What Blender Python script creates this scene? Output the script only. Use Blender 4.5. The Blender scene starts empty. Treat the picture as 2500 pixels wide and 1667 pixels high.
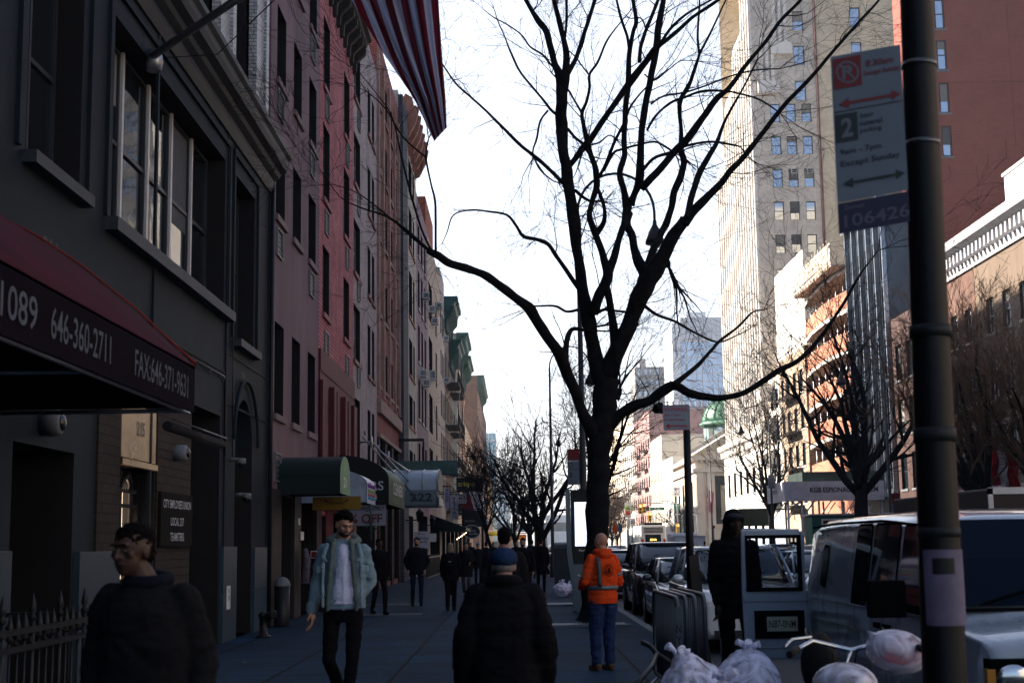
import bpy, bmesh, math, random
from mathutils import Vector, Matrix, noise
R = math.radians
sc = bpy.context.scene
# ---------------------------------------------------------------- camera
KF, CH = 3450.0, 1.6
_y = Vector((7, -493, -3450)).normalized()
_z = Vector((-352, 24139, -3450)); _z = (_z - _y * _z.dot(_y)).normalized()
_x = _y.cross(_z)
cam = bpy.data.cameras.new('camera'); camo = bpy.data.objects.new('camera', cam)
sc.collection.objects.link(camo); sc.camera = camo
camo.matrix_world = Matrix(((_x.x, _x.y, _x.z, 0), (_y.x, _y.y, _y.z, 0), (_z.x, _z.y, _z.z, CH), (0, 0, 0, 1)))
cam.sensor_width = 36; cam.lens = 36 * KF / 2500
cam.clip_start = .1; cam.clip_end = 4000
cam.dof.use_dof = True; cam.dof.focus_distance = 45; cam.dof.aperture_fstop = 4.5
# ---------------------------------------------------------------- light
VEIL, VEIL0 = 3.75, .35
SUN_EL, SUN_AZ = 31, -62          # azimuth measured from +Y towards +X
w = bpy.data.worlds.new('World'); sc.world = w; w.use_nodes = True
nt = w.node_tree; sky = nt.nodes.new('ShaderNodeTexSky'); sky.sky_type = 'NISHITA'; sky.sun_disc = False
sky.sun_elevation = R(SUN_EL); sky.sun_rotation = R(SUN_AZ); sky.air_density = 1.0; sky.dust_density = 2.5; sky.ozone_density = 4.0
bg = nt.nodes['Background']; bg.inputs[1].default_value = .05
# bright veil added to the clear sky, centred down the street to whiten it
tcn = nt.nodes.new('ShaderNodeTexCoord'); vd = nt.nodes.new('ShaderNodeVectorMath'); vd.operation = 'DOT_PRODUCT'
vd.inputs[1].default_value = (math.sin(R(1)) * math.cos(R(12)), math.cos(R(1)) * math.cos(R(12)), math.sin(R(12))); nt.links.new(tcn.outputs['Generated'], vd.inputs[0])
mr = nt.nodes.new('ShaderNodeMapRange'); mr.interpolation_type = 'SMOOTHSTEP'; mr.inputs[1].default_value = .84; mr.inputs[2].default_value = .96; mr.inputs[3].default_value = VEIL0; mr.inputs[4].default_value = VEIL; nt.links.new(vd.outputs['Value'], mr.inputs[0])
vm = nt.nodes.new('ShaderNodeMix'); vm.data_type = 'RGBA'; vm.blend_type = 'ADD'; vm.inputs[0].default_value = 1
vc_ = nt.nodes.new('ShaderNodeCombineColor'); 
for k, f in enumerate((1.04, 1.0, .98)):
    mk = nt.nodes.new('ShaderNodeMath'); mk.operation = 'MULTIPLY'; mk.inputs[1].default_value = f; nt.links.new(mr.outputs[0], mk.inputs[0]); nt.links.new(mk.outputs[0], vc_.inputs[k])
nt.links.new(sky.outputs[0], vm.inputs[6]); nt.links.new(vc_.outputs[0], vm.inputs[7]); nt.links.new(vm.outputs[2], bg.inputs[0])
sl = bpy.data.lights.new('sun', 'SUN'); sl.energy = 5.0; sl.angle = R(.5); sl.color = (1, .9, .79)
slo = bpy.data.objects.new('sun', sl); sc.collection.objects.link(slo)
sd = Vector((math.sin(R(SUN_AZ)) * math.cos(R(SUN_EL)), math.cos(R(SUN_AZ)) * math.cos(R(SUN_EL)), math.sin(R(SUN_EL))))
slo.rotation_euler = sd.to_track_quat('Z', 'Y').to_euler(); slo.location = sd * 100 + Vector((0, 60, 0))
sc.view_settings.view_transform = 'Standard'; sc.view_settings.look = 'None'
sc.view_settings.exposure = 2.0; sc.view_settings.gamma = 1
sc.cycles.use_denoising = True; sc.cycles.max_bounces = 7; sc.cycles.transparent_max_bounces = 12
sc.cycles.caustics_reflective = False; sc.cycles.caustics_refractive = False; sc.cycles.sample_clamp_indirect = 6
# ---------------------------------------------------------------- measuring helpers (photo pixels 2500 x 1667 -> metres)
def at(px, py, Y):
    d = Vector((px - 1250, 833.5 - py, -KF)); r = Vector((d.dot(_x), d.dot(_y), d.dot(_z)))
    return Vector((0, 0, CH)) + r * (Y / r.y)
def gx(px, Y, z=0):        # X of a ground thing seen at column px, at distance Y
    lo, hi = -80., 80.
    for _ in range(40):
        m = (lo + hi) / 2; v = _x * m + _y * Y + _z * (z - CH)
        if 1250 - v.x / v.z * KF < px: lo = m
        else: hi = m
    return lo
# ---------------------------------------------------------------- objects
W = {}
def link(o, parent=None):
    sc.collection.objects.link(o)
    if parent: o.parent = parent
    return o
def tag(o, label=None, cat=None, group=None, kind=None):
    for k, v in (('label', label), ('category', cat), ('group', group), ('kind', kind)):
        if v: o[k] = v
    return o
def thing(name, label, cat, loc=(0, 0, 0), group=None, kind=None):
    o = bpy.data.objects.new(name, None); o.location = loc; link(o); W[o.name] = Vector(loc)
    o.empty_display_size = .3
    return tag(o, label, cat, group, kind)
def copy_tree(o, parent=None):
    c = o.copy(); link(c, parent)
    for ch in o.children: copy_tree(ch, c)
    return c
class MB:
    def __init__(s, *mats): s.v = []; s.f = []; s.mi = []; s.sm = []; s.mats = list(mats); s.cur = 0; s.s = False
    def use(s, m):
        if m not in s.mats: s.mats.append(m)
        s.cur = s.mats.index(m); return s
    def poly(s, *p):
        i = len(s.v); s.v += [tuple(q) for q in p]; s.f.append(tuple(range(i, i + len(p)))); s.mi.append(s.cur); s.sm.append(s.s)
    def box(s, x0, x1, y0, y1, z0, z1):
        i = len(s.v); s.v += [(x, y, z) for x in (x0, x1) for y in (y0, y1) for z in (z0, z1)]
        for f in ((0, 1, 3, 2), (4, 6, 7, 5), (0, 4, 5, 1), (2, 3, 7, 6), (0, 2, 6, 4), (1, 5, 7, 3)):
            s.f.append(tuple(i + k for k in f)); s.mi.append(s.cur); s.sm.append(False)
        return s
    def obox(s, c, ax, ay, az):      # oriented box: centre and three half axes
        c, ax, ay, az = map(Vector, (c, ax, ay, az)); i = len(s.v)
        s.v += [tuple(c + ax * a + ay * b + az * d) for a in (-1, 1) for b in (-1, 1) for d in (-1, 1)]
        for f in ((0, 1, 3, 2), (4, 6, 7, 5), (0, 4, 5, 1), (2, 3, 7, 6), (0, 2, 6, 4), (1, 5, 7, 3)):
            s.f.append(tuple(i + k for k in f)); s.mi.append(s.cur); s.sm.append(False)
        return s
    def rings(s, rs, closed=True, caps=True, smooth=True):
        n = len(rs[0]); i = len(s.v)
        for r in rs: s.v += [tuple(p) for p in r]
        for a in range(len(rs) - 1):
            for b in range(n if closed else n - 1):
                c = (b + 1) % n
                s.f.append((i + a * n + b, i + a * n + c, i + (a + 1) * n + c, i + (a + 1) * n + b)); s.mi.append(s.cur); s.sm.append(smooth)
        if caps and closed:
            s.f.append(tuple(i + b for b in reversed(range(n)))); s.mi.append(s.cur); s.sm.append(False)
            k = i + (len(rs) - 1) * n
            s.f.append(tuple(k + b for b in range(n))); s.mi.append(s.cur); s.sm.append(False)
        return s
    def tube(s, pts, rad, n=8, caps=True):
        pts = [Vector(p) for p in pts]
        if not isinstance(rad, (list, tuple)): rad = [rad] * len(pts)
        t = (pts[1] - pts[0]).normalized(); u = t.orthogonal().normalized(); rs = []
        for k, p in enumerate(pts):
            a = pts[max(k - 1, 0)]; b = pts[min(k + 1, len(pts) - 1)]; t = (b - a)
            if t.length < 1e-7: t = Vector((0, 0, 1))
            t.normalize(); u = (u - t * u.dot(t))
            u = u.normalized() if u.length > 1e-5 else t.orthogonal().normalized()
            v = t.cross(u); rs.append([p + (u * math.cos(2 * math.pi * q / n) + v * math.sin(2 * math.pi * q / n)) * rad[k] for q in range(n)])
        return s.rings(rs, caps=caps)
    def lathe(s, c, prof, n=16, smooth=True):      # prof: (radius, z)
        c = Vector(c)
        return s.rings([[c + Vector((r * math.cos(2 * math.pi * q / n), r * math.sin(2 * math.pi * q / n), z)) for q in range(n)] for r, z in prof], smooth=smooth)
    def ell(s, c, rx, ry, rz, n=14, m=9, rot=None):
        c = Vector(c); rs = []
        for k in range(m + 1):
            a = math.pi * (k + .02) / (m + .04); r = math.sin(a); z = -math.cos(a)
            ring = [Vector((rx * r * math.cos(2 * math.pi * q / n), ry * r * math.sin(2 * math.pi * q / n), rz * z)) for q in range(n)]
            rs.append([c + (rot @ p if rot else p) for p in ring])
        return s.rings(rs)
    def prism(s, prof, P, a0, a1, smooth=False):  # prof 2D list, P(a, u, v) -> point
        s.rings([[P(a0, u, v) for u, v in prof], [P(a1, u, v) for u, v in prof]], smooth=smooth); return s
    def mesh(s, name):
        me = bpy.data.meshes.new(name); me.from_pydata(s.v, [], s.f)
        for m in s.mats: me.materials.append(m)
        me.polygons.foreach_set('material_index', s.mi); me.polygons.foreach_set('use_smooth', s.sm); me.update()
        return me
    def build(s, name, parent=None, bevel=0, fix=True):
        lo = Vector([min(v[k] for v in s.v) for k in range(3)]); hi = Vector([max(v[k] for v in s.v) for k in range(3)])
        c = (lo + hi) / 2; c.z = lo.z
        s.v = [(v[0] - c.x, v[1] - c.y, v[2] - c.z) for v in s.v]
        me = s.mesh(name)
        if fix or bevel:
            bm = bmesh.new(); bm.from_mesh(me)
            bmesh.ops.recalc_face_normals(bm, faces=bm.faces)
            if bevel:
                bmesh.ops.remove_doubles(bm, verts=bm.verts, dist=1e-5)
                bmesh.ops.bevel(bm, geom=[e for e in bm.edges if len(e.link_faces) == 2 and e.calc_face_angle(0) > .6], offset=bevel, segments=2, profile=.6, affect='EDGES', clamp_overlap=True)
            bm.to_mesh(me); bm.free()
        o = bpy.data.objects.new(name, me); link(o, parent)
        o.location = c - (W[parent.name] if parent else Vector((0, 0, 0))); W[o.name] = c
        return o
def finish(o, sub=0, weighted=False):
    if sub:
        m = o.modifiers.new('s', 'SUBSURF'); m.levels = m.render_levels = sub
    return o
# ---------------------------------------------------------------- materials
def _nodes(name):
    m = bpy.data.materials.new(name); m.use_nodes = True; n = m.node_tree.nodes; return m, n, m.node_tree.links, n['Principled BSDF']
def mat(name, col, rough=.6, metal=0., var=.18, vs=2., bump=0., bs=40., spec=.25, emis=None, es=0, trans=0, coat=0, alpha=1, vc=None):
    m, n, l, b = _nodes(name)
    b.inputs['Roughness'].default_value = rough; b.inputs['Metallic'].default_value = metal
    b.inputs['Specular IOR Level'].default_value = spec; b.inputs['Coat Weight'].default_value = coat; b.inputs['Alpha'].default_value = alpha
    b.inputs['Transmission Weight'].default_value = trans
    g = n.new('ShaderNodeNewGeometry')
    if var:
        t = n.new('ShaderNodeTexNoise'); t.inputs['Scale'].default_value = vs; t.inputs['Detail'].default_value = 6; t.inputs['Roughness'].default_value = .65
        l.new(g.outputs['Position'], t.inputs['Vector'])
        r = n.new('ShaderNodeMapRange'); r.inputs[1].default_value = .3; r.inputs[2].default_value = .7; l.new(t.outputs[0], r.inputs[0])
        mx = n.new('ShaderNodeMix'); mx.data_type = 'RGBA'; l.new(r.outputs[0], mx.inputs[0])
        c2 = vc or [c * (1 - var) for c in col]
        mx.inputs[6].default_value = (*c2, 1); mx.inputs[7].default_value = (*[min(1, c * (1 + var)) for c in col], 1)
        l.new(mx.outputs[2], b.inputs['Base Color'])
        r2 = n.new('ShaderNodeMapRange'); r2.inputs[3].default_value = max(0, rough - .1); r2.inputs[4].default_value = min(1, rough + .1)
        l.new(t.outputs[0], r2.inputs[0]); l.new(r2.outputs[0], b.inputs['Roughness'])
    else: b.inputs['Base Color'].default_value = (*col, 1)
    if bump:
        t2 = n.new('ShaderNodeTexNoise'); t2.inputs['Scale'].default_value = bs; t2.inputs['Detail'].default_value = 4; l.new(g.outputs['Position'], t2.inputs['Vector'])
        bp = n.new('ShaderNodeBump'); bp.inputs['Strength'].default_value = bump; bp.inputs['Distance'].default_value = .02
        l.new(t2.outputs[0], bp.inputs['Height']); l.new(bp.outputs[0], b.inputs['Normal'])
    if emis: b.inputs['Emission Color'].default_value = (*emis, 1); b.inputs['Emission Strength'].default_value = es
    return m
def brick(name, c1, c2, mort, bw=.21, rh=.075, mw=.012, rough=.85, stain=.35, bump=.5):
    m, n, l, b = _nodes(name); b.inputs['Roughness'].default_value = rough; b.inputs['Specular IOR Level'].default_value = .25
    g = n.new('ShaderNodeNewGeometry'); s = n.new('ShaderNodeSeparateXYZ'); l.new(g.outputs['Position'], s.inputs[0])
    ad = n.new('ShaderNodeMath'); l.new(s.outputs[0], ad.inputs[0]); l.new(s.outputs[1], ad.inputs[1])
    cb = n.new('ShaderNodeCombineXYZ'); l.new(ad.outputs[0], cb.inputs[0]); l.new(s.outputs[2], cb.inputs[1])
    t = n.new('ShaderNodeTexBrick'); t.inputs['Scale'].default_value = 1; t.inputs['Brick Width'].default_value = bw; t.inputs['Row Height'].default_value = rh
    t.inputs['Mortar Size'].default_value = mw; t.inputs['Mortar Smooth'].default_value = .3; t.inputs['Bias'].default_value = -.1
    t.inputs['Color1'].default_value = (*c1, 1); t.inputs['Color2'].default_value = (*c2, 1); t.inputs['Mortar'].default_value = (*mort, 1)
    l.new(cb.outputs[0], t.inputs['Vector'])
    ns = n.new('ShaderNodeTexNoise'); ns.inputs['Scale'].default_value = .8; ns.inputs['Detail'].default_value = 7; ns.inputs['Roughness'].default_value = .7; l.new(g.outputs['Position'], ns.inputs['Vector'])
    r = n.new('ShaderNodeMapRange'); r.inputs[1].default_value = .3; r.inputs[2].default_value = .7; r.inputs[3].default_value = 1 - stain; r.inputs[4].default_value = 1.12; l.new(ns.outputs[0], r.inputs[0])
    mx = n.new('ShaderNodeMix'); mx.data_type = 'RGBA'; mx.blend_type = 'MULTIPLY'; mx.inputs[0].default_value = 1
    l.new(t.outputs['Color'], mx.inputs[6]); l.new(r.outputs[0], mx.inputs[7]); l.new(mx.outputs[2], b.inputs['Base Color'])
    bp = n.new('ShaderNodeBump'); bp.invert = True; bp.inputs['Strength'].default_value = bump; bp.inputs['Distance'].default_value = .01
    l.new(t.outputs['Fac'], bp.inputs['Height']); l.new(bp.outputs[0], b.inputs['Normal'])
    return m
def glassy(name, col=(.012, .016, .02), rough=.04, wav=.25, ws=1.2, spec=.9, met=0):
    m, n, l, b = _nodes(name); b.inputs['Base Color'].default_value = (*col, 1); b.inputs['Roughness'].default_value = rough
    b.inputs['Specular IOR Level'].default_value = spec; b.inputs['IOR'].default_value = 1.55; b.inputs['Metallic'].default_value = met
    g = n.new('ShaderNodeNewGeometry'); t = n.new('ShaderNodeTexNoise'); t.inputs['Scale'].default_value = ws; l.new(g.outputs['Position'], t.inputs['Vector'])
    bp = n.new('ShaderNodeBump'); bp.inputs['Strength'].default_value = wav; bp.inputs['Distance'].default_value = .03
    l.new(t.outputs[0], bp.inputs['Height']); l.new(bp.outputs[0], b.inputs['Normal'])
    return m
def streaky(name, col, dark, rough=.7, vs=1.2, bump=.15, amount=.6):   # weathered stucco / concrete with vertical run-off stains
    m, n, l, b = _nodes(name); b.inputs['Roughness'].default_value = rough; b.inputs['Specular IOR Level'].default_value = .12
    g = n.new('ShaderNodeNewGeometry'); mp = n.new('ShaderNodeMapping'); mp.inputs['Scale'].default_value = (vs, vs, vs * .18); l.new(g.outputs['Position'], mp.inputs[0])
    t = n.new('ShaderNodeTexNoise'); t.inputs['Scale'].default_value = 1.6; t.inputs['Detail'].default_value = 8; t.inputs['Roughness'].default_value = .6; l.new(mp.outputs[0], t.inputs['Vector'])
    t2 = n.new('ShaderNodeTexNoise'); t2.inputs['Scale'].default_value = .35; t2.inputs['Detail'].default_value = 5; l.new(g.outputs['Position'], t2.inputs['Vector'])
    ad = n.new('ShaderNodeMath'); ad.operation = 'ADD'; l.new(t.outputs[0], ad.inputs[0]); l.new(t2.outputs[0], ad.inputs[1])
    r = n.new('ShaderNodeMapRange'); r.inputs[1].default_value = .75; r.inputs[2].default_value = 1.2; r.inputs[3].default_value = amount; r.inputs[4].default_value = 0; l.new(ad.outputs[0], r.inputs[0])
    mx = n.new('ShaderNodeMix'); mx.data_type = 'RGBA'; l.new(r.outputs[0], mx.inputs[0]); mx.inputs[6].default_value = (*col, 1); mx.inputs[7].default_value = (*dark, 1)
    l.new(mx.outputs[2], b.inputs['Base Color'])
    t3 = n.new('ShaderNodeTexNoise'); t3.inputs['Scale'].default_value = 30; t3.inputs['Detail'].default_value = 4; l.new(g.outputs['Position'], t3.inputs['Vector'])
    bp = n.new('ShaderNodeBump'); bp.inputs['Strength'].default_value = bump; bp.inputs['Distance'].default_value = .02; l.new(t3.outputs[0], bp.inputs['Height']); l.new(bp.outputs[0], b.inputs['Normal'])
    return m
M = dict(
    glass=glassy('window_glass', spec=.6), glass_far=glassy('far_window_glass', (.42, .48, .56), .06, .1, .6, 1., .8),
    frame_dark=mat('dark_window_frame', (.03, .035, .04), .45), frame_white=mat('white_window_frame', (.55, .55, .55), .4),
    frame_grey=mat('grey_window_frame', (.16, .17, .18), .5), black=mat('black_metal', (.012, .013, .015), .4), blk_rough=mat('black_cloth', (.012, .012, .014), .9),
    steel=mat('steel', (.35, .36, .38), .35, .8), alu=mat('aluminium', (.5, .52, .55), .35, .6), white=mat('white_paint', (.7, .71, .72), .5),
    acwhite=mat('air_conditioner_shell', (.55, .55, .53), .5), dark=mat('dark_void', (.008, .008, .009), .9), green_cu=mat('green_copper', (.05, .11, .1), .6, var=.35),
    shaded_recess=mat('shaded_reveal', (.012, .011, .012), .8),
    rubber=mat('tyre_rubber', (.012, .012, .012), .8), chrome=mat('chrome', (.6, .62, .65), .15, 1., var=0), red=mat('red_paint', (.45, .02, .02), .5), skin=mat('skin', (.42, .24, .17), .5),
)
# ---------------------------------------------------------------- lettering
_tc = {}
def glyphs(s, bold=.0):
    if (s, bold) in _tc: return _tc[(s, bold)]
    cu = bpy.data.curves.new('t', 'FONT'); cu.body = s; cu.resolution_u = 3; cu.offset = bold
    o = bpy.data.objects.new('t', cu); sc.collection.objects.link(o); dg = bpy.context.evaluated_depsgraph_get(); dg.update()
    me = o.evaluated_get(dg).to_mesh(); v = [tuple(p.co) for p in me.vertices]; f = [tuple(p.vertices) for p in me.polygons]
    o.evaluated_get(dg).to_mesh_clear(); bpy.data.objects.remove(o); bpy.data.curves.remove(cu)
    x0 = min(p[0] for p in v); x1 = max(p[0] for p in v); y0 = min(p[1] for p in v); y1 = max(p[1] for p in v)
    r = [((p[0] - x0) / (x1 - x0) - .5, (p[1] - y0) / (y1 - y0) - .5) for p in v], f, (x1 - x0) / (y1 - y0)
    _tc[(s, bold)] = r; return r
def put_text(mb, s, c, right, up, h, wd=None, bold=.012, bend=None):   # adds letters to a mesh builder; c = centre, h = letter height, wd = width
    v, f, asp = glyphs(s, bold); wd = wd or asp * h; c, right, up = Vector(c), Vector(right).normalized(), Vector(up).normalized()
    i = len(mb.v)
    for p in v:
        q = c + right * (p[0] * wd) + up * (p[1] * h)
        mb.v.append(tuple(bend(q) if bend else q))
    for q in f: mb.f.append(tuple(i + k for k in q)); mb.mi.append(mb.cur); mb.sm.append(False)
    return mb
# ================================================================ THE SETTING
def sheet(name, x0, x1, y0, y1, z, m, kind='structure', nx=1, ny=1):
    b = MB(m); b.poly((x0, y0, z), (x1, y0, z), (x1, y1, z), (x0, y1, z)); o = b.build(name); tag(o, kind=kind); return o
def paving(name, col, slab, joint, patch):       # concrete flags: joints, gum spots, stains
    m, n, l, b = _nodes(name); b.inputs['Specular IOR Level'].default_value = .1
    g = n.new('ShaderNodeNewGeometry'); t = n.new('ShaderNodeTexBrick'); t.offset = 0; t.inputs['Scale'].default_value = 1
    t.inputs['Brick Width'].default_value = slab; t.inputs['Row Height'].default_value = slab; t.inputs['Mortar Size'].default_value = .03; t.inputs['Mortar Smooth'].default_value = .4
    t.inputs['Color1'].default_value = (*col, 1); t.inputs['Color2'].default_value = (*[c * patch for c in col], 1); t.inputs['Mortar'].default_value = (*joint, 1)
    l.new(g.outputs['Position'], t.inputs['Vector'])
    ns = n.new('ShaderNodeTexNoise'); ns.inputs['Scale'].default_value = .9; ns.inputs['Detail'].default_value = 9; ns.inputs['Roughness'].default_value = .7; l.new(g.outputs['Position'], ns.inputs['Vector'])
    r = n.new('ShaderNodeMapRange'); r.inputs[1].default_value = .3; r.inputs[2].default_value = .7; r.inputs[3].default_value = .5; r.inputs[4].default_value = 1.5; l.new(ns.outputs[0], r.inputs[0])
    mx = n.new('ShaderNodeMix'); mx.data_type = 'RGBA'; mx.blend_type = 'MULTIPLY'; mx.inputs[0].default_value = 1; l.new(t.outputs['Color'], mx.inputs[6]); l.new(r.outputs[0], mx.inputs[7])
    v = n.new('ShaderNodeTexVoronoi'); v.inputs['Scale'].default_value = 2.6; l.new(g.outputs['Position'], v.inputs['Vector'])
    c = n.new('ShaderNodeMath'); c.operation = 'LESS_THAN'; c.inputs[1].default_value = .085; l.new(v.outputs['Distance'], c.inputs[0])
    wn = n.new('ShaderNodeMath'); wn.operation = 'MULTIPLY'; wn.inputs[1].default_value = .55; l.new(c.outputs[0], wn.inputs[0])
    m2 = n.new('ShaderNodeMix'); m2.data_type = 'RGBA'; l.new(wn.outputs[0], m2.inputs[0]); l.new(mx.outputs[2], m2.inputs[6]); m2.inputs[7].default_value = (*[k * 4 for k in col], 1)
    l.new(m2.outputs[2], b.inputs['Base Color'])
    r2 = n.new('ShaderNodeMapRange'); r2.inputs[3].default_value = .75; r2.inputs[4].default_value = .95; l.new(ns.outputs[0], r2.inputs[0]); l.new(r2.outputs[0], b.inputs['Roughness'])
    bp = n.new('ShaderNodeBump'); bp.invert = True; bp.inputs['Strength'].default_value = .5; bp.inputs['Distance'].default_value = .008; l.new(t.outputs['Fac'], bp.inputs['Height']); l.new(bp.outputs[0], b.inputs['Normal'])
    return m
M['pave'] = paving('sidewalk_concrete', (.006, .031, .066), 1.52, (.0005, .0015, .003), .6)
M['asphalt'] = mat('asphalt', (.014, .022, .032), .75, var=.35, vs=1.5, bump=.3, bs=120)
M['kerb'] = mat('kerb_granite', (.1, .115, .13), .7, var=.25, vs=6, bump=.2)
M['line'] = mat('road_paint', (.55, .55, .53), .6, var=.3, vs=8)
LX, CX, RX, RW = -5.05, 2.58, 17.9, 24.3     # left wall, near kerb, far kerb, right wall
sheet('ground', -600, 600, -300, 1500, -.17, M['asphalt'])
sheet('road', CX, RX, -60, 700, -.155, M['asphalt'])
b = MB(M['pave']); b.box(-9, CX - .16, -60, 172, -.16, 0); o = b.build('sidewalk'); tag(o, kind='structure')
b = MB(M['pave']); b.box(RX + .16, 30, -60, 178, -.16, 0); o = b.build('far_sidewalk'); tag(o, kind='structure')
b = MB(M['kerb'])
for y in range(-60, 172, 2):
    b.box(CX - .16, CX, y + .006, y + 1.994, -.16, .004); b.box(RX, RX + .16, y + .006, y + 1.994, -.16, .004)
tag(b.build('kerb'), kind='structure')
b = MB(M['line'])
for x in (6.0, 9.6, 10.5, 10.75, 14.2):
    if 10 < x < 11: b.poly((x, -10, -.15), (x + .12, -10, -.15), (x + .12, 172, -.15), (x, 172, -.15))
    else:
        for y in range(0, 170, 9): b.poly((x, y, -.15), (x + .12, y, -.15), (x + .12, y + 3, -.15), (x, y + 3, -.15))
tag(b.build('road_markings'), kind='structure')
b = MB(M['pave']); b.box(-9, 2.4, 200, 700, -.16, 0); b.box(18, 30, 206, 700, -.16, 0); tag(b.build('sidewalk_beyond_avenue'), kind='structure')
b = MB(M['asphalt'])
# ================================================================ BUILDING KIT
def P_left(xf): return lambda u, z, d: (xf - d, u, z)
def P_right(xf): return lambda u, z, d: (xf + d, u, z)
def P_front(yf): return lambda u, z, d: (u, yf + d, z)
def facade(mb, P, u0, u1, z0, z1, rects, depth=.25):
    us = sorted({u0, u1, *[r[0] for r in rects], *[r[1] for r in rects]}); zs = sorted({z0, z1, *[r[2] for r in rects], *[r[3] for r in rects]})
    us = [u for u in us if u0 <= u <= u1]; zs = [z for z in zs if z0 <= z <= z1]
    for a, c in zip(zs, zs[1:]):
        run = None
        for e, g in zip(us, us[1:]):
            cu, cz = (e + g) / 2, (a + c) / 2
            hole = any(r[0] < cu < r[1] and r[2] < cz < r[3] for r in rects)
            if hole:
                if run is not None: mb.poly(P(run, a, 0), P(e, a, 0), P(e, c, 0), P(run, c, 0)); run = None
            elif run is None: run = e
        if run is not None: mb.poly(P(run, a, 0), P(us[-1], a, 0), P(us[-1], c, 0), P(run, c, 0))
    for r in rects:
        a, e, c, g = r[:4]; D = r[4] if len(r) > 4 else depth
        keep = mb.cur
        if D > .2: mb.use(M['shaded_recess'])  # deep openings turn near-black, their shade put into the colour
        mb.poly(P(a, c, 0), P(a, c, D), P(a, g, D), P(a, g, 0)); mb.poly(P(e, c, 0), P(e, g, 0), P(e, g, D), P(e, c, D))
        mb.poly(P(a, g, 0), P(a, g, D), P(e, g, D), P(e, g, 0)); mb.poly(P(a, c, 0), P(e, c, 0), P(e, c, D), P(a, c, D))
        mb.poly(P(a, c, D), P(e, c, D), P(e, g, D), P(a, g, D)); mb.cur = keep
_wc = {}; RB = random.Random(77)
M['blind'] = mat('pale_roller_blind', (.2, .19, .17), .7, var=.1); M['blind_grey'] = mat('grey_curtain', (.08, .085, .09), .8, var=.3, vs=12)
def window(parent, c, rz, w, h, style='dh', frame=None, pane=None, sill=None, inset=.2, proj=.07):
    """one window: frame (own mesh), pane and sill as children; c = bottom centre on the wall face"""
    frame = frame or M['frame_dark']; pane = pane or M['glass']
    key = (round(w, 2), round(h, 2), style, frame.name, pane.name, sill.name if sill else '', inset)
    if key not in _wc:
        f = MB(frame); t = .06; x = w / 2 - .012; h2 = h - .012; z = .012
        y0, y1 = inset - .05, inset + .01
        f.box(-x, -x + t, y0, y1, z, h2); f.box(x - t, x, y0, y1, z, h2); f.box(-x + t, x - t, y0, y1, z, z + t); f.box(-x + t, x - t, y0, y1, h2 - t, h2)
        if 'dh' in style: f.box(-x + t, x - t, y0 + .005, y1, h * .5 - .03, h * .5 + .03)
        if 'm1' in style: f.box(-.03, .03, y0 - .004, y1, z + t, h2 - t)
        if 'm2' in style:
            for k in (-1, 1): f.box(k * w / 6 - .03, k * w / 6 + .03, y0 - .004, y1, z + t, h2 - t)
        if 'm3' in style:
            for k in (-1, 0, 1): f.box(k * w / 4 - .03, k * w / 4 + .03, y0 - .004, y1, z + t, h2 - t)
        if 'gr' in style:
            k = .35
            while k < h - .2: f.box(-x + t, x - t, y0 + .01, y1, k - .015, k + .015); k += .35
        p = MB(pane); p.box(-x + .01, x - .01, inset - .01, inset + .006, z + .01, h2 - .01)
        s = None
        if sill: s = MB(sill); s.box(-w / 2 - .1, w / 2 + .1, -proj, .03, -.14, -.004)
        _wc[key] = (f.mesh('window'), p.mesh('pane'), s.mesh('sill') if s else None)
    fm, pm, sm = _wc[key]
    o = bpy.data.objects.new('window', fm); link(o, parent); o.location = Vector(c) - W[parent.name]; o.rotation_euler.z = rz
    q = bpy.data.objects.new('pane', pm); link(q, o)
    if sm: q = bpy.data.objects.new('sill', sm); link(q, o)
    if h > 1.3 and w < 2 and RB.random() < .32:
        fr_ = RB.choice((.3, .48, .62)); kb = ('blind', round(w, 2), round(h, 2), fr_, inset, RB.random() < .5)
        if kb not in _wc: bl = MB(M['blind'] if kb[-1] else M['blind_grey']); bl.box(-w / 2 + .07, w / 2 - .07, inset - .016, inset - .011, h * (1 - fr_), h - .08); _wc[kb] = bl.mesh('blind')
        q = bpy.data.objects.new('blind', _wc[kb]); link(q, o)
    return o
def ac_unit(parent, c, rz, mw=.6, mh=.4, md=.4, far=False):
    key = ('ac', mw, mh, md)
    if key not in _wc:
        a = MB(M['acwhite'], M['dark']); a.box(-mw / 2, mw / 2, -md, 0, 0, mh)
        a.use(M['dark']); a.box(-mw / 2 + .05, mw / 2 - .05, -md - .004, -md, .05, mh * .46); a.box(-mw / 2 + .05, mw / 2 - .05, -md - .004, -md, mh * .54, mh - .05)
        for s in (-1, 1):
            for k in range(4): a.box(s * mw / 2 - .004, s * mw / 2 + .004, -md + .05 + k * .07, -md + .09 + k * .07, .08, mh - .08)
        a.use(M['acwhite']); a.tube([(-mw / 3, 0, -.25), (-mw / 3, -md * .8, 0)], .015, 5); a.tube([(mw / 3, 0, -.25), (mw / 3, -md * .8, 0)], .015, 5)
        _wc[key] = a.mesh('air_conditioner')
    o = bpy.data.objects.new('air_conditioner', _wc[key]); link(o, parent); o.location = Vector(c) - W[parent.name]; o.rotation_euler.z = rz; return o
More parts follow.
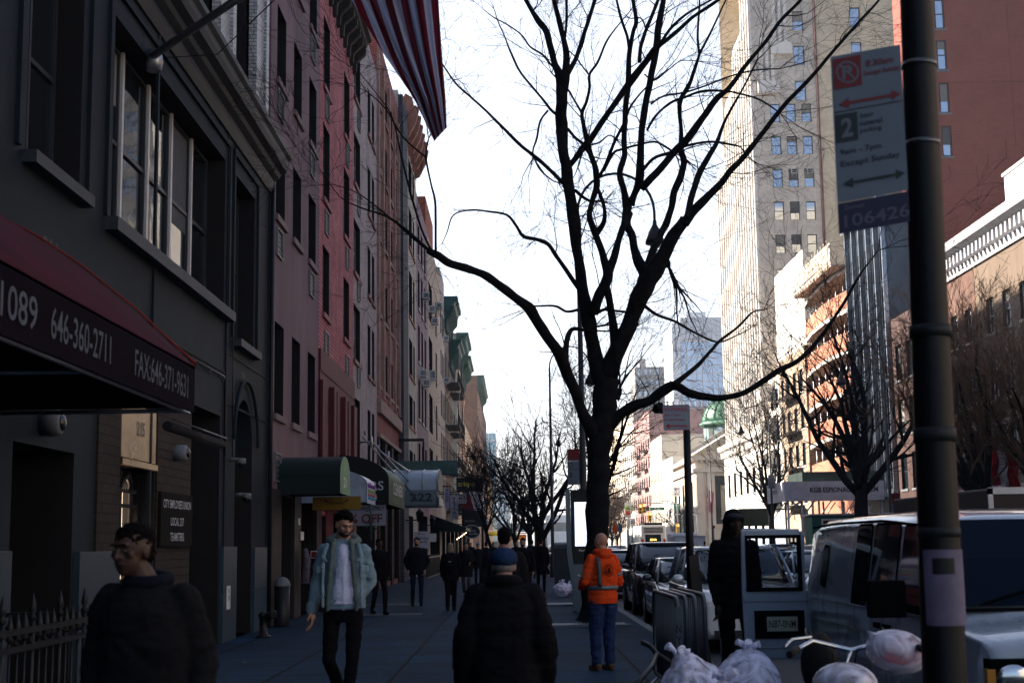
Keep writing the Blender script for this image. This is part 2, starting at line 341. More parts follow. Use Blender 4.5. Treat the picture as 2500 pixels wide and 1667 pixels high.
def grille(parent, c, rz, mw=.7, mh=.55):
    key = ('gr', mw, mh)
    if key not in _wc:
        a = MB(M['frame_dark'], M['frame_grey'])
        a.box(-mw / 2, mw / 2, -.012, .05, 0, mh); a.use(M['frame_grey'])
        for p in ((-mw / 2 - .03, -mw / 2), (mw / 2, mw / 2 + .03)): a.box(p[0], p[1], -.05, .02, 0, mh)
        for p in ((-.03, 0), (mh, mh + .03)): a.box(-mw / 2 - .03, mw / 2 + .03, -.05, .02, *p)
        for k in range(1, 5): a.box(-mw / 2, mw / 2, -.03, -.014, mh * k / 5 - .008, mh * k / 5 + .008)
        _wc[key] = a.mesh('vent_grille')
    o = bpy.data.objects.new('vent_grille', _wc[key]); link(o, parent); o.location = Vector(c) - W[parent.name]; o.rotation_euler.z = rz; return o
def block(label, side, y0, y1, H, wallm, cols, rows, cat='building', name='apartment_building', style='dh', frame=None, pane=None, sill=None, depth=.25,
          cornice=None, back=14, extra=(), group=None, skip=(), xf=None, inset=.2, parapet=.0):
    """a street building: cols = list of (u0,u1), rows = list of (z0,z1), all facing the street"""
    xf = xf if xf is not None else (LX if side < 0 else RW); P = P_left(xf) if side < 0 else P_right(xf)
    rz = R(90) if side < 0 else R(-90)
    t = thing(name, label, cat, (xf, (y0 + y1) / 2, 0), group)
    rects = [(a, c, e, g) for i, (a, c) in enumerate(cols) for j, (e, g) in enumerate(rows) if (i, j) not in skip] + list(extra)
    mb = MB(wallm); facade(mb, P, y0, y1, 0, H, rects, depth)
    s = -1 if side < 0 else 1; xb = xf + s * back
    mb.poly((xf, y0, 0), (xf, y0, H), (xb, y0, H), (xb, y0, 0)); mb.poly((xf, y1, 0), (xf, y1, H), (xb, y1, H), (xb, y1, 0))
    mb.poly((xb, y0, 0), (xb, y0, H), (xb, y1, H), (xb, y1, 0)); mb.poly((xf, y0, H), (xf, y1, H), (xb, y1, H), (xb, y0, H))
    mb.build('wall', t, fix=False)
    for i, (a, c) in enumerate(cols):
        for j, (e, g) in enumerate(rows):
            if (i, j) not in skip: window(t, (xf, (a + c) / 2, e), rz, c - a, g - e, style, frame, pane, sill, inset)
    if cornice:
        cm, ch, cp, br = cornice; b = MB(cm)
        prof = [(0, 0), (.12 * cp, 0), (.2 * cp, .3 * ch), (.75 * cp, .55 * ch), (.8 * cp, .72 * ch), (cp, .8 * ch), (cp, ch), (0, ch)]
        b.prism([(xf - s * p, H - ch + q + .05) for p, q in prof], lambda a, u, v: (u, a, v), y0 + .01, y1 - .01)
        if br:
            n = max(2, int((y1 - y0) / br))
            for k in range(n + 1):
                y = y0 + .15 + (y1 - y0 - .3) * k / n
                b.prism([(xf - s * (p + .004), H - ch + q) for p, q in ((0, -.75 * ch), (.18 * cp, -.7 * ch), (.22 * cp, -.2 * ch), (.7 * cp, .2 * ch), (.72 * cp, .52 * ch), (0, .52 * ch))], lambda a, u, v: (u, a, v), y - .1, y + .1)
        b.build('cornice', t)
    return t, mb
# ================================================================ LEFT ROW
SF = R(90)
# ---- union hall (nearest)
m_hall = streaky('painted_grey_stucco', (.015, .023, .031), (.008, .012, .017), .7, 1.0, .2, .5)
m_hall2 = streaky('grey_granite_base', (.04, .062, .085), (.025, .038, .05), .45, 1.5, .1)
m_wbrick = brick('white_glazed_brick', (.55, .55, .56), (.4, .4, .42), (.2, .2, .2), rough=.4)
m_tanbrick = brick('tan_entrance_brick', (.04, .03, .02), (.03, .02, .015), (.015, .01, .01), .3, .12)
hall = thing('union_hall', 'grey stucco hall with maroon awning, tall window strip and dark moulded cornice', 'building', (LX, 15, 0))
wins = [(14.3, 16.15, 5.72, 8.42), (17.45, 24.45, 5.72, 8.42), (25.4, 27.3, 5.35, 8.42), (6, 13, 5.72, 8.42), (-2, 4, 5.72, 8.42)]
doors = [(14.25, 16.25, 0, 2.7, .9), (18.1, 19.9, 2.72, 3.5, .05), (18.1, 19.9, 0, 2.7, .5), (22.1, 24.3, .02, 3.85, 1.4), (6, 12.4, .1, 2.7, .8)]
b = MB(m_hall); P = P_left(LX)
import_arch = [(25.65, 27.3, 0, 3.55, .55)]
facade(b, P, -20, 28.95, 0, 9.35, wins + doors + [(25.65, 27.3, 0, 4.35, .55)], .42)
# arched head of the side door: fill the corners above the springing
ym, rr, zs = 26.475, .825, 3.52
for sgn in (-1, 1):
    prev = None
    for k in range(9):
        a = math.pi / 2 * k / 8; yy, zz = ym + sgn * rr * math.cos(a), zs + rr * math.sin(a)
        if prev:
            b.poly((LX, prev[0], prev[1]), (LX, yy, zz), (LX, yy, 4.35), (LX, prev[0], 4.35))
            b.poly((LX, prev[0], prev[1]), (LX - .55, prev[0], prev[1]), (LX - .55, yy, zz), (LX, yy, zz))
        prev = (yy, zz)
# horizontal scored joints and mouldings
for y0, y1, z in ((24.7, 28.9, 5.0), (24.7, 28.9, 4.1), (19.6, 24.6, 4.62)): b.box(LX - .01, LX + .018, y0, y1, z, z + .03)
for y in (19.6, 24.66, 28.9): b.box(LX - .01, LX + .03, y - .04, y + .04, 0, 9.0)
for (a, c, e, g) in wins[:3]:      # raised surrounds
    b.box(LX - .01, LX + .05, a - .32, a - .22, e, g + .32); b.box(LX - .01, LX + .05, c + .22, c + .32, e, g + .32); b.box(LX - .01, LX + .05, a - .32, c + .32, g + .3, g + .4)
arch = [(LX + .05, ym + (rr + .35) * math.cos(math.pi * k / 16), zs + (rr + .35) * math.sin(math.pi * k / 16)) for k in range(17)]
b.tube(arch, .035, 6)
b.poly((LX, -20, 9.35), (LX, 28.95, 9.35), (LX - 15, 28.95, 9.35), (LX - 15, -20, 9.35)); b.poly((LX, 28.95, 0), (LX, 28.95, 9.35), (LX - 15, 28.95, 9.35), (LX - 15, 28.95, 0)); b.poly((LX, -20, 0), (LX - 15, -20, 0), (LX - 15, -20, 9.35), (LX, -20, 9.35))
b.build('wall', hall, fix=False)
b = MB(m_wbrick); upper = [(y, y + 2.2, 10.6, 13.2) for y in (1, 4.4, 7.8, 11.2, 14.6, 18, 21.4, 24.8)] + [(y, y + 2.2, 14.4, 17) for y in (1, 4.4, 7.8, 11.2, 14.6, 18, 21.4, 24.8)]
facade(b, P_left(LX - .1), -20, 28.9, 9.3, 18.5, upper, .45)
for y in (-.2, 3.2, 6.6, 10, 13.4, 16.8, 20.2, 23.6, 27): 
    b.box(LX - .15, LX + .06, y, y + 1.2, 9.95, 18.3)
    b.box(LX + .06, LX + .12, y + .75, y + 1.05, 9.95, 18.3)
b.box(LX - 15, LX - .12, -20, 28.9, 18.3, 18.5); b.poly((LX - .1, 28.9, 9.3), (LX - 15, 28.9, 9.3), (LX - 15, 28.9, 18.5), (LX - .1, 28.9, 18.5)); b.poly((LX - 15, -20, 0), (LX - 15, 28.9, 0), (LX - 15, 28.9, 18.5), (LX - 15, -20, 18.5)); b.poly((LX - .1, -20, 9.3), (LX - 15, -20, 9.3), (LX - 15, -20, 18.5), (LX - .1, -20, 18.5))
b.build('upper_storeys', hall, fix=False)
for a, c, e, g in upper: window(hall, (LX - .1, (a + c) / 2, e), SF, c - a, g - e, 'dhm1', M['frame_dark'], M['glass'], None, .35)
m_corn = mat('dark_moulded_cornice', (.02, .025, .03), .55, var=.25, vs=3)
b = MB(m_corn)
b.prism([(LX - .3, 8.95), (LX + .04, 8.95), (LX + .08, 9.05), (LX + .1, 9.12), (LX + .1, 9.2), (LX + .2, 9.27), (LX + .24, 9.34), (LX + .36, 9.4), (LX + .4, 9.5), (LX + .4, 9.62), (LX + .46, 9.68), (LX + .46, 9.78), (LX - .3, 9.95)], lambda a, u, v: (u, a, v), -20, 28.98)
b.build('cornice', hall)
m_sill = mat('painted_sill', (.035, .042, .048), .6)
for a, c, e, g in wins: 
    w_ = c - a; st = 'dhm1' if w_ < 2.1 else 'dhm3'
    if 17 < a < 18: continue
    window(hall, (LX, (a + c) / 2, e), SF, w_, g - e, st, M['frame_dark'], M['glass'], m_sill, .36, .16)
m_mull = mat('pale_window_mullion', (.5, .48, .47), .35, var=.08)
for k in range(5):      # the strip of five sashes, pale posts between them
    y0 = 17.45 + 7 * k / 5; window(hall, (LX, y0 + .7, 5.72), SF, 1.34, 2.7, 'dh', M['frame_dark'], M['glass'], None, .36)
    if k: 
        b = MB(m_mull); b.box(LX - .36, LX - .27, y0 - .045, y0 + .045, 5.72, 8.41); b.build('mullion', hall)
b = MB(m_sill); b.box(LX - .01, LX + .17, 17.2, 24.7, 5.54, 5.71); b.build('sill', hall)
for y0, y1, z in ((-20, 5.9, 1.6), (12.5, 14.15, 1.6), (16.35, 18.0, 1.58), (24.42, 25.6, 1.62), (27.35, 28.7, 1.6)):
    b = MB(m_hall2); b.box(LX - .02, LX + .07, y0, y1, .002, z / 2 - .006); b.box(LX - .02, LX + .072, y0 + .003, y1 - .003, z / 2, z); b.build('plinth_block', hall, .008)
b = MB(m_tanbrick); b.box(LX - .05, LX + .03, 17.1, 18.06, .01, 3.9); b.box(LX - .05, LX + .03, 19.94, 22.02, .01, 3.9); b.build('entrance_brickwork', hall)
m_brass = mat('brass_transom', (.3, .2, .09), .3, .75, var=.5, vs=2.5)
b = MB(m_brass); b.box(LX - .04, LX + .02, 18.12, 19.88, 2.78, 3.5); b.box(LX - .04, LX + .05, 18.1, 19.9, 2.68, 2.76); b.use(mat('numeral_metal', (.05, .04, .03), .4)); put_text(b, "215", (LX + .026, 19.05, 3.2), (0, 1, 0), (0, 0, 1), .2, .42, .02)
b.build('number_panel', hall)
b = MB(M['black']); P = P_left(LX)
b.box(LX - .4, LX - .3, 18.12, 19.88, .02, 2.66)
for y in (18.15, 18.55, 18.98, 19.42, 19.84): b.box(LX - .31, LX - .2, y - .04, y + .04, .02, 2.66)
b.tube([(LX - .18, 18.75, .9), (LX - .18, 18.75, 2.3), (LX - .16, 18.85, 2.5), (LX - .15, 19.05, 2.58), (LX - .16, 19.25, 2.5), (LX - .18, 19.35, 2.3), (LX - .18, 19.35, .9)], .035, 6)
for z in (2.35, 2.15, 1.0): b.box(LX - .2, LX - .16, 18.4, 19.6, z, z + .05)
dr = b.build('entrance_door', hall)
m_lit = mat('lit_lobby_glass', (.8, .7, .6), .4, var=.1, emis=(1, .72, .5), es=.9)
b = MB(m_lit)
for a, c in ((18.2, 18.4), (18.62, 18.86), (19.1, 19.36), (19.5, 19.62)): b.box(LX - .298, LX - .29, a, c, 1.2, 2.5 if c < 19.4 else 2.1)
b.build('lit_pane', dr)
for a, c, z in ((14.3, 16.2, 2.68), (22.15, 24.25, 3.8), (25.7, 27.25, 2.9)):
    b = MB(M['black']); b.box(LX - (.9 if a < 15 else 1.38 if a < 23 else .54), LX - (.86 if a < 15 else 1.3 if a < 23 else .48), a, c, .02, z); 
    b.box(LX - (.87 if a < 15 else 1.31 if a < 23 else .49), LX - (.82 if a < 15 else 1.26 if a < 23 else .44), (a + c) / 2 - .03, (a + c) / 2 + .03, .02, z); b.build('door', hall)
m_white_let = mat('white_letters', (.5, .52, .55), .5, var=0)
b = MB(mat('bronze_plaque', (.012, .011, .01), .85, spec=.05)); b.box(LX + .03, LX + .08, 20.0, 21.95, 1.62, 2.4)
b.use(m_white_let)
for s_, z, wd in (("CITY EMPLOYEES UNION", 2.24, 1.7), ("LOCAL 237", 1.99, .8), ("TEAMSTERS", 1.77, .85)): put_text(b, s_, (LX + .086, 20.97, z), (0, 1, 0), (0, 0, 1), .12, wd, .01)
b.build('name_plaque', hall)
m_num = mat('dark_numerals', (.02, .02, .02), .5)
for s_, y, z, wd in (("214", 15.15, 4.85, .5), ("216", 26.3, 4.72, .38)):
    b = MB(m_num); put_text(b, s_, (LX + .02, y, z), (0, 1, 0), (0, 0, 1), .24, wd, .02); b.build('house_number', hall)
b = MB(M['white'], mat('notice_red', (.4, .03, .03), .6)); b.box(LX + .072, LX + .08, 24.7, 25.0, .55, .95); b.use(M['black']); put_text(b, "WE", (LX + .084, 24.85, .86), (0, 1, 0), (0, 0, 1), .08, .12); put_text(b, "SEE", (LX + .084, 24.85, .74), (0, 1, 0), (0, 0, 1), .08, .14); b.build('wall_notice', hall)
def wall_lamp(y, z, r=.13):
    t = thing('wall_lamp', 'x', 'lamp', (LX + .02, y, z))
    b = MB(M['frame_grey']); b.rings([[Vector((LX + x, y + rr * math.cos(a * math.pi / 8), z + rr * math.sin(a * math.pi / 8))) for a in range(16)] for x, rr in ((0, r * .9), (.12, r), (.2, r * .95), (.22, r * .7))]); b.build('housing', t)
    b = MB(M['glass']); b.ell((LX + .22, y, z), .04, r * .6, r * .6); b.build('lens', t); return t
tag(wall_lamp(15.1, 2.95, .15), 'round grey wall lamp over the left dark doorway'); tag(wall_lamp(20.95, 3.0, .12), 'small round white wall lamp above the union plaque')
def dome_cam(y, z, lab):
    t = thing('security_camera', lab, 'camera', (LX, y, z), 'security cameras on the grey hall')
    b = MB(M['frame_grey']); b.tube([(LX, y, z), (LX + .16, y, z)], .035, 8); b.lathe((LX + .2, y, z - .1), [(.02, .13), (.08, .12), (.09, .04)]); b.build('bracket', t)
    b = MB(M['glass']); b.ell((LX + .2, y, z - .07), .075, .075, .08); b.build('dome', t)
dome_cam(25.2, 3.15, 'white dome camera beside the arched doorway, upper one on a cable'); dome_cam(25.75, 2.55, 'white dome camera just inside the arched doorway, lower one')
b = MB(M['black']); b.tube([(LX + .04, 25.2, 3.2), (LX + .04, 25.16, 4.5), (LX + .04, 25.1, 9)], .012, 5); b.tube([(LX + .03, 19.7, 4.52), (LX + .03, 24.5, 4.55), (LX + .03, 24.6, 3.2)], .014, 5)
for y in (20.6, 21.7, 22.9, 24.0): b.tube([(LX + .03, y, 4.52), (LX + .08, y + .1, 4.42), (LX + .09, y + .2, 4.5)], .012, 5)
b.build('cable', hall)
b = MB(M['black']); b.tube([(LX + .07, 28.97, 0), (LX + .07, 28.97, 9.2)], .045, 8); b.build('drainpipe', hall)
# ---- maroon awning
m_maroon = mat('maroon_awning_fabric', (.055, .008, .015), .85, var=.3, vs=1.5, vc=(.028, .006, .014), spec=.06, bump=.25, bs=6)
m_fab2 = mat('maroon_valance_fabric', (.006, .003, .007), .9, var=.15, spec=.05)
aw = thing('shop_awning', 'maroon sloping shop awning with white phone numbers on its dark valance', 'awning', (LX, 9.4, 2.9))
b = MB(m_maroon); prof = [(0, 4.85), (.35, 4.66), (.8, 4.35), (1.35, 3.9), (1.93, 3.36)]
b.rings([[Vector((LX + .02 + u, y, z + .004 * math.sin(y * 5 + u * 4))) for u, z in prof] + [Vector((LX + .02 + u, y, z - .03)) for u, z in reversed(prof)] for y in [4.2 + k * .5 for k in range(20)]])
b.poly(*[(LX + .02 + u, 13.68, z - .01) for u, z in prof], (LX + 1.95, 13.68, 2.95), (LX + .02, 13.68, 2.95)); b.build('canopy_cover', aw)
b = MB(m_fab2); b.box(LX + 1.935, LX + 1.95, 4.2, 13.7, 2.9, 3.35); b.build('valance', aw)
b = MB(mat('awning_piping', (.2, .015, .01), .5)); b.tube([(LX + .04 + u, 13.7, z + .01) for u, z in prof] + [(LX + 1.93, 13.7, 3.36)], .012, 6); b.build('piping', aw)
m_awl = mat('awning_lettering', (.09, .1, .13), .8, var=.25, vs=9)
for s_, y0, y1 in (("212-532-1089", 7.0, 9.1), ("646-360-2711", 9.38, 10.8), ("FAX:646-371-9631", 11.5, 13.4)): b = MB(m_awl); put_text(b, s_, (LX + 1.956, (y0 + y1) / 2, 3.12), (0, 1, 0), (0, 0, 1), .22, y1 - y0, .006); b.build('phone_number', aw)
b = MB(M['steel']); b.tube([(LX + 1.9, 4.2, 2.9), (LX + 1.9, 13.66, 2.9)], .022, 6); b.tube([(LX + .05, 13.64, 2.92), (LX + 1.9, 13.64, 2.92)], .022, 6)
for y in (4.3, 7.4, 10.5): b.tube([(LX + .05, y, 2.92), (LX + 1.9, y, 2.92)], .018, 6)
b.build('frame', aw)
t = thing('rolled_awning', 'small rolled dark awning hung beyond the end of the maroon awning', 'awning', (LX, 14.8, 2.95))
b = MB(M['blk_rough']); b.tube([(LX + 1.0, 16.5, 3.02), (LX + 1.0, 19.6, 3.02)], .06, 10); b.build('roll', t)
b = MB(M['frame_dark']); b.tube([(LX + 1.07, 16.5, 3.1), (LX + 1.07, 19.6, 3.1)], .012, 6); b.build('rod', t)
# ---- flag and pole
t = thing('flagpole', 'grey steel flagpole slanting out from the hall above its cornice', 'flagpole', at(430, 165, 19.6))
p0, p1 = Vector((LX, 19.7, 9.55)), None
p0 = at(440, 140, 19.2); p0.x = LX
p1 = at(640, -42, 19.2 - 3.0)
dirp = (p1 - p0); b = MB(M['steel']); b.tube([p0, p0 + dirp * 1.8], [.06, .045], 10); b.lathe(p0 + Vector((.05, 0, -.2)), [(.1, 0), (.13, .15), (.1, .3)]); b.build('pole', t)
b = MB(M['black']); b.tube([p0 + Vector((.1, .3, .1)), p0 + dirp * .5 + Vector((.1, .5, -.25)), p0 + dirp * 1.7], .008, 4); b.build('halyard', t)
m, n, l, bs = _nodes('striped_flag_cloth')
uv = n.new('ShaderNodeUVMap'); s_ = n.new('ShaderNodeSeparateXYZ'); l.new(uv.outputs[0], s_.inputs[0])
mu = n.new('ShaderNodeMath'); mu.operation = 'MULTIPLY'; mu.inputs[1].default_value = 6.5; l.new(s_.outputs[0], mu.inputs[0])
fr = n.new('ShaderNodeMath'); fr.operation = 'FRACT'; l.new(mu.outputs[0], fr.inputs[0]); lt = n.new('ShaderNodeMath'); lt.operation = 'LESS_THAN'; lt.inputs[1].default_value = .5; l.new(fr.outputs[0], lt.inputs[0])
mx = n.new('ShaderNodeMix'); mx.data_type = 'RGBA'; l.new(lt.outputs[0], mx.inputs[0]); mx.inputs[6].default_value = (.42, .46, .6, 1); mx.inputs[7].default_value = (.12, .01, .022, 1); l.new(mx.outputs[2], bs.inputs['Base Color']); bs.inputs['Roughness'].default_value = .8
tr = n.new('ShaderNodeBsdfTranslucent'); l.new(mx.outputs[2], tr.inputs[0]); ms = n.new('ShaderNodeMixShader'); ms.inputs[0].default_value = .5
l.new(bs.outputs[0], ms.inputs[1]); l.new(tr.outputs[0], ms.inputs[2]); l.new(ms.outputs[0], n['Material Output'].inputs[0])
FY = 15.0      # flag hangs limp from a pole high on the facade: traced outline, folds give it depth
def flag_pt(u, v):       # u 0..1 across the stripes (left edge to right edge), v 0..1 from above the frame down to the tip
    v2 = v
    L = [Vector((700, -260)), Vector((840, -30)), Vector((935, 130)), Vector((1010, 240)), Vector((1060, 345))]
    Rr = [Vector((1010, -300)), Vector((1068, -40)), Vector((1078, 120)), Vector((1088, 240)), Vector((1091, 312))]
    def ip(a, x):
        x = x * (len(a) - 1); i = min(int(x), len(a) - 2); return a[i].lerp(a[i + 1], x - i)
    p = ip(L, v).lerp(ip(Rr, v), u); return at(p.x, p.y, FY + .13 * math.sin(u * 17 + v * 2) * (1 - .4 * v) + .06 * math.sin(u * 41 + v * 5) - .5 * u)
me = bpy.data.meshes.new('flag'); NU, NV = 60, 60; vs = [flag_pt(i / NU, j / NV) for j in range(NV + 1) for i in range(NU + 1)]
cc = sum(vs, Vector()) / len(vs); fs = [(j * (NU + 1) + i, j * (NU + 1) + i + 1, (j + 1) * (NU + 1) + i + 1, (j + 1) * (NU + 1) + i) for j in range(NV) for i in range(NU)]
me.from_pydata([v - cc for v in vs], [], fs); me.materials.append(m); ul = me.uv_layers.new()
for p in me.polygons:
    p.use_smooth = True
    for li in p.loop_indices:
        vi = me.loops[li].vertex_index; i, j = vi % (NU + 1), vi // (NU + 1); ul.data[li].uv = (i / NU * (.55 + .45 * (1 - j / NV)) + .45 * j / NV * 1.0, j / NV)
o = bpy.data.objects.new('flag', me); link(o); o.location = cc; tag(o, 'large red and white striped flag hanging over the left facades', 'flag')
# ---- iron railing
t = thing('iron_railing', 'black iron railing with spear tips in front of the grey hall', 'railing', (-3.5, 10.6, 0))
def railpath(k): return Vector((-3.62 + .0 * k, 5.2 + k, 0))
b = MB(M['black'])
for z in (1.02, .9, .22): b.box(-3.525, -3.475, 8.4, 12.8, z, z + .04); b.box(LX + .05, -3.525, 12.76, 12.8, z, z + .04)
b.build('rail', t)
k = 0; y = 8.55
while y < 12.8:
    b = MB(M['black']); big = k % 4 == 0; h = 1.2 if big else 1.07
    b.tube([(-3.5, y, 0), (-3.5, y, h - .1)], .018 if big else .01, 6)
    b.lathe((-3.5, y, h - .1), [(.012, 0), (.032, .02), (.014, .05), (.03, .08), (.022, .12), (.002, .2)], 8)
    b.build('spike', t); y += .155; k += 1
for q in range(14): b = MB(M['black']); b.tube([(-3.5, 8.6 + q * .31 + .09 * math.cos(a * math.pi / 5), .96 + .045 * math.sin(a * math.pi / 5)) for a in range(11)], .007, 4); b.build('scroll', t)
t = thing('standpipe', 'squat dark twin standpipe at the foot of the arched doorway', 'standpipe', (LX + .45, 26.2, 0))
b = MB(M['black']); x, y = LX + .5, 25.9; b.lathe((x, y, 0), [(.14, 0), (.14, .03), (.07, .05), (.07, .34), (.09, .36), (.09, .42), (.02, .46)])
for s_ in (-1, 1): b.tube([(x, y, .38), (x + .14, y + s_ * .1, .4)], .055, 10); b.tube([(x + .14, y + s_ * .1, .4), (x + .2, y + s_ * .13, .4)], .07, 10)
b.tube([(x + .2, y + .13, .38), (x + .24, y + .16, .3), (x + .2, y + .13, .2)], .01, 5); b.build('body', t)
t = thing('litter_bin', 'dark cylindrical street bin with a domed steel lid by the wall', 'bin', (LX + .5, 29.4, 0))
b = MB(M['black']); b.lathe((LX + .28, 29.3, 0), [(.15, 0), (.16, .05), (.16, .8)], 20); b.build('drum', t); b = MB(M['frame_grey']); b.lathe((LX + .28, 29.3, .8), [(.17, 0), (.17, .04), (.14, .12), (.08, .18), (.01, .2)], 20); b.build('lid', t)

# ---- brown stucco building
m_brown = streaky('brown_stucco', (.2, .13, .145), (.1, .065, .075), .75, .9, .25, .75)
m_sillb = mat('brown_sill', (.16, .11, .11), .7)
colsB = [(29.75, 30.95), (32.1, 33.35), (34.6, 35.9)]
rowsB = [(4.4, 6.38), (8.7, 10.4), (11.75, 13.45), (14.8, 16.4), (17.7, 19.3)]
t, _ = block('brown stucco apartment building with three columns of deep windows', -1, 28.97, 36.5, 20.8, m_brown, colsB, rowsB, pane=M['glass'], sill=m_sillb, depth=.4, inset=.3,
    extra=[(30.4, 32.2, 0, 2.7, .7), (33.2, 35.8, 0, 2.7, .5)])
for i, (a, c) in enumerate(colsB):
    for z in (3.0, 7.85, 10.95, 14.0): 
        if (i, z) in ((1, 10.95), (1, 14.0), (1, 7.85), (1, 3.0)): continue
        grille(t, (LX, (a + c) / 2 - .2, z), SF)
m_sds = mat('shopfront_dark_stone', (.025, .02, .02), .6)
for ya, yb in ((28.99, 30.4), (32.2, 33.2), (35.8, 36.48)): b = MB(m_sds); b.box(LX - .01, LX + .08, ya, yb, .01, 2.8); b.build('ground_floor_pier', t)
# ---- pink brick
m_pink = brick('pink_painted_brick', (.62, .215, .225), (.48, .15, .16), (.16, .05, .055), .26, .11, .016, stain=.5)
m_dred = mat('dark_red_painted_brick', (.1, .017, .02), .7, var=.35, vs=1.5)
colsP = [(37.25, 38.6), (41.9, 43.35)]
t, _ = block('pink painted brick building with dark red base and dark cornice', -1, 36.52, 44.45, 18.0, m_pink, colsP, [(7.8, 9.65), (10.95, 13.05), (14.1, 16.1)], sill=mat('pink_sill', (.26, .1, .1), .7), depth=.3,
    cornice=(mat('dark_cornice', (.03, .028, .025), .7, var=.4), .7, .6, .8), extra=[(37.1, 38.0, 0, 2.4, .5), (39.5, 43.8, 0, 2.5, .6)])
for z in (6.7, 10.05, 13.3):
    for y in (37.9, 42.7): grille(t, (LX, y, z), SF, .65, .6)
b = MB(m_dred); b.box(LX - .02, LX + .06, 36.54, 44.43, 6.15, 6.72)
for y0, y1, xx in ((36.54, 37.5, .12), (38.4, 38.9, .18), (39.6, 40.1, .12), (41.0, 41.5, .18), (42.3, 42.8, .12), (43.6, 44.43, .14)): b.box(LX - .02, LX + xx, y0, y1, 2.9, 5.9)
b.box(LX - .02, LX + .16, 36.6, 44.4, 2.6, 2.98); b.box(LX - .02, LX + .03, 36.54, 37.09, .01, 2.59); b.box(LX - .02, LX + .03, 38.01, 39.49, .01, 2.59); b.box(LX - .02, LX + .03, 43.81, 44.43, .01, 2.59); b.box(LX - .02, LX + .04, 36.54, 44.43, 2.95, 6.2)
b.build('red_base', t)
# ---- grey brick
m_greyb = brick('grey_brown_brick', (.42, .33, .32), (.26, .2, .19), (.45, .4, .39), stain=.4)
m_terr = mat('dull_red_sill', (.2, .09, .08), .7)
rowsG = [(4.2, 6.3), (7.5, 9.3), (10.35, 12.1), (13.3, 15.0), (16.2, 17.9)]
t, _ = block('grey brick building with wide and narrow deep windows', -1, 44.47, 52.3, 19.6, m_greyb, [(44.6, 46.5), (48.95, 49.9), (50.45, 51.3)], rowsG, sill=m_terr, depth=.3, extra=[(45.5, 51.5, 0, 2.9, .6)], frame=M['frame_grey'])
for z in (6.75, 9.6, 12.5, 15.4): grille(t, (LX, 45.9, z), SF, .7, .55)
# ---- red brick with ornament
m_redb = brick('red_brick', (.42, .13, .11), (.3, .09, .08), (.1, .06, .05), stain=.35)
rowsR = [(7.6, 9.1), (10.35, 11.9), (13.3, 14.8), (16, 17.6), (18.6, 20.1)]
t, mb = block('red brick building with sandstone bands and rusticated ground floor', -1, 52.32, 62.3, 21.3, m_redb, [(52.6, 53.9), (55.1, 56.7), (57.6, 59.2), (60.2, 61.6)], rowsR, sill=m_terr, depth=.3, extra=[(53, 55, .2, 5.6, .5), (56, 58, .2, 5.6, .5), (59, 61.5, .2, 5.6, .5)])
b = MB(mat('sandstone_trim', (.3, .2, .16), .8, var=.3)); b.box(LX - .02, LX + .16, 52.34, 62.28, 6.5, 7.0); b.box(LX - .02, LX + .12, 52.34, 62.28, 5.6, 5.75)
for y in (52.35, 54.4, 57.0, 59.7, 61.9): b.box(LX - .02, LX + .1, y, y + .35, 7.2, 20.5)
b.build('stone_bands', t)
m_drb = (brick('dark_rusticated_brick', (.05, .03, .03), (.035, .022, .02), (.02, .015, .015), .4, .3, .02))
for ya, yb in ((52.34, 52.99), (55.01, 55.99), (58.01, 58.99), (61.51, 62.28)): b = MB(m_drb); b.box(LX - .02, LX + .06, ya, yb, .01, 5.59); b.build('ground_floor_pier', t)
# ---- beige ornamented building, scalloped parapet
m_beige = brick('beige_brick', (.62, .55, .46), (.5, .44, .36), (.3, .26, .22), stain=.3)
m_tc = mat('red_terracotta', (.3, .13, .09), .7, var=.3)
rowsE = [(4.6, 6.2), (7.4, 8.9), (9.9, 11.7), (12.8, 15.1), (16.3, 18.3), (19.2, 20.8)]
t, _ = block('beige brick building with scalloped terracotta parapet fins', -1, 62.32, 74.0, 22.2, m_beige, [(65.8, 67.2), (68.7, 70.9), (71.6, 72.6)], rowsE, sill=m_tc, depth=.3, extra=[(63, 64.5, .1, 4.6, .4), (66, 71, .1, 3, .5)])
b = MB(brick('dark_blue_brick', (.03, .035, .045), (.05, .05, .06), (.16, .16, .17))); b.box(LX - .02, LX + .22, 62.36, 65.2, .01, 22.0); b.build('dark_brick_pier', t)
for k in range(6):
    y = 65.6 + k * 1.5; b = MB(m_tc)
    b.prism([(LX - .02, 20.9), (LX + .25, 21.0), (LX + .6, 21.7), (LX + .75, 22.4), (LX + .5, 22.5), (LX + .42, 22.9), (LX + .1, 23.1), (LX - .02, 22.9)], lambda a, u, v: (u, a, v), y, y + .35)
    b.prism([(LX - .02, 21.4), (LX + .3, 21.5), (LX + .42, 22.0), (LX + .2, 22.6), (LX - .02, 22.6)], lambda a, u, v: (u, a, v), y + .35, y + 1.1)
    b.build('parapet_fin', t)
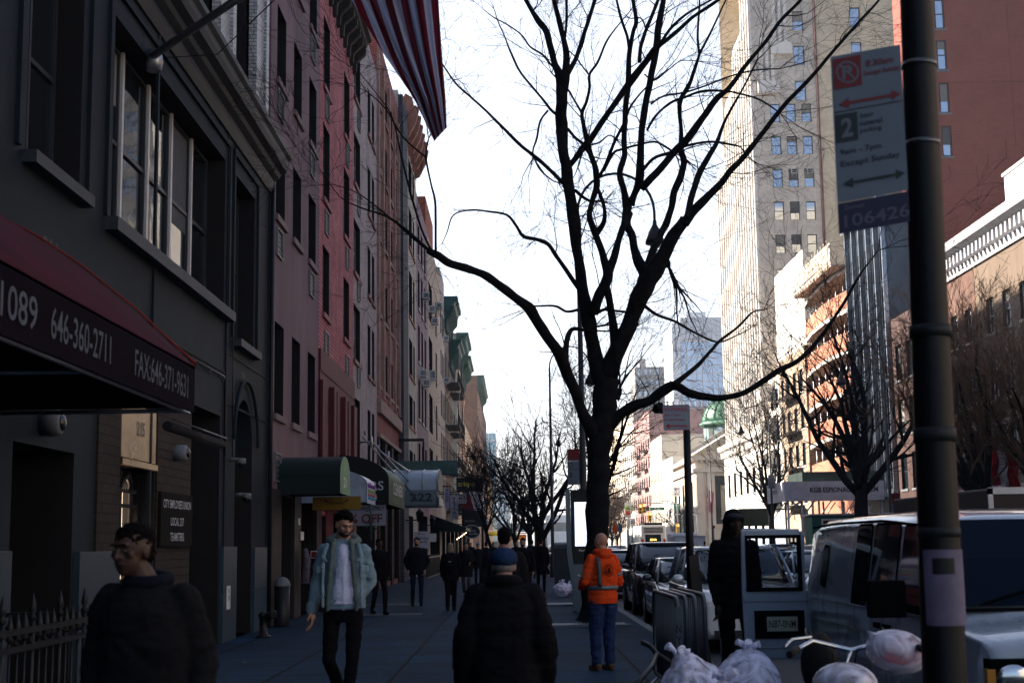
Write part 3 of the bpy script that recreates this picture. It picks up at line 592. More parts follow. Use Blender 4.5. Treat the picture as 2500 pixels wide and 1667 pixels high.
# ---- purple stucco
t, _ = block('dark plum stucco building with narrow windows and white air conditioners', -1, 74.02, 83.9, 20.4, streaky('plum_stucco', (.24, .16, .19), (.15, .1, .12)), [(75.3, 76.7), (78, 79.4), (80.8, 82.2)], [(5, 7), (8.3, 10.5), (11.4, 13.4), (14.3, 16.4), (17.2, 19)], sill=mat('grey_sill', (.3, .28, .28), .6), depth=.3, extra=[(75, 82.5, .1, 3.2, .6)])
for y, z in ((76.2, 10.6), (79.0, 10.4), (79.2, 15.4), (76.3, 5.1), (79, 5.1)): ac_unit(t, (LX, y, z), SF)
b = MB(brick('orange_brick', (.42, .1, .05), (.35, .08, .04), (.25, .12, .08))); b.box(LX - 5, LX - .1, 83.95, 92, 19, 22.6); b.build('orange_chimney_wall', t)
# ---- beige with AC
t, _ = block('buff brick apartment building with barred windows and box air conditioners', -1, 83.92, 98, 20.3, brick('buff_brick', (.5, .43, .33), (.42, .35, .27), (.36, .31, .26), stain=.25), [(85, 88.6), (92.5, 93.9)], [(5.3, 7.4), (8.4, 10.7), (11.9, 14.2), (15.3, 17.6)], style='dhgrm1', frame=mat('rust_window_frame', (.1, .03, .02), .6), depth=.25, extra=[(85, 96, .1, 3.4, .6)])
for y, z, s_ in ((85.4, 11.5, .8), (85.2, 15.6, .6), (88, 15.3, .6), (85.4, 5.2, .8), (88.2, 5, .8), (93.4, 17.2, .6)): ac_unit(t, (LX, y, z), SF, s_, s_ * .7)
# ---- grey narrow
t, _ = block('pale grey narrow building with small air conditioners', -1, 98.02, 104.5, 21, streaky('pale_grey_stucco', (.34, .33, .34), (.2, .2, .2)), [(99, 100.2), (101.2, 102.3), (103, 104)], [(4.5, 6.3), (7.6, 9.4), (10.6, 12.4), (13.5, 15.3), (16.5, 18.2)], extra=[(99, 103.6, .1, 3, .5)])
for z in (16.4, 13.3): ac_unit(t, (LX, 103, z), SF)
# ---- dark iron cornice pair and onwards
for lab, y0, y1, H, wm, n_, cor in (
    ('weathered brownstone with first heavy green metal cornice', 104.52, 112, 20.0, streaky('dark_brownstone', (.12, .1, .09), (.06, .05, .05)), 3, (M['green_cu'], 1.4, 1.0, .9)),
    ('brownstone with second green bracketed cornice and metal fire escape', 112.02, 119.8, 17.8, streaky('brownstone', (.16, .13, .11), (.08, .07, .06)), 3, (M['green_cu'], 1.3, 1.0, .9)),
    ('slate blue gabled building with white roof tank', 119.82, 127, 19.8, streaky('slate_blue_stucco', (.05, .08, .11), (.03, .05, .07)), 2, None),
    ('tan brick building with dark green cornice', 127.02, 137, 20.6, brick('tan_brick', (.4, .27, .2), (.33, .22, .16), (.3, .25, .2)), 3, (M['green_cu'], 1.5, 1.1, 1)),
    ('orange brick building with smaller dark green cornice', 137.02, 148, 19.8, brick('salmon_brick', (.38, .2, .15), (.32, .16, .12), (.3, .22, .2)), 3, (M['green_cu'], 1.3, 1.0, 1)),
    ('last tan building before the avenue corner', 148.02, 160, 14, brick('sandy_brick', (.5, .4, .3), (.42, .33, .25), (.35, .3, .25)), 4, None)):
    cw = (y1 - y0) / n_; cols = [(y0 + cw * (k + .28), y0 + cw * (k + .72)) for k in range(n_)]; rows = [(4.4 + 3.2 * k, 6.3 + 3.2 * k) for k in range(int((H - 5) / 3.2))]
    t, _ = block(lab, -1, y0, y1, H, wm, cols, rows, cornice=cor, sill=M['frame_grey'], extra=[(y0 + .6, y1 - .6, .1, 3.3, .6)])
    if 'second' in lab or 'first' in lab:
        for z in (4.3, 7.5, 10.7, 13.9):
            b = MB(M['black']); b.box(LX + .01, LX + 1.0, y0 + 1, y1 - 1, z - .3, z - .24); b.box(LX + .95, LX + 1.0, y0 + 1, y1 - 1, z + .6, z + .65); b.tube([(LX + .9, y0 + 1.5, z - .3), (LX + .9, y1 - 2, z + 2.9)], .05, 5)
            for k in range(16): y = y0 + 1 + (y1 - y0 - 2) * k / 15; b.box(LX + .96, LX + .99, y, y + .02, z - .3, z + .65)
            b.build('fire_escape', t)
    if 'slate' in lab: b = MB(M['white']); b.lathe((LX - 1.5, 124, 19.8), [(1, 0), (1, 2.2), (.1, 2.6)]); b.build('roof_tank', t)
# ================================================================ RIGHT ROW
NR = R(-90)
m_lime = streaky('pale_limestone', (.8, .76, .7), (.6, .56, .5), .75, 1, .1, .5)
m_tan = brick('greyish_tan_brick', (.7, .62, .53), (.58, .52, .44), (.62, .55, .47), .3, .1, .01, stain=.3)
m_yel = brick('yellow_buff_brick', (.72, .6, .42), (.62, .5, .35), (.55, .46, .34), .3, .1, .01, stain=.2)
m_cap = mat('white_stone_frame', (.5, .5, .52), .5)
tw = thing('tower_block', 'tall stepped limestone and brick tower with long vertical piers', 'building', (RW, 140, 0))
b = MB(m_lime)
secs = [(135.2, 141, 62), (141, 147, 54), (147, 153, 50), (153, 161, 44)]
pr = P_right(RW)
for y0, y1, H in secs:          # street face: thin projecting piers between dark window slots
    b.use(m_lime); n = int(round((y1 - y0) / 1.5)); step = (y1 - y0) / n
    slots = [(y0 + step * k + step * .55, y0 + step * (k + 1) - .02, 12.6, H - 2.5) for k in range(n)]
    facade(b, pr, y0, y1, 12, H, slots, .35)
    for k in range(n): b.box(RW - .28, RW + .02, y0 + step * k + .1, y0 + step * k + .38, 12, H - 1)
    b.box(RW + .02, RW + 9, y0, y1, H - .02, H); b.poly((RW, y1, 12), (RW + 9, y1, 12), (RW + 9, y1, H), (RW, y1, H)); 
b.build('street_front', tw, fix=False)
for y0, y1, H in secs:          # spandrels and windows inside the slots
    n = int(round((y1 - y0) / 1.5)); step = (y1 - y0) / n
    for k in range(n):
        if k % 2: 
            b = MB(M['glass_far'], m_tc); z = 12.7
            while z < H - 4.6: b.box(RW + .2, RW + .3, y0 + step * k + step * .56, y0 + step * (k + 1) - .03, z, z + 1.9); z += 3.15
            b.build('window_strip', tw)
        else:
            b = MB(mat('brown_spandrel', (.2, .13, .1), .8) if 'brown_spandrel' not in bpy.data.materials else bpy.data.materials['brown_spandrel']); b.box(RW + .22, RW + .3, y0 + step * k + step * .56, y0 + step * (k + 1) - .03, 12.62, H - 2.55); b.build('spandrel_strip', tw)
b = MB(m_lime)                 # three-storey base and its cornice
bw = [(136.5 + k * 4.1, 138.2 + k * 4.1, z0, z1) for k in range(6) for z0, z1 in ((1.2, 3.7), (6.3, 8.8))]
facade(b, P_right(RW - .35), 133.5, 161, 0, 11.6, bw, .5); b.poly((RW - .35, 133.5, 0), (RW + 9, 133.5, 0), (RW + 9, 133.5, 11.6), (RW - .35, 133.5, 11.6)); b.poly((RW - .35, 161, 0), (RW + 9, 161, 0), (RW + 9, 161, 11.6), (RW - .35, 161, 11.6))
b.box(RW - .34, RW + 1, 133.5, 161, 11.58, 12)
b.build('base_wall', tw, fix=False)
b = MB(m_lime); b.prism([(RW + .1, 10.7), (RW - .4, 10.75), (RW - .5, 11.2), (RW - 1.0, 11.5), (RW - 1.1, 12.0), (RW + .1, 12.1)], lambda a, u, v: (u, a, v), 133.4, 161.1)
for k in range(46): y = 133.6 + k * .6; b.box(RW - .75, RW - .3, y, y + .26, 10.75, 11.42)
b.build('cornice', tw)
for y0, y1, z0, z1 in bw: window(tw, (RW - .35, (y0 + y1) / 2, z0), NR, y1 - y0, z1 - z0, 'dhm1', M['frame_dark'], M['glass_far'], m_cap, .35, .12)
b = MB(m_tan); TY = 135.2; wr = []
for r_ in range(11):
    z = 9.8 + r_ * 3.3 + (.0 if r_ < 6 else .1)
    for x in (26.35, 27.9, 29.45): wr.append((x - .48, x + .48, z - .5, z + 1.35))
for z in (44.6, 48.2, 51.8): wr.append((28.45, 29.5, z, z + 2)); wr.append((34.2, 35.2, z + .3, z + 2.3))
facade(b, P_front(TY), RW, 30.6, 0, 62, wr, .22); b.build('side_wall', tw, fix=False)
b = MB(m_yel); facade(b, P_front(TY + .02), 30.6, 48, 0, 66, [q for q in wr if q[0] > 31] , .22); b.poly((48, TY, 0), (48, TY + 20, 0), (48, TY + 20, 66), (48, TY, 66)); b.poly((RW, TY + 20, 0), (48, TY + 20, 0), (48, TY + 20, 66), (RW, TY + 20, 66)); b.poly((RW, TY, 62), (48, TY, 66), (48, TY + 20, 66), (RW, TY + 20, 62))
for x in (33, 36.4, 39.5, 43): 
    b.box(x, x + .5, TY - .12, TY + .04, 30, 65)
b.build('rear_wing', tw, fix=False)
m_sky_frame = mat('tower_window_frame', (.04, .05, .06), .5)
for q in wr: window(tw, ((q[0] + q[1]) / 2, TY + (.02 if q[0] > 31 else 0), q[2]), 0, q[1] - q[0], q[3] - q[2], 'dh', m_sky_frame, M['glass_far'], m_tan, .16, .05)
b = MB(mat('rusty_downpipe', (.14, .06, .05), .6)); b.tube([(30.62, TY - .08, 3), (30.62, TY - .08, 61)], .14, 8); b.build('downpipe', tw)
for x, z in ((27.9, 41.1), (29.45, 41.1)): pass
for x in (27.95, 29.5): ac_unit(tw, (x, TY, 37.15), 0, .6, .45, .3)
b = MB(m_lime)
for z0, x0 in ((46.5, 25.0), (50.5, 26.4)):     # shallow bay of pale stone fins near the top
    for k in range(3): b.box(x0 + k * .55, x0 + k * .55 + .3, TY - .3, TY + .02, z0, z0 + 4.5)
    b.box(x0 - .3, x0 + 1.8, TY - .45, TY + .02, z0 - 1.2, z0)
b.build('stone_bay', tw)
# ---- balcony building, tan fire escape building
def escape(t, xf, s, y0, y1, zs_, m=None):
    for z in zs_:
        b = MB(m or M['black']); X0, X1 = sorted((xf + s * .02, xf + s * 1.0)); b.box(X0, X1, y0, y1, z, z + .06); xo = xf + s * .98
        b.box(xo - .02, xo + .02, y0, y1, z + .9, z + .95)
        for k in range(12): y = y0 + (y1 - y0) * k / 11; b.box(xo - .012, xo + .012, y - .012, y + .012, z, z + .95)
        b.tube([(xf + s * .7, y0 + .4, z), (xf + s * .7, y1 - .4, z + 3)], .05, 4); b.build('fire_escape', t)
t, _ = block('white rendered building with stacked projecting bays beside the tower', 1, 128, 133.4, 17, m_lime, [(129, 130.2), (131.5, 132.6)], [(4.6 + 3 * k, 6.4 + 3 * k) for k in range(4)], pane=M['glass_far'])
for k in range(4):
    b = MB(m_lime, M['dark']); z = 5 + 3.1 * k; b.box(RW - 1.3, RW + .02, 130.6, 133, z, z + 1.2); b.prism([(RW - 1.4, z + 1.22), (RW, z + 1.9), (RW, z + 1.22)], lambda a, u, v: (u, a, v), 130.5, 133.1); b.build('balcony', t)
m_tanr = brick('sandy_brown_brick', (.5, .36, .25), (.42, .3, .2), (.4, .32, .25), .3, .1, .012)
t, _ = block('sandy brick building with metal fire escape beside the orange one', 1, 116.4, 127.95, 17.6, m_tanr, [(117.6, 119), (120.4, 121.8), (123.4, 124.8), (126, 127.2)], [(4.6 + 3.1 * k, 6.5 + 3.1 * k) for k in range(4)], pane=M['glass_far'], sill=m_lime)
escape(t, RW, -1, 119, 125.5, [4.4, 7.5, 10.6, 13.7])
b = MB(m_lime); b.prism([(RW + .5, 17.6), (RW + .5, 26), (RW + 4, 21), (RW + 7, 17.6)], lambda a, u, v: (u, a, v), 118, 131); b.build('party_wall_gable', t)
# ---- orange half-built building
m_or = mat('orange_sheathing', (.42, .17, .1), .75, var=.25, vs=4)
m_slab = mat('raw_concrete_slab', (.6, .56, .52), .8)
m_ply = mat('brown_plywood', (.2, .11, .05), .8, var=.3)
t = thing('building_under_construction', 'orange sheathed half-built building with white slab edges and plank platform on top', 'building', (RW, 108, 0))
for k in range(7):
    z = 3.0 + 2.95 * k; b = MB(m_slab)
    b.prism([(100, RW - .05), (103, RW - .35), (107, RW - .5), (112, RW - .3), (116.2, RW + .1), (116.2, RW + 13), (100, RW + 13)], lambda a, u, v: (v, u, a), z, z + .28); b.build('floor_slab', t)
    if k < 6:
        b = MB(m_or); pts = [(100.2, RW - .02), (103, RW - .32), (107, RW - .46), (112, RW - .26), (116, RW + .12)]
        for (ya, xa), (yb, xb) in zip(pts, pts[1:]):
            b.poly((xa, ya, z + .28), (xb, yb, z + .28), (xb, yb, z + 1.6), (xa, ya, z + 1.6)); b.poly((xa + .15, ya, z + .28), (xb + .15, yb, z + .28), (xb + .15, yb, z + 1.6), (xa + .15, ya, z + 1.6)); b.poly((xa, ya, z + 1.6), (xb, yb, z + 1.6), (xb + .15, yb, z + 1.6), (xa + .15, ya, z + 1.6))
        b.build('sheathing_panel', t, fix=False)
        b = MB(m_ply); b.box(RW + 1.4, RW + 1.5, 100.3, 116, z + .29, z + 2.94); b.build('plywood_wall', t)
        b = MB(M['steel'])
        for y in (101, 103.2, 105.5, 108, 110.2, 112.6, 114.8): b.tube([(RW + .3, y, z + .28), (RW + .3, y, z + 2.95)], .05, 6)
        b.build('prop', t)
b = MB(mat('pale_netting', (.6, .5, .4), .8, var=.35, vs=3)); b.box(RW - 1.25, RW - 1.2, 100.2, 114, 21.2, 22.8); b.box(RW - 1.2, RW + 1, 100.2, 114, 21.1, 21.2)
for y in range(101, 114): b.box(RW - 1.29, RW - 1.25, y, y + .1, 20.9, 23.1)
for z in (21.5, 22.0, 22.5): b.box(RW - 1.3, RW - 1.26, 100.2, 114, z, z + .08)
b.build('scaffold_platform', t)
# ---- steel-fronted building
m_steelb = mat('slate_steel_cladding', (.05, .065, .085), .35, .5, var=.3, vs=.8)
t, _ = block('slate grey metal-clad building with tall narrow bays', 1, 89.6, 99.95, 23.6, m_steelb, [(90.2 + 1.95 * k, 91.4 + 1.95 * k) for k in range(5)], [(5.2 + 3.3 * k, 7.9 + 3.3 * k) for k in range(5)], style='dhm1', frame=M['frame_grey'], pane=M['glass'], depth=.3)
b = MB(mat('bright_zinc_rib', (.2, .22, .26), .25, .7, var=.3, vs=1.2))
for k in range(6): y = 89.7 + 1.98 * k; b.box(RW - .3, RW + .01, y, y + .16, 4.6, 23.4); b.box(RW - .2, RW + .01, y + .24, y + .34, 4.6, 23.4)
b.box(RW - .5, RW + .01, 89.6, 99.9, 23.2, 23.7); b.box(RW - .35, RW + .01, 89.6, 99.9, 4.2, 4.7); b.build('ribs', t)
# ---- dark brown loft
t, _ = block('dark brown brick loft building', 1, 78.9, 89.55, 15.4, brick('very_dark_brick', (.09, .045, .035), (.07, .035, .03), (.05, .035, .03)), [(80 + 2.5 * k, 81.4 + 2.5 * k) for k in range(4)], [(4.6 + 3.4 * k, 6.8 + 3.4 * k) for k in range(3)], pane=M['glass'], sill=M['frame_grey'])
# ---- red brick slab behind
m_rb2 = brick('smooth_red_brick', (.3, .075, .05), (.26, .065, .045), (.17, .06, .045), .3, .1, .01, stain=.15)
t = thing('brick_apartment_slab', 'tall plain red brick slab with one column of slit windows', 'building', (34, 89, 0))
b = MB(m_rb2); sl_ = [(28.05, 28.7, z, z + 2.0) for z in (26.0, 28.9, 31.8, 34.6, 37.6)]
facade(b, P_front(88.9), 26.2, 48, 0, 44, sl_, .15)
b.box(32.82, 32.9, 88.86, 88.9, 18, 44); b.box(26.2, 48, 88.86, 88.9, 30.9, 30.98)
b.poly((26.2, 88.9, 0), (26.2, 92, 0), (26.2, 92, 44), (26.2, 88.9, 44)); b.poly((26.2, 88.9, 44), (48, 88.9, 44), (48, 92, 44), (26.2, 92, 44)); b.poly((48, 88.9, 0), (48, 92, 0), (48, 92, 44), (48, 88.9, 44)); b.use(m_yel); b.poly((26.2, 92, 0), (48, 92, 0), (48, 92, 44), (26.2, 92, 44))  # unseen back face made buff to keep red out of tower reflections
b.build('wall', t, fix=False)
for q in sl_: window(t, ((q[0] + q[1]) / 2, 88.9, q[2]), 0, .6, 2.0, 'dh' if q[2] > 30 else 'x', M['frame_dark'], M['glass_far'], M['frame_grey'], .1, .05)
# ---- corniced brick building (right edge)
m_rb3 = brick('warm_brown_brick', (.17, .085, .06), (.14, .07, .05), (.12, .08, .06), stain=.35)
m_stone = mat('weathered_stone', (.42, .38, .33), .75, var=.25)
for lab, y0, y1, H, cat_m in (('warm brown brick building with white dentilled cornice', 73.05, 78.85, 17.2, m_rb3), ('beige stone fronted building with white dentilled cornice and flags at the right edge', 60, 73, 17.2, streaky('warm_beige_stone', (.17, .125, .09), (.1, .07, .05))), ('brick building at the right edge nearer the camera', 42, 59.95, 17.4, m_rb3), ('long brown brick row opposite the hall', 12, 41.9, 18, m_rb3), ('pale stone row beside the photographer', -30, 11.9, 19, m_stone)):
    n_ = int((y1 - y0) / 2.4); cols = [(y0 + .7 + 2.4 * k, y0 + 1.8 + 2.4 * k) for k in range(n_)]
    t, _ = block(lab, 1, y0, y1, H, cat_m, cols, [(4.8, 7), (8.4, 10.5), (11.8, 13.6)], style='dhm1', frame=M['frame_white'], sill=m_stone, extra=[(y0 + 1 + 4.8 * k, y0 + 3.6 + 4.8 * k, .05, 3.4, .6) for k in range(n_ // 2)])
    b = MB(m_cap); xs = RW
    b.prism([(xs + .3, H - 1.6), (xs - .12, H - 1.6), (xs - .15, H - .9), (xs - .6, H - .55), (xs - .9, H - .4), (xs - 1.0, H), (xs + .3, H + .15)], lambda a, u, v: (u, a, v), y0 + .02, y1 - .02)
    if y0 > 40:
        y = y0 + .1
        while y < y1 - .4: b.box(xs - .55, xs - .1, y, y + .22, H - 1.15, H - .62); y += .62
    b.build('cornice', t)
    if y0 > 40:
        for a, c in cols:
            b = MB(m_stone); b.box(RW - .12, RW + .02, a - .18, a - .005, 4.7, 7.05); b.box(RW - .12, RW + .02, c + .005, c + .18, 4.7, 7.05); b.box(RW - .28, RW + .02, a - .25, c + .25, 7.06, 7.3); b.build('window_surround', t)
        b = MB(m_stone); b.box(RW - .2, RW + .02, y0 + .02, y1 - .02, 3.6, 4.1); b.build('stone_band', t)
t = thing('added_shade_tower', 'unseen plain brick tower added behind the left row roofs for its shade', 'building', (-16, 86, 0)); b = MB(m_redb); b.box(-24, -12, 72, 101, 0, 38); b.build('wall', t)  # unseen tower, added only to cast shade on the right row
t = thing('roof_bulkhead', 'white rendered stair bulkhead on the corniced brick roof', 'bulkhead', (27.5, 74, 17.2))
b = MB(M['white']); b.box(26.4, 31, 68, 73.5, 17.2, 20.6); b.box(26.3, 31.1, 67.9, 73.6, 20.6, 20.75); b.build('box', t); b = MB(M['white']); b.box(26.2, 28.2, 74.2, 78, 17.2, 18.9); b.build('low_box', t)
b = MB(M['black'])
for k in range(9): b.box(25.0, 25.03, 66 + k * 1.2, 66.03 + k * 1.2, 17.2, 18.3)
b.box(25.0, 25.03, 66, 75.7, 18.3, 18.34); b.box(25, 25.03, 66, 75.7, 17.8, 17.83); b.build('guard_rail', t)
for px, Y, lab, mm in ((2368, 66, 'small striped flag with blue corner hung on the brick building', 0), (2408, 62, 'red and white flag hanging left of the stone doorway', 1), (2492, 58, 'plain red flag at the right edge of the picture', 2)):
    c = at(px, 1060, Y); b = MB(mat('flag_red_%d' % mm, (.35, .02, .02), .8), mat('flag_white_%d' % mm, (.55, .55, .58), .8), mat('flag_blue_%d' % mm, (.02, .03, .2), .8))
    for j in range(14):
        for i in range(8):
            fx = lambda a, bb: (c.x + a * .16 + .05 * math.sin(bb * 1.1), c.y + .12 * math.sin(a * 1.7 + bb * .3), c.z - bb * .15 - a * .05)
            b.cur = (2 if j < 6 and i < 5 else i % 2) if mm == 0 else (1 if mm == 1 and i in (3, 4) else 0)
            b.poly(fx(i, j), fx(i + 1, j), fx(i + 1, j + 1), fx(i, j + 1))
    b.use(M['steel']); b.tube([(RW, c.y, c.z - 1.2), (c.x - .2, c.y, c.z + .2)], .03, 6)
    o = b.build('flag'); tag(o, lab, 'flag')
# ---- museum shed
m_shed = mat('white_hoarding', (.5, .5, .56), .6, var=.15)
t = thing('sidewalk_shed', 'white boarded sidewalk shed lettered for a museum', 'scaffold shed', (20.5, 95, 0))
b = MB(m_shed); b.box(17.45, 23.9, 91.7, 91.8, 4.05, 5.3); b.box(17.45, 17.55, 91.8, 98, 4.05, 5.3); b.box(17.55, 23.9, 91.8, 98, 4.2, 4.3); b.build('hoarding', t)
b = MB(M['black']); put_text(b, "KGB ESPIONAGE MUSEUM", (21.3, 91.69, 4.75), (1, 0, 0), (0, 0, 1), .34, 4.4, .03); put_text(b, "MUSEUM", (17.44, 95, 4.75), (0, -1, 0), (0, 0, 1), .25, 1.6, .02); b.build('lettering', t)
b = MB(mat('shed_top_green', (.02, .035, .03), .7)); b.box(18.8, 23.9, 92.5, 97.5, 5.3, 5.95); b.build('upper_box', t)
for x in (17.7, 18.6, 19.7, 21.2, 22.6, 23.8):
    for y in (92, 97.6):
        b = MB(m_shed); b.tube([(x, y, 0), (x, y, 4.15)], .07, 8)
        if x < 23: b.tube([(x, y, 2.9), (x + .45, y, 3.6), (x + .85, y, 4.1)], .04, 6)
        b.build('post', t)
for lab, px0, px1, Y, in (('green entrance canopy with its lit side painted white beyond the museum shed', 1806, 1884, 118),):
    t = thing('entrance_canopy', lab, 'canopy', (20, 120, 0)); m_gc = mat('dark_green_canvas', (.015, .04, .028), .8)
    b = MB(m_gc); b.box(18.65, 21.3, 118, 118.1, 2.75, 4.2); b.box(18.7, 24.2, 118.1, 121.5, 4.1, 4.2); b.build('end_panel', t)
    b = MB(M['white']); b.box(18.6, 18.7, 118.1, 126, 2.75, 4.2); b.build('side_panel', t)  # light on the green canvas put into a white side panel
    b = MB(M['steel']); [b.tube([(x, y, 0), (x, y, 2.8)], .05, 6) for x in (18.7,) for y in (118.2, 125.8)]; b.build('post', t)
# ---- bank with pediment and dome (across the avenue)
m_cream = mat('cream_stone', (.6, .52, .42), .7, var=.12, vs=.6)
t = thing('bank_building', 'cream classical bank with pediment, big gridded window and green copper dome', 'building', (27, 195, 0))
b = MB(m_cream); BY = 190; facade(b, P_front(BY), RW, 42, 0, 12.8, [(26.9, 30.8, 3.8, 10.2)], .8); facade(b, P_right(RW), BY, 216, 0, 12.8, [(BY + 3 + 5 * k, BY + 5.2 + 5 * k, 2.5, 9.5) for k in range(5)], .6)
b.poly((RW, BY, 12.8), (42, BY, 12.8), (42, 216, 12.8), (RW, 216, 12.8)); b.build('wall', t, fix=False)
b = MB(m_cream); b.box(RW - .35, 42, BY - .5, BY + .01, 10.7, 11.2); b.box(RW - .55, 42, BY - .7, BY + .01, 12.3, 12.85); b.box(RW - .55, RW + .01, BY, 216, 12.3, 12.85); b.box(RW - .3, RW + .01, BY, 216, 10.7, 11.2)
for k in range(24): b.box(RW + k * .7, RW + .3 + k * .7, BY - .62, BY - .3, 12.0, 12.3)
b.build('entablature', t)
b = MB(m_cream); b.prism([(RW - .5, 12.86), (33.2, 18.4), (42, 12.86)], lambda a, u, v: (u, a, v), BY + .2, BY + 20); b.build('pediment_roof', t)
b = MB(m_cream); b.prism([(RW - .9, 12.9), (RW - .9, 13.5), (33.2, 19.4), (42.5, 13.5), (42.5, 12.9), (33.2, 18.6)], lambda a, u, v: (u, a, v), BY - .9, BY + .2)
for k in range(12): x = RW + .4 + k * .75; b.box(x, x + .3, BY - .85, BY - .3, 12.9 + (x - RW) * .62 - .1, 13.2 + (x - RW) * .62)
b.build('pediment_cornice', t)
for x in (RW + .1, RW + 1.5): b = MB(m_cream); b.box(x, x + 1.0, BY - .35, BY + .01, .01, 10.7); b.build('pilaster', t)
for x in (31.2, 33.5): b = MB(m_cream); b.lathe((x, BY - .4, 0), [(.6, 0), (.55, .5), (.48, 9.8), (.7, 10.3), (.7, 10.7)], 14); b.build('column', t)
window(t, (28.8, BY, 4.6), 0, 2.3, 4.4, 'm2gr', M['black'], mat('warm_tan_glass', (.45, .38, .25), .3), m_cream, .6, .15)  # pane in a warm tan base colour
b = MB(mat('verdigris_dome', (.08, .2, .13), .5, var=.3, vs=.7)); dc = (33.3, 215, 0); b.lathe(dc, [(4.5 * math.cos(a * math.pi / 20), 19.4 + 3.9 * math.sin(a * math.pi / 20)) for a in range(10)] + [(.1, 23.4)], 32)
b.lathe(dc, [(4.9, 18.9), (4.9, 19.2), (4.5, 19.45)], 32); b.lathe(dc, [(4.3, 14), (4.3, 18.9)], 32)
for k in range(16):
    a = 2 * math.pi * k / 16; b.tube([(dc[0] + (4.55 * math.cos(q * math.pi / 20)) * math.cos(a), dc[1] + (4.55 * math.cos(q * math.pi / 20)) * math.sin(a), 19.4 + 3.95 * math.sin(q * math.pi / 20)) for q in range(10)], .09, 4)
    b.use(M['frame_grey']) if False else None
b.build('dome', t)
b = MB(M['glass_far'])
for k in range(16): a = 2 * math.pi * (k + .5) / 16; b.obox((dc[0] + 4.3 * math.cos(a), dc[1] + 4.3 * math.sin(a), 17.6), (.04 * math.cos(a), .04 * math.sin(a), 0), (-.5 * math.sin(a), .5 * math.cos(a), 0), (0, 0, .8))
b.build('drum_windows', t)
b = MB(M['black'], mat('bank_flag', (.3, .1, .12), .8)); b.tube([at(1727, 1190, 189), at(1727, 1215, 188)], .06, 5); b.use(bpy.data.materials['bank_flag']); q = at(1730, 1195, 188); b.poly(q, q + Vector((.7, 0, -.4)), q + Vector((.5, .2, -3.2)), q + Vector((-.1, 0, -2.8))); b.build('flag', t)
# ---- beyond the avenue
def far_block(lab, side, y0, y1, H, m, n_, rows0=4.5, step=3.4, xf=None, wh=1.9, cor=None, ww=.44):
    cw = (y1 - y0) / n_; cols = [(y0 + cw * (k + .5 - ww / 2), y0 + cw * (k + .5 + ww / 2)) for k in range(n_)]; rows = [(rows0 + step * k, rows0 + wh + step * k) for k in range(int((H - rows0 - 1) / step))]
    return block(lab, side, y0, y1, H, m, cols, rows, pane=M['glass_far'], xf=xf, style='dh', cornice=cor)
m_pinkf = brick('faded_rose_brick', (.42, .24, .22), (.36, .2, .18), (.3, .22, .2), .4, .15, .02)
far_block('pale lit stone building just beyond the domed bank', 1, 217, 232, 14.5, m_lime, 6)
far_block('cream walk-up with long regular rows of windows', 1, 232.1, 252, 19, m_cream, 8)
t, _ = far_block('rose brick tenement with fire escapes far along the street', 1, 252.1, 285, 25, m_pinkf, 7); escape(t, RW, -1, 256, 264, [4.4 + 3.4 * k for k in range(5)]); escape(t, RW, -1, 272, 280, [4.4 + 3.4 * k for k in range(5)])
far_block('greyish brick tenement beyond the rose one', 1, 285.1, 330, 28, m_tan, 9)
far_block('last pale block before the river on the right', 1, 330.1, 420, 32, m_yel, 12)
far_block('brown brick apartment house past the avenue on the left', -1, 201, 232, 25.5, brick('umber_brick', (.3, .17, .12), (.24, .14, .1), (.22, .16, .13), .4, .15, .02), 8, cor=(M['green_cu'], 1.2, 1, 2), ww=.4)
far_block('dark tall apartment house past the avenue on the left', -1, 232.1, 265, 24, brick('soot_brick', (.14, .09, .075), (.11, .07, .06), (.1, .08, .07), .4, .15, .02), 8)
far_block('sandy low block far along the left side', -1, 265.1, 330, 16, m_tanr, 10)
t = thing('glass_office_building', 'small blue glass office block behind the left row', 'building', (-12, 430, 0)); m_bluegl = glassy('blue_curtain_wall', (.3, .5, .6), .15, .1, .3, .8, .4)
b = MB(m_bluegl); b.box(-13, -5.4, 430, 460, 0, 35); b.build('curtain_wall', t)
b = MB(M['frame_white'])
for k in range(10): b.box(-13.05, -5.35, 429.9, 430, 3.4 * k + 2, 3.4 * k + 2.25)
for k in range(8): x = -13 + k * 1.08; b.box(x, x + .1, 429.9, 430, 0, 35)
b.build('mullions', t)
t = thing('rooftop_glasshouse', 'glazed penthouse with white tank above the tan corner building', 'building', (-9, 190, 18)); b = MB(m_bluegl); b.box(-14, -6.2, 170, 176, 14, 21); b.build('glazing', t)
b = MB(M['frame_white']); [b.box(-14, -6.15, 169.9, 170, z, z + .15) for z in (15, 17, 19, 20.9)]; [b.box(x, x + .12, 169.88, 170, 14, 21) for x in (-9, -8, -7, -6.3)]; b.lathe((-8.3, 173, 21), [(1.1, 0), (1.1, 1.2), (.6, 1.9), (.1, 2.1)], 14); b.build('frame', t)
t = thing('corner_block', 'sandstone corner block with brown cornice before the avenue', 'building', (LX, 165, 0)); b = MB(m_tanr); facade(b, P_left(LX), 160.02, 172, 0, 14, [(161 + 2.7 * k, 162.4 + 2.7 * k, z, z + 2) for k in range(4) for z in (4.5, 7.6, 10.7)], .3); b.poly((LX, 172, 0), (-20, 172, 0), (-20, 172, 14), (LX, 172, 14)); b.poly((LX, 160, 14), (-20, 160, 14), (-20, 172, 14), (LX, 172, 14)); b.build('wall', t, fix=False)
for k in range(4):
    for z in (4.5, 7.6, 10.7): window(t, (LX, 161.7 + 2.7 * k, z), SF, 1.4, 2, 'dh', None, M['glass_far'], m_lime)
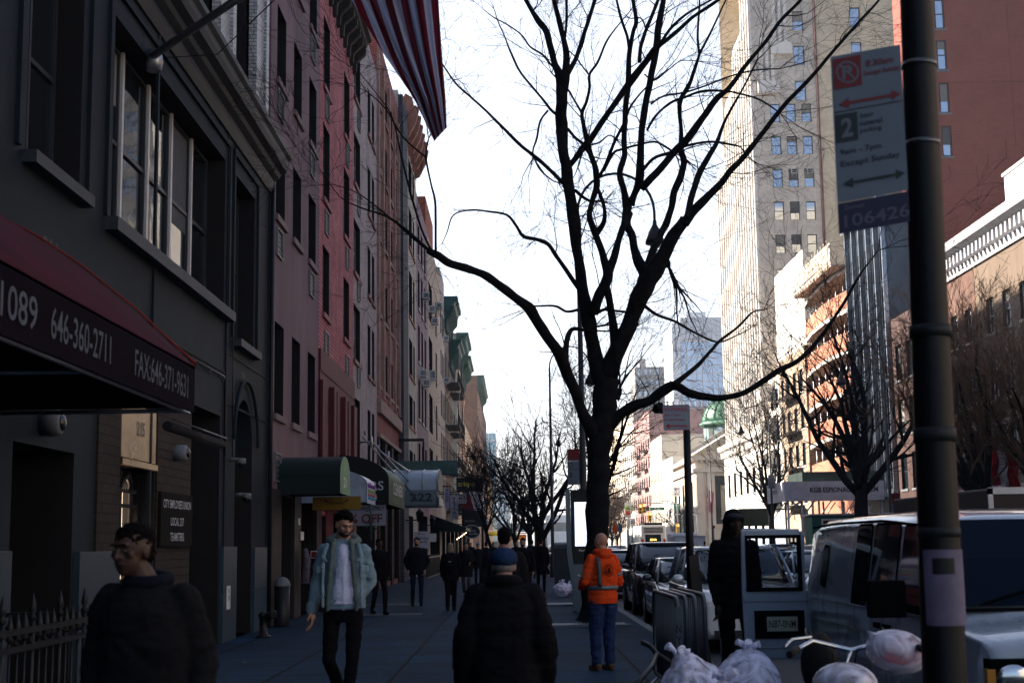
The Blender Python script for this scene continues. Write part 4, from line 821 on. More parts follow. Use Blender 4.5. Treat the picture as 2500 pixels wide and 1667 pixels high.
t = thing('glass_skyscraper', 'distant blue glass skyscraper with dark louvred crown', 'skyscraper', (92, 700, 0))
m_sky = glassy('sky_blue_curtain_wall', (.16, .42, .7), .2, .05, .1, .8, .25)
b = MB(m_sky); b.box(84.5, 105, 700, 740, 0, 100); b.build('curtain_wall', t)
b = MB(mat('grey_louvres', (.3, .35, .42), .6)); b.box(84.4, 105.1, 699.9, 740, 100, 112.5); b.build('crown', t)
b = MB(M['white']); b.box(80.3, 84.38, 702, 740, 0, 110); b.box(88, 98, 705, 720, 112.5, 116); b.build('stair_core', t)
b = MB(M['frame_grey'])
for k in range(26): b.box(84.45, 105.1, 699.85, 699.97, 4 * k, 4 * k + .4)
for k in range(9): x = 84.5 + 20.5 * k / 8; b.box(x - .12, x + .12, 699.8, 699.95, 0, 112)
b.build('mullions', t)
t = thing('grey_tower_block', 'distant grey concrete tower block left of the glass skyscraper', 'skyscraper', (43, 450, 0)); b = MB(streaky('far_concrete', (.3, .28, .28), (.2, .19, .19))); b.box(39.3, 48.6, 450, 470, 0, 57); b.box(41, 43, 452, 460, 57, 60)
for k in range(5): b.box(39.5 + 1.9 * k, 40.1 + 1.9 * k, 449.7, 450.01, 0, 57)
b.build('wall', t); b = MB(M['glass_far']); [b.box(40.2 + 1.9 * k, 41.2 + 1.9 * k, 449.9, 450.01, 3.4 * j, 3.4 * j + 1.8) for k in range(4) for j in range(17)]; tag(b.build('windows', t), kind='stuff')
t = thing('pale_office_block', 'pale distant office block below the glass skyscraper', 'skyscraper', (65, 480, 0)); b = MB(streaky('pale_far_concrete', (.45, .44, .48), (.35, .34, .38))); b.box(50, 74, 480, 510, 0, 47)
for k in range(12): b.box(50.3 + 2 * k, 50.9 + 2 * k, 479.6, 480.01, 0, 49)
b.build('wall', t)
t = thing('elevated_railway', 'dark steel elevated railway crossing the far end of the street', 'bridge', (0, 560, 0)); b = MB(mat('bridge_steel', (.04, .06, .07), .6)); b.box(-40, 60, 560, 568, 6.2, 9.6); b.build('deck', t)
for x in range(-36, 60, 12): b = MB(bpy.data.materials['bridge_steel']); b.box(x, x + .8, 561, 562, 0, 6.2); b.build('pier', t)
t = thing('white_office_block', 'pale gridded office block beyond the elevated railway', 'building', (-5, 640, 0)); b = MB(m_lime); b.box(-22, -2, 640, 660, 0, 27); b.box(14, 40, 640, 660, 0, 14); b.build('wall', t); b = MB(M['glass_far'])
for k in range(9): [b.box(-21.5 + 2.2 * k, -20 + 2.2 * k, 639.9, 640.01, 3 * j + 1, 3 * j + 2.8) for j in range(8)]
b.build('windows', t)
# ================================================================ TREES
m_bark = mat('dark_bark', (.011, .011, .012), .95, var=.5, vs=5, bump=1.2, bs=14, spec=.05)
m_twig = mat('bare_twig', (.014, .013, .014), .95, var=0, spec=.05)
m_bud = mat('brown_budding_twig', (.12, .075, .045), .9, var=.3, vs=2)
rnd = random.Random(4)
A_ = lambda x, y: (1080 + x / 2.613, y / 2.613)
B_ = lambda x, y: (1050 + x / 2.613, 550 + y / 2.613)
C_ = lambda x, y: (1600 + x / 2.613, 550 + y / 2.613)
D_ = lambda x, y: (1700 + x / 2.4125, y / 2.4125)
E_ = lambda x, y: (600 + x / 2.24, y / 2.24)
def sm(pts, n=3):       # Catmull-Rom through (x, y, z, r)
    out = []; P = [pts[0]] + pts + [pts[-1]]
    for i in range(1, len(P) - 2):
        a, b, c, d = P[i - 1], P[i], P[i + 1], P[i + 2]
        for k in range(n):
            t = k / n; out.append(tuple(.5 * ((2 * b[q]) + (-a[q] + c[q]) * t + (2 * a[q] - 5 * b[q] + 4 * c[q] - d[q]) * t * t + (-a[q] + 3 * b[q] - 3 * c[q] + d[q]) * t ** 3) for q in range(len(b))))
    out.append(pts[-1]); return out
def twigs(mb, p, d, L, r, depth, rg, droop=0., up=.15, wig=.25, n=3, kids=(2, 4), spread=.9, rmin=.0035):
    """recursive bare branch: crooked tapering shoot with side shoots"""
    d = d.normalized(); pts = [p.copy()]; rs = [r]; seg = max(3, int(L / .22)) if depth else 3; seg = min(seg, 9); q = p.copy()
    for k in range(seg):
        d = (d + Vector((rg.gauss(0, wig), rg.gauss(0, wig), rg.gauss(0, wig) + up - droop)) * .5).normalized(); q = q + d * (L / seg); pts.append(q.copy()); rs.append(max(rmin, r * (1 - .75 * (k + 1) / seg)))
    mb.tube(pts, rs, n if r < .03 else 6, caps=False)
    if depth <= 0: return
    for k in range(rg.randint(*kids) + (1 if depth > 2 else 0)):
        i = rg.randint(1, len(pts) - 2) if k else len(pts) - 1; dd = (pts[i] - pts[i - 1]).normalized(); ax = Vector((rg.gauss(0, 1), rg.gauss(0, 1), rg.gauss(0, 1))).cross(dd)
        if ax.length < .01: continue
        nd = dd + ax.normalized() * rg.uniform(.35, spread); twigs(mb, pts[i], nd, L * rg.uniform(.45, .75), max(rmin, rs[i] * .62), depth - 1, rg, droop, up, wig, n, kids, spread, rmin)
# limbs of the big tree: (frame, drift in depth from start to end, [(x, y, half width)...])
F_ = lambda x, y: (x, y)
big = [
 (F_, 0, 0, [(1441, 1524, 46), (1444, 1500, 36), (1448, 1460, 31), (1453, 1400, 29), (1456, 1300, 28), (1459, 1200, 28), (1463, 1130, 28), (1468, 1050, 29), (1477, 975, 31), (1480, 925, 33)]),
 (B_, 0, .9, [(1110, 1000, 78), (1060, 880, 52), (1030, 700, 45), (1010, 600, 48), (980, 450, 42), (960, 300, 38), (935, 150, 32), (920, 0, 44), (898, -137, 38), (873, -337, 40), (840, -537, 38), (838, -737, 40), (838, -877, 40)]),
 (A_, .9, 1.5, [(762, 600, 36), (745, 480, 30), (715, 400, 22), (690, 300, 22), (660, 200, 22), (600, 120, 18), (550, 30, 14), (500, -60, 12), (430, -200, 9)]),
 (A_, .9, .2, [(768, 600, 34), (785, 480, 28), (792, 380, 25), (780, 280, 20), (760, 200, 18), (730, 80, 17), (705, -40, 14), (690, -200, 10)]),
 (A_, .6, 0, [(780, 250, 10), (792, 130, 9), (792, 0, 9), (800, -150, 6)]),
 (A_, .9, 2.2, [(800, 470, 20), (840, 400, 16), (880, 300, 16), (925, 150, 14), (955, 60, 13), (990, -50, 11), (1040, -200, 8)]),
 (A_, .8, -1.5, [(800, 1070, 20), (850, 1010, 20), (900, 940, 24), (950, 880, 21), (1050, 730, 20), (1150, 590, 23), (1230, 480, 26), (1300, 390, 24), (1350, 320, 22), (1400, 280, 15), (1500, 200, 14), (1600, 110, 12), (1720, 30, 11), (1820, -40, 9)]),
 (A_, -1.2, -2.2, [(1380, 300, 12), (1450, 190, 11), (1560, 90, 9), (1700, 10, 7), (1850, -70, 5)]),
 (B_, 0, -.6, [(1040, 560, 34), (1060, 500, 34), (1085, 440, 36), (1118, 380, 36), (1130, 300, 34), (1105, 200, 26), (1075, 110, 22), (1045, 40, 20)]),
 (A_, -.6, -1.6, [(967, 1477, 22), (940, 1380, 20), (955, 1280, 18), (985, 1180, 22), (975, 1080, 20), (950, 1000, 18), (920, 900, 20), (900, 800, 14), (892, 720, 13), (920, 650, 11), (938, 560, 10), (938, 480, 9), (990, 400, 8), (1040, 280, 7), (1100, 190, 5), (1200, 70, 4)]),
 (A_, -1.2, -.6, [(892, 725, 9), (830, 620, 7), (798, 570, 7), (700, 470, 5)]), (A_, -1.4, -.8, [(938, 480, 6), (890, 420, 5), (850, 365, 5), (800, 320, 4)]),
 (A_, -.8, -.2, [(985, 1190, 12), (1018, 1270, 14), (1035, 1350, 14), (1028, 1420, 16), (985, 1490, 20)]),
 (A_, -1, -2.4, [(1000, 1130, 12), (1040, 1050, 12), (1080, 950, 11), (1120, 860, 10), (1170, 760, 9), (1200, 680, 8), (1270, 590, 6), (1340, 520, 5)]),
 (A_, -1, -2.6, [(1030, 1090, 10), (1090, 980, 9), (1140, 955, 8), (1230, 930, 8), (1350, 905, 8), (1420, 935, 8), (1480, 975, 8)]),
 (A_, -1.3, -1.8, [(925, 930, 6), (1000, 910, 6), (1060, 865, 5), (1100, 880, 5)]),
 (A_, -.2, -.8, [(850, 1215, 12), (900, 1260, 11), (945, 1285, 10)]), (A_, -.1, -1, [(800, 825, 11), (850, 880, 10), (900, 920, 10)]),
 (B_, -.3, .6, [(1130, 320, 30), (1165, 230, 27), (1195, 120, 22), (1225, 30, 21), (1245, -40, 23), (1258, -110, 33)]),
 (A_, .6, 1.3, [(1180, 1330, 34), (1155, 1210, 22), (1130, 1110, 22), (1160, 1000, 20), (1160, 900, 18), (1165, 720, 20), (1185, 560, 20), (1190, 400, 17), (1200, 300, 16), (1220, 200, 14), (1237, 140, 14), (1218, 20, 13), (1215, -60, 12), (1230, -200, 9)]),
 (A_, 1.1, 2, [(1192, 320, 12), (1178, 230, 10), (1140, 120, 9), (1115, 20, 8), (1100, -60, 7)]),
 (A_, .6, -.4, [(1200, 1310, 30), (1225, 1240, 22), (1258, 1150, 28), (1262, 1000, 24), (1272, 850, 20), (1290, 700, 22), (1320, 550, 22), (1350, 400, 23), (1370, 280, 22), (1378, 180, 22), (1400, 60, 20), (1420, -60, 16), (1440, -200, 12)]),
 (A_, .4, 1.6, [(1255, 395, 14), (1270, 280, 14), (1300, 190, 13), (1350, 70, 12), (1390, -40, 9)]), (A_, .8, 1.2, [(1300, 195, 6), (1270, 120, 5), (1200, 120, 4)]),
 (B_, -.3, .2, [(1125, 400, 26), (1145, 480, 24), (1158, 580, 28), (1175, 690, 32), (1190, 770, 36)]),
 (A_, .6, 0, [(1185, 1360, 34), (1180, 1430, 26), (1208, 1500, 26), (1225, 1590, 26), (1262, 1690, 36), (1300, 1760, 45)]),
 (B_, 0, -.6, [(1130, 960, 70), (1175, 850, 56), (1215, 750, 52), (1265, 640, 52), (1320, 500, 56), (1372, 380, 60), (1430, 290, 56), (1490, 180, 46), (1560, 60, 42), (1630, -40, 36)]),
 (B_, 0, 1.3, [(1360, 360, 45), (1390, 260, 30), (1425, 150, 26), (1453, 103, 24), (1473, 53, 23), (1500, 3, 22)]),
 (A_, 1.2, 2, [(1422, 1440, 24), (1455, 1350, 22), (1478, 1230, 25), (1520, 1120, 24), (1540, 1040, 22), (1525, 950, 18), (1520, 800, 14), (1515, 650, 15), (1560, 570, 16), (1595, 490, 12), (1640, 350, 10), (1680, 270, 8), (1740, 150, 7), (1800, 20, 6), (1850, -80, 5)]),
 (A_, 1.8, 2.4, [(1638, 345, 8), (1628, 220, 8), (1638, 60, 7), (1640, -60, 5)]),
 (A_, -.6, -1.8, [(1540, 1430, 36), (1600, 1350, 32), (1680, 1270, 28), (1760, 1190, 24), (1829, 1100, 22), (1907, 1020, 19), (1990, 920, 17), (2080, 800, 16), (2200, 650, 15), (2330, 520, 14), (2500, 320, 12), (2650, 150, 10), (2770, 20, 8), (2850, -80, 6)]),
 (A_, -.8, .4, [(1560, 1385, 22), (1590, 1260, 22), (1635, 1120, 20), (1700, 1000, 19), (1745, 920, 14), (1790, 800, 11), (1840, 700, 9), (1920, 560, 7), (2010, 380, 6)]),
 (A_, .2, -2, [(1270, 1200, 26), (1330, 1140, 24), (1400, 1070, 24), (1490, 960, 25), (1565, 890, 26), (1655, 760, 25), (1740, 640, 22), (1829, 560, 17), (1950, 400, 14), (2060, 270, 13), (2160, 130, 12), (2270, 20, 11), (2350, -80, 9)]),
 (A_, .2, 1.4, [(1275, 1090, 12), (1350, 1010, 11), (1450, 975, 11), (1560, 930, 9), (1700, 905, 9), (1800, 915, 8), (1900, 935, 6)]),
 (A_, -.4, -1.6, [(1305, 835, 8), (1360, 740, 9), (1450, 660, 9), (1550, 620, 9), (1650, 585, 9), (1780, 580, 8), (1900, 600, 7), (2030, 640, 6), (2150, 720, 5)]),
 (A_, -.4, -1.2, [(1330, 665, 7), (1410, 615, 7), (1550, 590, 7), (1700, 540, 6), (1829, 490, 6), (1990, 450, 5), (2150, 440, 4)]),
 (A_, 0, .9, [(1290, 475, 5), (1350, 515, 5), (1440, 450, 4), (1520, 390, 4), (1620, 390, 3)]),
 (A_, .6, 3, [(765, 1165, 16), (730, 1130, 14), (680, 1080, 13), (590, 1000, 13), (500, 930, 12), (420, 850, 10), (350, 780, 10), (280, 710, 8), (180, 620, 7), (100, 550, 7), (40, 470, 6), (-10, 390, 5), (-40, 300, 4)]),
 (A_, .9, 2, [(740, 735, 12), (700, 710, 10), (645, 640, 9), (560, 540, 8), (490, 450, 8), (430, 320, 7), (400, 240, 5), (360, 150, 4), (330, 60, 3)]),
 (A_, .9, 0, [(720, 440, 8), (690, 410, 8), (640, 350, 8), (560, 300, 7), (500, 220, 6), (400, 150, 5), (330, 115, 4), (260, 60, 3)]),
 (A_, 1.1, .4, [(672, 708, 8), (625, 770, 7), (603, 880, 7), (580, 950, 6), (577, 1010, 5)]), (A_, 1.5, .5, [(590, 1010, 7), (620, 1080, 6), (700, 1150, 5), (740, 1165, 5)]),
 (B_, .3, -1.4, [(955, 410, 18), (910, 350, 15), (850, 260, 14), (800, 190, 14), (750, 120, 14), (680, 90, 13), (595, 70, 12), (555, 10, 10), (540, -10, 10), (488, -67, 9), (378, -87, 7), (258, -97, 7), (150, -65, 5), (110, 40, 4), (80, 110, 3)]),
 (B_, 0, -3.4, [(1060, 1330, 60), (1015, 1270, 44), (970, 1190, 40), (930, 1080, 38), (880, 960, 36), (850, 870, 38), (790, 770, 36), (700, 640, 34), (640, 540, 36), (570, 480, 32), (450, 390, 28), (350, 320, 28), (250, 280, 26), (120, 240, 28), (45, 190, 26), (-10, 165, 20)]),
 (B_, -.6, -.2, [(858, 860, 24), (868, 770, 19), (880, 700, 18), (912, 660, 14), (985, 668, 11)]),
 (E_, -3.4, -4.6, [(1040, 1385, 8), (1038, 1250, 7), (1035, 1100, 7), (1012, 1000, 6), (985, 860, 6), (1000, 760, 4)]),
 (E_, -3.4, -5, [(1030, 1390, 9), (960, 1330, 8), (870, 1250, 7), (760, 1180, 6), (640, 1140, 5), (520, 1080, 3), (430, 960, 2)]),
 (E_, -3.4, -4.2, [(1020, 1380, 8), (960, 1250, 6), (900, 1050, 6), (850, 850, 5), (800, 640, 4), (720, 520, 3), (640, 420, 2)]),
 (E_, -3.6, -2.6, [(1000, 1370, 7), (900, 1290, 6), (800, 1200, 5), (700, 1120, 4), (600, 1050, 3), (480, 1010, 2)]),
 (E_, -4.2, -5, [(985, 860, 6), (860, 750, 5), (760, 590, 4), (660, 500, 3)]),
 (B_, 0, -1.6, [(1120, 1290, 60), (1200, 1215, 38), (1300, 1150, 35), (1400, 1120, 32), (1480, 1060, 34), (1560, 1022, 32), (1650, 1070, 27), (1750, 1092, 23), (1857, 1100, 20), (1997, 1070, 18), (2137, 985, 18), (2237, 920, 18), (2337, 870, 16), (2437, 780, 14), (2537, 650, 12), (2637, 500, 10), (2727, 340, 8), (2790, 250, 6), (2860, 160, 4)]),
 (B_, -.8, .6, [(1550, 1020, 22), (1640, 950, 16), (1720, 880, 13), (1790, 800, 11), (1850, 735, 10), (1967, 645, 8), (2057, 555, 6), (2130, 540, 4)]),
 (B_, -.7, .2, [(1470, 1150, 24), (1440, 1175, 24), (1500, 1185, 18)]),
 (B_, -.3, 1.4, [(1365, 512, 12), (1450, 572, 10), (1560, 612, 9), (1700, 690, 7), (1840, 745, 6), (1960, 700, 4)]),
 (B_, .2, 1, [(940, 540, 10), (870, 550, 9), (800, 515, 8), (690, 515, 7), (640, 520, 4)]), (B_, .1, -.6, [(1060, 560, 12), (1120, 535, 10), (1180, 545, 8), (1260, 552, 8), (1300, 540, 6)]),
 (B_, -.3, -.3, [(1470, 220, 44), (1505, 235, 30), (1524, 268, 12)]),
 (B_, 0, 0, [(1180, 1100, 36), (1205, 1060, 20), (1212, 1035, 10)]),
]
TY0 = 28.9
tree = thing('street_tree', 'largest bare street tree, forked dark trunk in front of the bright sky', 'tree', (1.45, TY0, 0), 'bare street trees')
tb = MB(m_bark); tw_ = MB(m_twig); limbs3 = []
for fr_, y0, y1, pts in big:
    p3 = []; n_ = len(pts)
    for k, (x, y, r) in enumerate(pts):
        px, py = fr_(x, y); Y = TY0 + y0 + (y1 - y0) * k / (n_ - 1); v = at(px, py, Y); rr = r / (1 if fr_ is F_ else 2.613 if fr_ is not E_ else 2.24) / KF * Y * 1.0
        p3.append((v.x, v.y, v.z, rr))
    s3 = sm(p3, 4)
    s3 = [(a + .25 * d * noise.noise(Vector((a * 3, b * 3, c * 3))), b, c, d * (1 + .16 * noise.noise(Vector((c * 2.2, a * 4, b * 3))))) for a, b, c, d in s3]
    tb.tube([q[:3] for q in s3], [q[3] for q in s3], 12 if s3[0][3] > .08 else 7)
    limbs3.append([Vector(q[:3]) for q in s3] + [[q[3] for q in s3]])
tb.build('trunk', tree, fix=False)
for L in limbs3[1:]:
    rs = L[-1]; pts = L[:-1]; ln = sum((pts[i + 1] - pts[i]).length for i in range(len(pts) - 1))
    nb = int(ln * (1.15 if rs[0] < .13 else .5)) + 1
    for k in range(nb):
        i = rnd.randint(max(1, len(pts) // 5), len(pts) - 2); d = (pts[i + 1] - pts[i - 1]).normalized(); ax = Vector((rnd.gauss(0, 1), rnd.gauss(0, 1), rnd.gauss(0, 1))).cross(d).normalized()
        twigs(tw_, pts[i], d * .5 + ax + Vector((0, 0, .25)), rnd.uniform(.5, 1.5), min(.016, rs[i] * .4), 2, rnd, up=.1, wig=.3, kids=(2, 4), rmin=.0028)
    if rs[-1] < .05: 
        for k in range(3): twigs(tw_, pts[-1], (pts[-1] - pts[-3]).normalized() + Vector((rnd.gauss(0, .35), rnd.gauss(0, .35), rnd.gauss(0, .3))), rnd.uniform(1, 2), rs[-1] * .8, 3, rnd, up=.05, kids=(2, 4), rmin=.0028)
tw_.build('crown', tree, fix=False)
def gen_tree(label, x, y, H, r0, seed, lean=(0, 0), clear=2.6, m=None, mt=None, levels=4, n0=6, name='street_tree', group='bare street trees', rmin=.006, spread=.75, wig=.22, kids=(2, 3), z0=0, fan=1.0):
    rg = random.Random(seed); t = thing(name, label, 'tree', (x, y, z0), group); m = m or m_bark; mt = mt or m_twig
    b = MB(m); c = MB(mt); p = Vector((x, y, z0)); d = Vector((lean[0], lean[1], 1)).normalized(); pts = [(p.x, p.y, p.z, r0 * 1.35)]; z = 0
    while z < clear: z += .5; d = (d + Vector((rg.gauss(0, .04), rg.gauss(0, .04), .02))).normalized(); p = p + d * .5; pts.append((p.x, p.y, p.z, r0 * (1 - .18 * z / clear)))
    b.tube([q[:3] for q in pts], [q[3] for q in pts], 10)
    for k in range(n0):
        a = 2 * math.pi * (k + rg.random() * .5) / n0; o = (.35 + .35 * (k % 2)) * fan; L = (H - clear) * rg.uniform(.5, .72); nd = Vector((math.cos(a) * o, math.sin(a) * o, 1)) + Vector((lean[0], lean[1], 0))
        q = p.copy(); q -= d * rg.uniform(0, .9); dd = nd.normalized(); lp = [q.copy()]; rs = [r0 * .55]; seg = 7
        for j in range(seg): dd = (dd + Vector((rg.gauss(0, .13), rg.gauss(0, .13), .1))).normalized(); q = q + dd * (L / seg); lp.append(q.copy()); rs.append(r0 * .55 * (1 - .8 * (j + 1) / seg))
        b.tube(lp, rs, 7)
        for j in range(1, seg + 1):
            for q_ in range(1 + (j > 4)):
                ax = Vector((rg.gauss(0, 1), rg.gauss(0, 1), rg.gauss(0, .6))).normalized(); twigs(c, lp[j], (lp[j] - lp[j - 1]).normalized() + ax * spread * 1.2, L * rg.uniform(.25, .5), rs[j] * .6, levels - 1, rg, up=.12, wig=wig, kids=kids, spread=spread, rmin=rmin)
    b.build('trunk', t, fix=False); c.build('crown', t, fix=False); return t
gen_tree('bare kerb tree hidden behind the big trunk, twigs showing to its right', 2.35, 44, 8.6, .16, 7, lean=(.1, 0), clear=2.6, n0=7, spread=1.1)
gen_tree('bare tree with crowded upright limbs left of the kiosk', 1.45, 74, 11.2, .28, 11, lean=(-.02, 0), clear=2.4, n0=6, rmin=.009, levels=3)
gen_tree('slimmer bare tree further down the left kerb', 1.2, 100, 9.5, .2, 13, clear=2.6, n0=6, rmin=.014, lean=(-.06, 0))
gen_tree('small leaning bare tree at the far left kerb', .4, 120, 11, .22, 17, lean=(-.18, 0), clear=2.4, rmin=.016)
gen_tree('bare tree leaning over the storefronts on the left', -1.2, 88, 8.2, .12, 19, lean=(-.12, 0), clear=2.8, rmin=.012)
gen_tree('dark bare tree on the far sidewalk before the museum shed', 18.4, 76, 16.5, .42, 23, lean=(-.04, 0), clear=4.2, n0=8, rmin=.011, mt=m_twig, fan=1.25, spread=.9)
gen_tree('brown budding tree on the far sidewalk at the right edge', 19.6, 58, 12.4, .3, 29, lean=(-.06, .0), clear=3.4, n0=9, rmin=.009, mt=m_bud, kids=(2, 4))
gen_tree('second budding tree at the right frame edge', 20.5, 56, 11.5, .28, 37, lean=(.08, 0), clear=3.2, n0=8, rmin=.009, mt=m_bud, kids=(3, 4))
gen_tree('bare tree in front of the orange half-built block', 18.6, 103, 15, .26, 31, clear=4, n0=7, rmin=.014, fan=1.2)
gen_tree('thin sapling beside the bank', 19.6, 172, 7, .1, 41, clear=2, n0=5, rmin=.02, levels=3, kids=(2, 3))
for k, (x, y) in enumerate(((14.8, 228), (17, 250), (19.5, 272), (16, 300), (20, 330))):
    gen_tree('russet twiggy tree beyond the bus, number %d' % (k + 1) if 0 else ['russet twiggy tree just behind the orange diamond sign', 'russet tree beyond the white banner', 'russet tree above the back of the bus', 'faint russet tree far down the street', 'farthest russet tree by the river'][k], x, y, 13, .25, 50 + k, clear=2.5, n0=6, rmin=.03, levels=3, mt=m_bud, kids=(3, 4), spread=1.0)
# tree pits and grates
m_grate = mat('pale_grate', (.16, .18, .2), .5, .3)
for x, y, lab in ((1.4, 28.3, 'slatted metal tree grate under the big tree'), (1.2, 37.5, 'slatted grate in the pavement beyond the big tree')):
    t = thing('tree_grate', lab, 'grate', (x, y, 0)); b = MB(m_grate)
    for k in range(26): b.box(x - .75 + k * .058, x - .72 + k * .058, y - .75, y + (.2 if y < 30 else .75), .004, .03)
    b.box(x - .8, x + .8, y - .8, y - .76, .004, .05); b.build('slats', t)
# ================================================================ STREET FURNITURE
X3, Y3, Z3 = Vector((1, 0, 0)), Vector((0, 1, 0)), Vector((0, 0, 1))
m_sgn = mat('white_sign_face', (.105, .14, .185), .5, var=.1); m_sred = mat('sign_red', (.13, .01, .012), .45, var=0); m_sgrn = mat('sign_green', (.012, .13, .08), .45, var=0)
m_snavy = mat('sign_navy', (.006, .008, .04), .45, var=0); m_sblk = mat('sign_dark_green', (.008, .02, .022), .5, var=0); m_gold = mat('gold_lettering', (.6, .5, .08), .5, var=0)
m_pole = mat('dark_street_pole', (.003, .004, .006), .5, .0, var=.5, vs=9); m_lampp = mat('painted_lamp_post', (.03, .035, .04), .45, .3)
def ring(mb, c, r0, r1, n=24):
    c = Vector(c)
    for k in range(n):
        a, d = 2 * math.pi * k / n, 2 * math.pi * (k + 1) / n; f = lambda r, q: c + X3 * r * math.cos(q) + Z3 * r * math.sin(q); mb.poly(f(r0, a), f(r0, d), f(r1, d), f(r1, a))
def arrow(mb, x0, x1, z, y, th, both=True):
    h = th * 2.2; a = x0 + h * 1.5; d = x1 - (h * 1.5 if both else 0)
    mb.poly((a, y, z - th / 2), (d, y, z - th / 2), (d, y, z + th / 2), (a, y, z + th / 2)); mb.poly((x0, y, z), (a, y, z - h), (a, y, z + h))
    if both: mb.poly((x1, y, z), (d, y, z + h), (d, y, z - h))
m_plet = mat('sign_numeral', (.1, .12, .15), .5, var=0)
# ---- foreground pole and parking signs
t = thing('utility_pole', 'thick dark foreground pole with strapped parking signs and a taped flyer', 'pole', (1.79, 6, 0))
top = at(2226, -260, 6.05); bot = at(2307, 1667, 6.0); dv = (top - bot) / (top.z - bot.z)
b = MB(m_pole); p = lambda z: bot + dv * (z - bot.z)
b.tube([p(-.1), p(.12), p(.3), p(.8), p(2.2), p(4.2), p(6)], [.17, .16, .11, .093, .082, .07, .064], 16); b.build('post', t)
m_strap = mat('strap_metal', (.12, .12, .12), .3, .8)
for z in (3.66, 3.3, 3.08): b = MB(m_strap); b.tube([p(z), p(z + .022)], .0765, 16); b.build('strap', t)
b = MB(mat('taped_flyer', (.15, .13, .2), .6, var=.3, vs=6))
cc = p(1.42); ar = [Vector((cc.x + .096 * math.sin(a), cc.y - .096 * math.cos(a), 0)) for a in [q * .13 for q in range(-8, 9)]]
b.rings([[Vector((q.x, q.y, z)) for q in ar] for z in (1.24, 1.4, 1.55)], closed=False); b.use(M['black']); ar2 = [Vector((cc.x + .0975 * math.sin(a), cc.y - .0975 * math.cos(a), 0)) for a in [q * .12 for q in range(-5, 4)]]
b.rings([[Vector((q.x, q.y, z)) for q in ar2] for z in (1.45, 1.515)], closed=False); b.build('flyer', t, fix=False)
m_tape = mat('sticker_tape', (.012, .016, .018), .6, var=.6, vs=20)
for z, h in ((2.0, .06), (1.6, .04), (2.45, .05), (1.18, .05), (1.05, .06)): b = MB(m_tape); b.tube([p(z), p(z + h)], .0895, 16); b.build('tape', t)
for lab, z0, z1 in (('large white parking sign with red and green panels strapped to the pole', 3.07, 3.77), ('dark blue pay-zone plate reading 106426 below the parking sign', 2.95, 3.085)):
    t = thing('parking_sign', lab, 'sign', (1.6, 5.93, z0)); ys = 5.9; b = MB(m_sgn if z1 > 3.2 else m_snavy)
    sk = lambda x, z: Vector((x - .03, ys, z + (x - 1.44) * .17 - .07)); e = .004
    pl = lambda mb, x0, x1, za, zb, k=0: mb.rings([[sk(x0, za) - Y3 * k, sk(x1, za) - Y3 * k, sk(x1, zb) - Y3 * k, sk(x0, zb) - Y3 * k], [sk(x0, za) - Y3 * (k + .003), sk(x1, za) - Y3 * (k + .003), sk(x1, zb) - Y3 * (k + .003), sk(x0, zb) - Y3 * (k + .003)]], smooth=False)
    rt = sk(2, 0) - sk(1, 0)
    if z1 > 3.2:
        pl(b, 1.43, 1.735, 3.09, 3.74); b.build('plate', t)
        b = MB(m_sred, m_sblk, M['white']); pl(b, 1.438, 1.56, 3.59, 3.725, .004); b.use(m_sblk); pl(b, 1.438, 1.532, 3.352, 3.475, .004)
        b.use(m_sred); 
        for zz, mm in ((3.52, m_sred), (3.168, m_sblk)):
            b.use(mm); x0, x1, th = 1.455, 1.725, .013; q = [(x0, 0), (x0 + .045, -.022), (x0 + .045, -th / 2), (x1 - .04, -th / 2), (x1 - .04, -.022), (x1, 0), (x1 - .04, .022), (x1 - .04, th / 2), (x0 + .045, th / 2), (x0 + .045, .022)]
            b.poly(*[sk(x, zz + z) - Y3 * .006 for x, z in q])
        b.use(m_sblk); pl(b, 1.435, 1.73, 3.487, 3.49, .004)
        b.use(m_sred); put_text(b, "8:30am", sk(1.64, 3.68) - Y3 * .006, rt, Z3, .03, .12); put_text(b, "Except Sunday", sk(1.65, 3.635) - Y3 * .006, rt, Z3, .03, .16)
        b.use(m_sblk); put_text(b, "hour", sk(1.575, 3.455) - Y3 * .006, rt, Z3, .025, .06); put_text(b, "metered", sk(1.59, 3.42) - Y3 * .006, rt, Z3, .025, .1); put_text(b, "parking", sk(1.588, 3.385) - Y3 * .006, rt, Z3, .027, .095)
        put_text(b, "9am - 7pm", sk(1.54, 3.305) - Y3 * .006, rt, Z3, .032, .18); put_text(b, "Except Sunday", sk(1.58, 3.252) - Y3 * .006, rt, Z3, .034, .26)
        b.use(M['white']); b.use(m_plet); put_text(b, "2", sk(1.485, 3.413) - Y3 * .008, rt, Z3, .085, .05, .03); put_text(b, "P", sk(1.498, 3.657) - Y3 * .008, rt, Z3, .06, .045, .03); c0 = sk(1.499, 3.657) - Y3 * .008; ring(b, c0, .042, .05); b.obox(c0, (.034, 0, -.034), (0, .001, 0), (.003, 0, .003)); b.build('panel', t, fix=False)
    else:
        pl(b, 1.43, 1.735, 2.955, 3.088); b.build('plate', t)
        b = MB(mat('plate_lettering', (.07, .07, .11), .5, var=0)); put_text(b, "106426", sk(1.595, 3.005) - Y3 * .005, rt, Z3, .055, .285); put_text(b, "Zone#", sk(1.5, 3.062) - Y3 * .005, rt, Z3, .02, .09); b.build('lettering', t, fix=False)
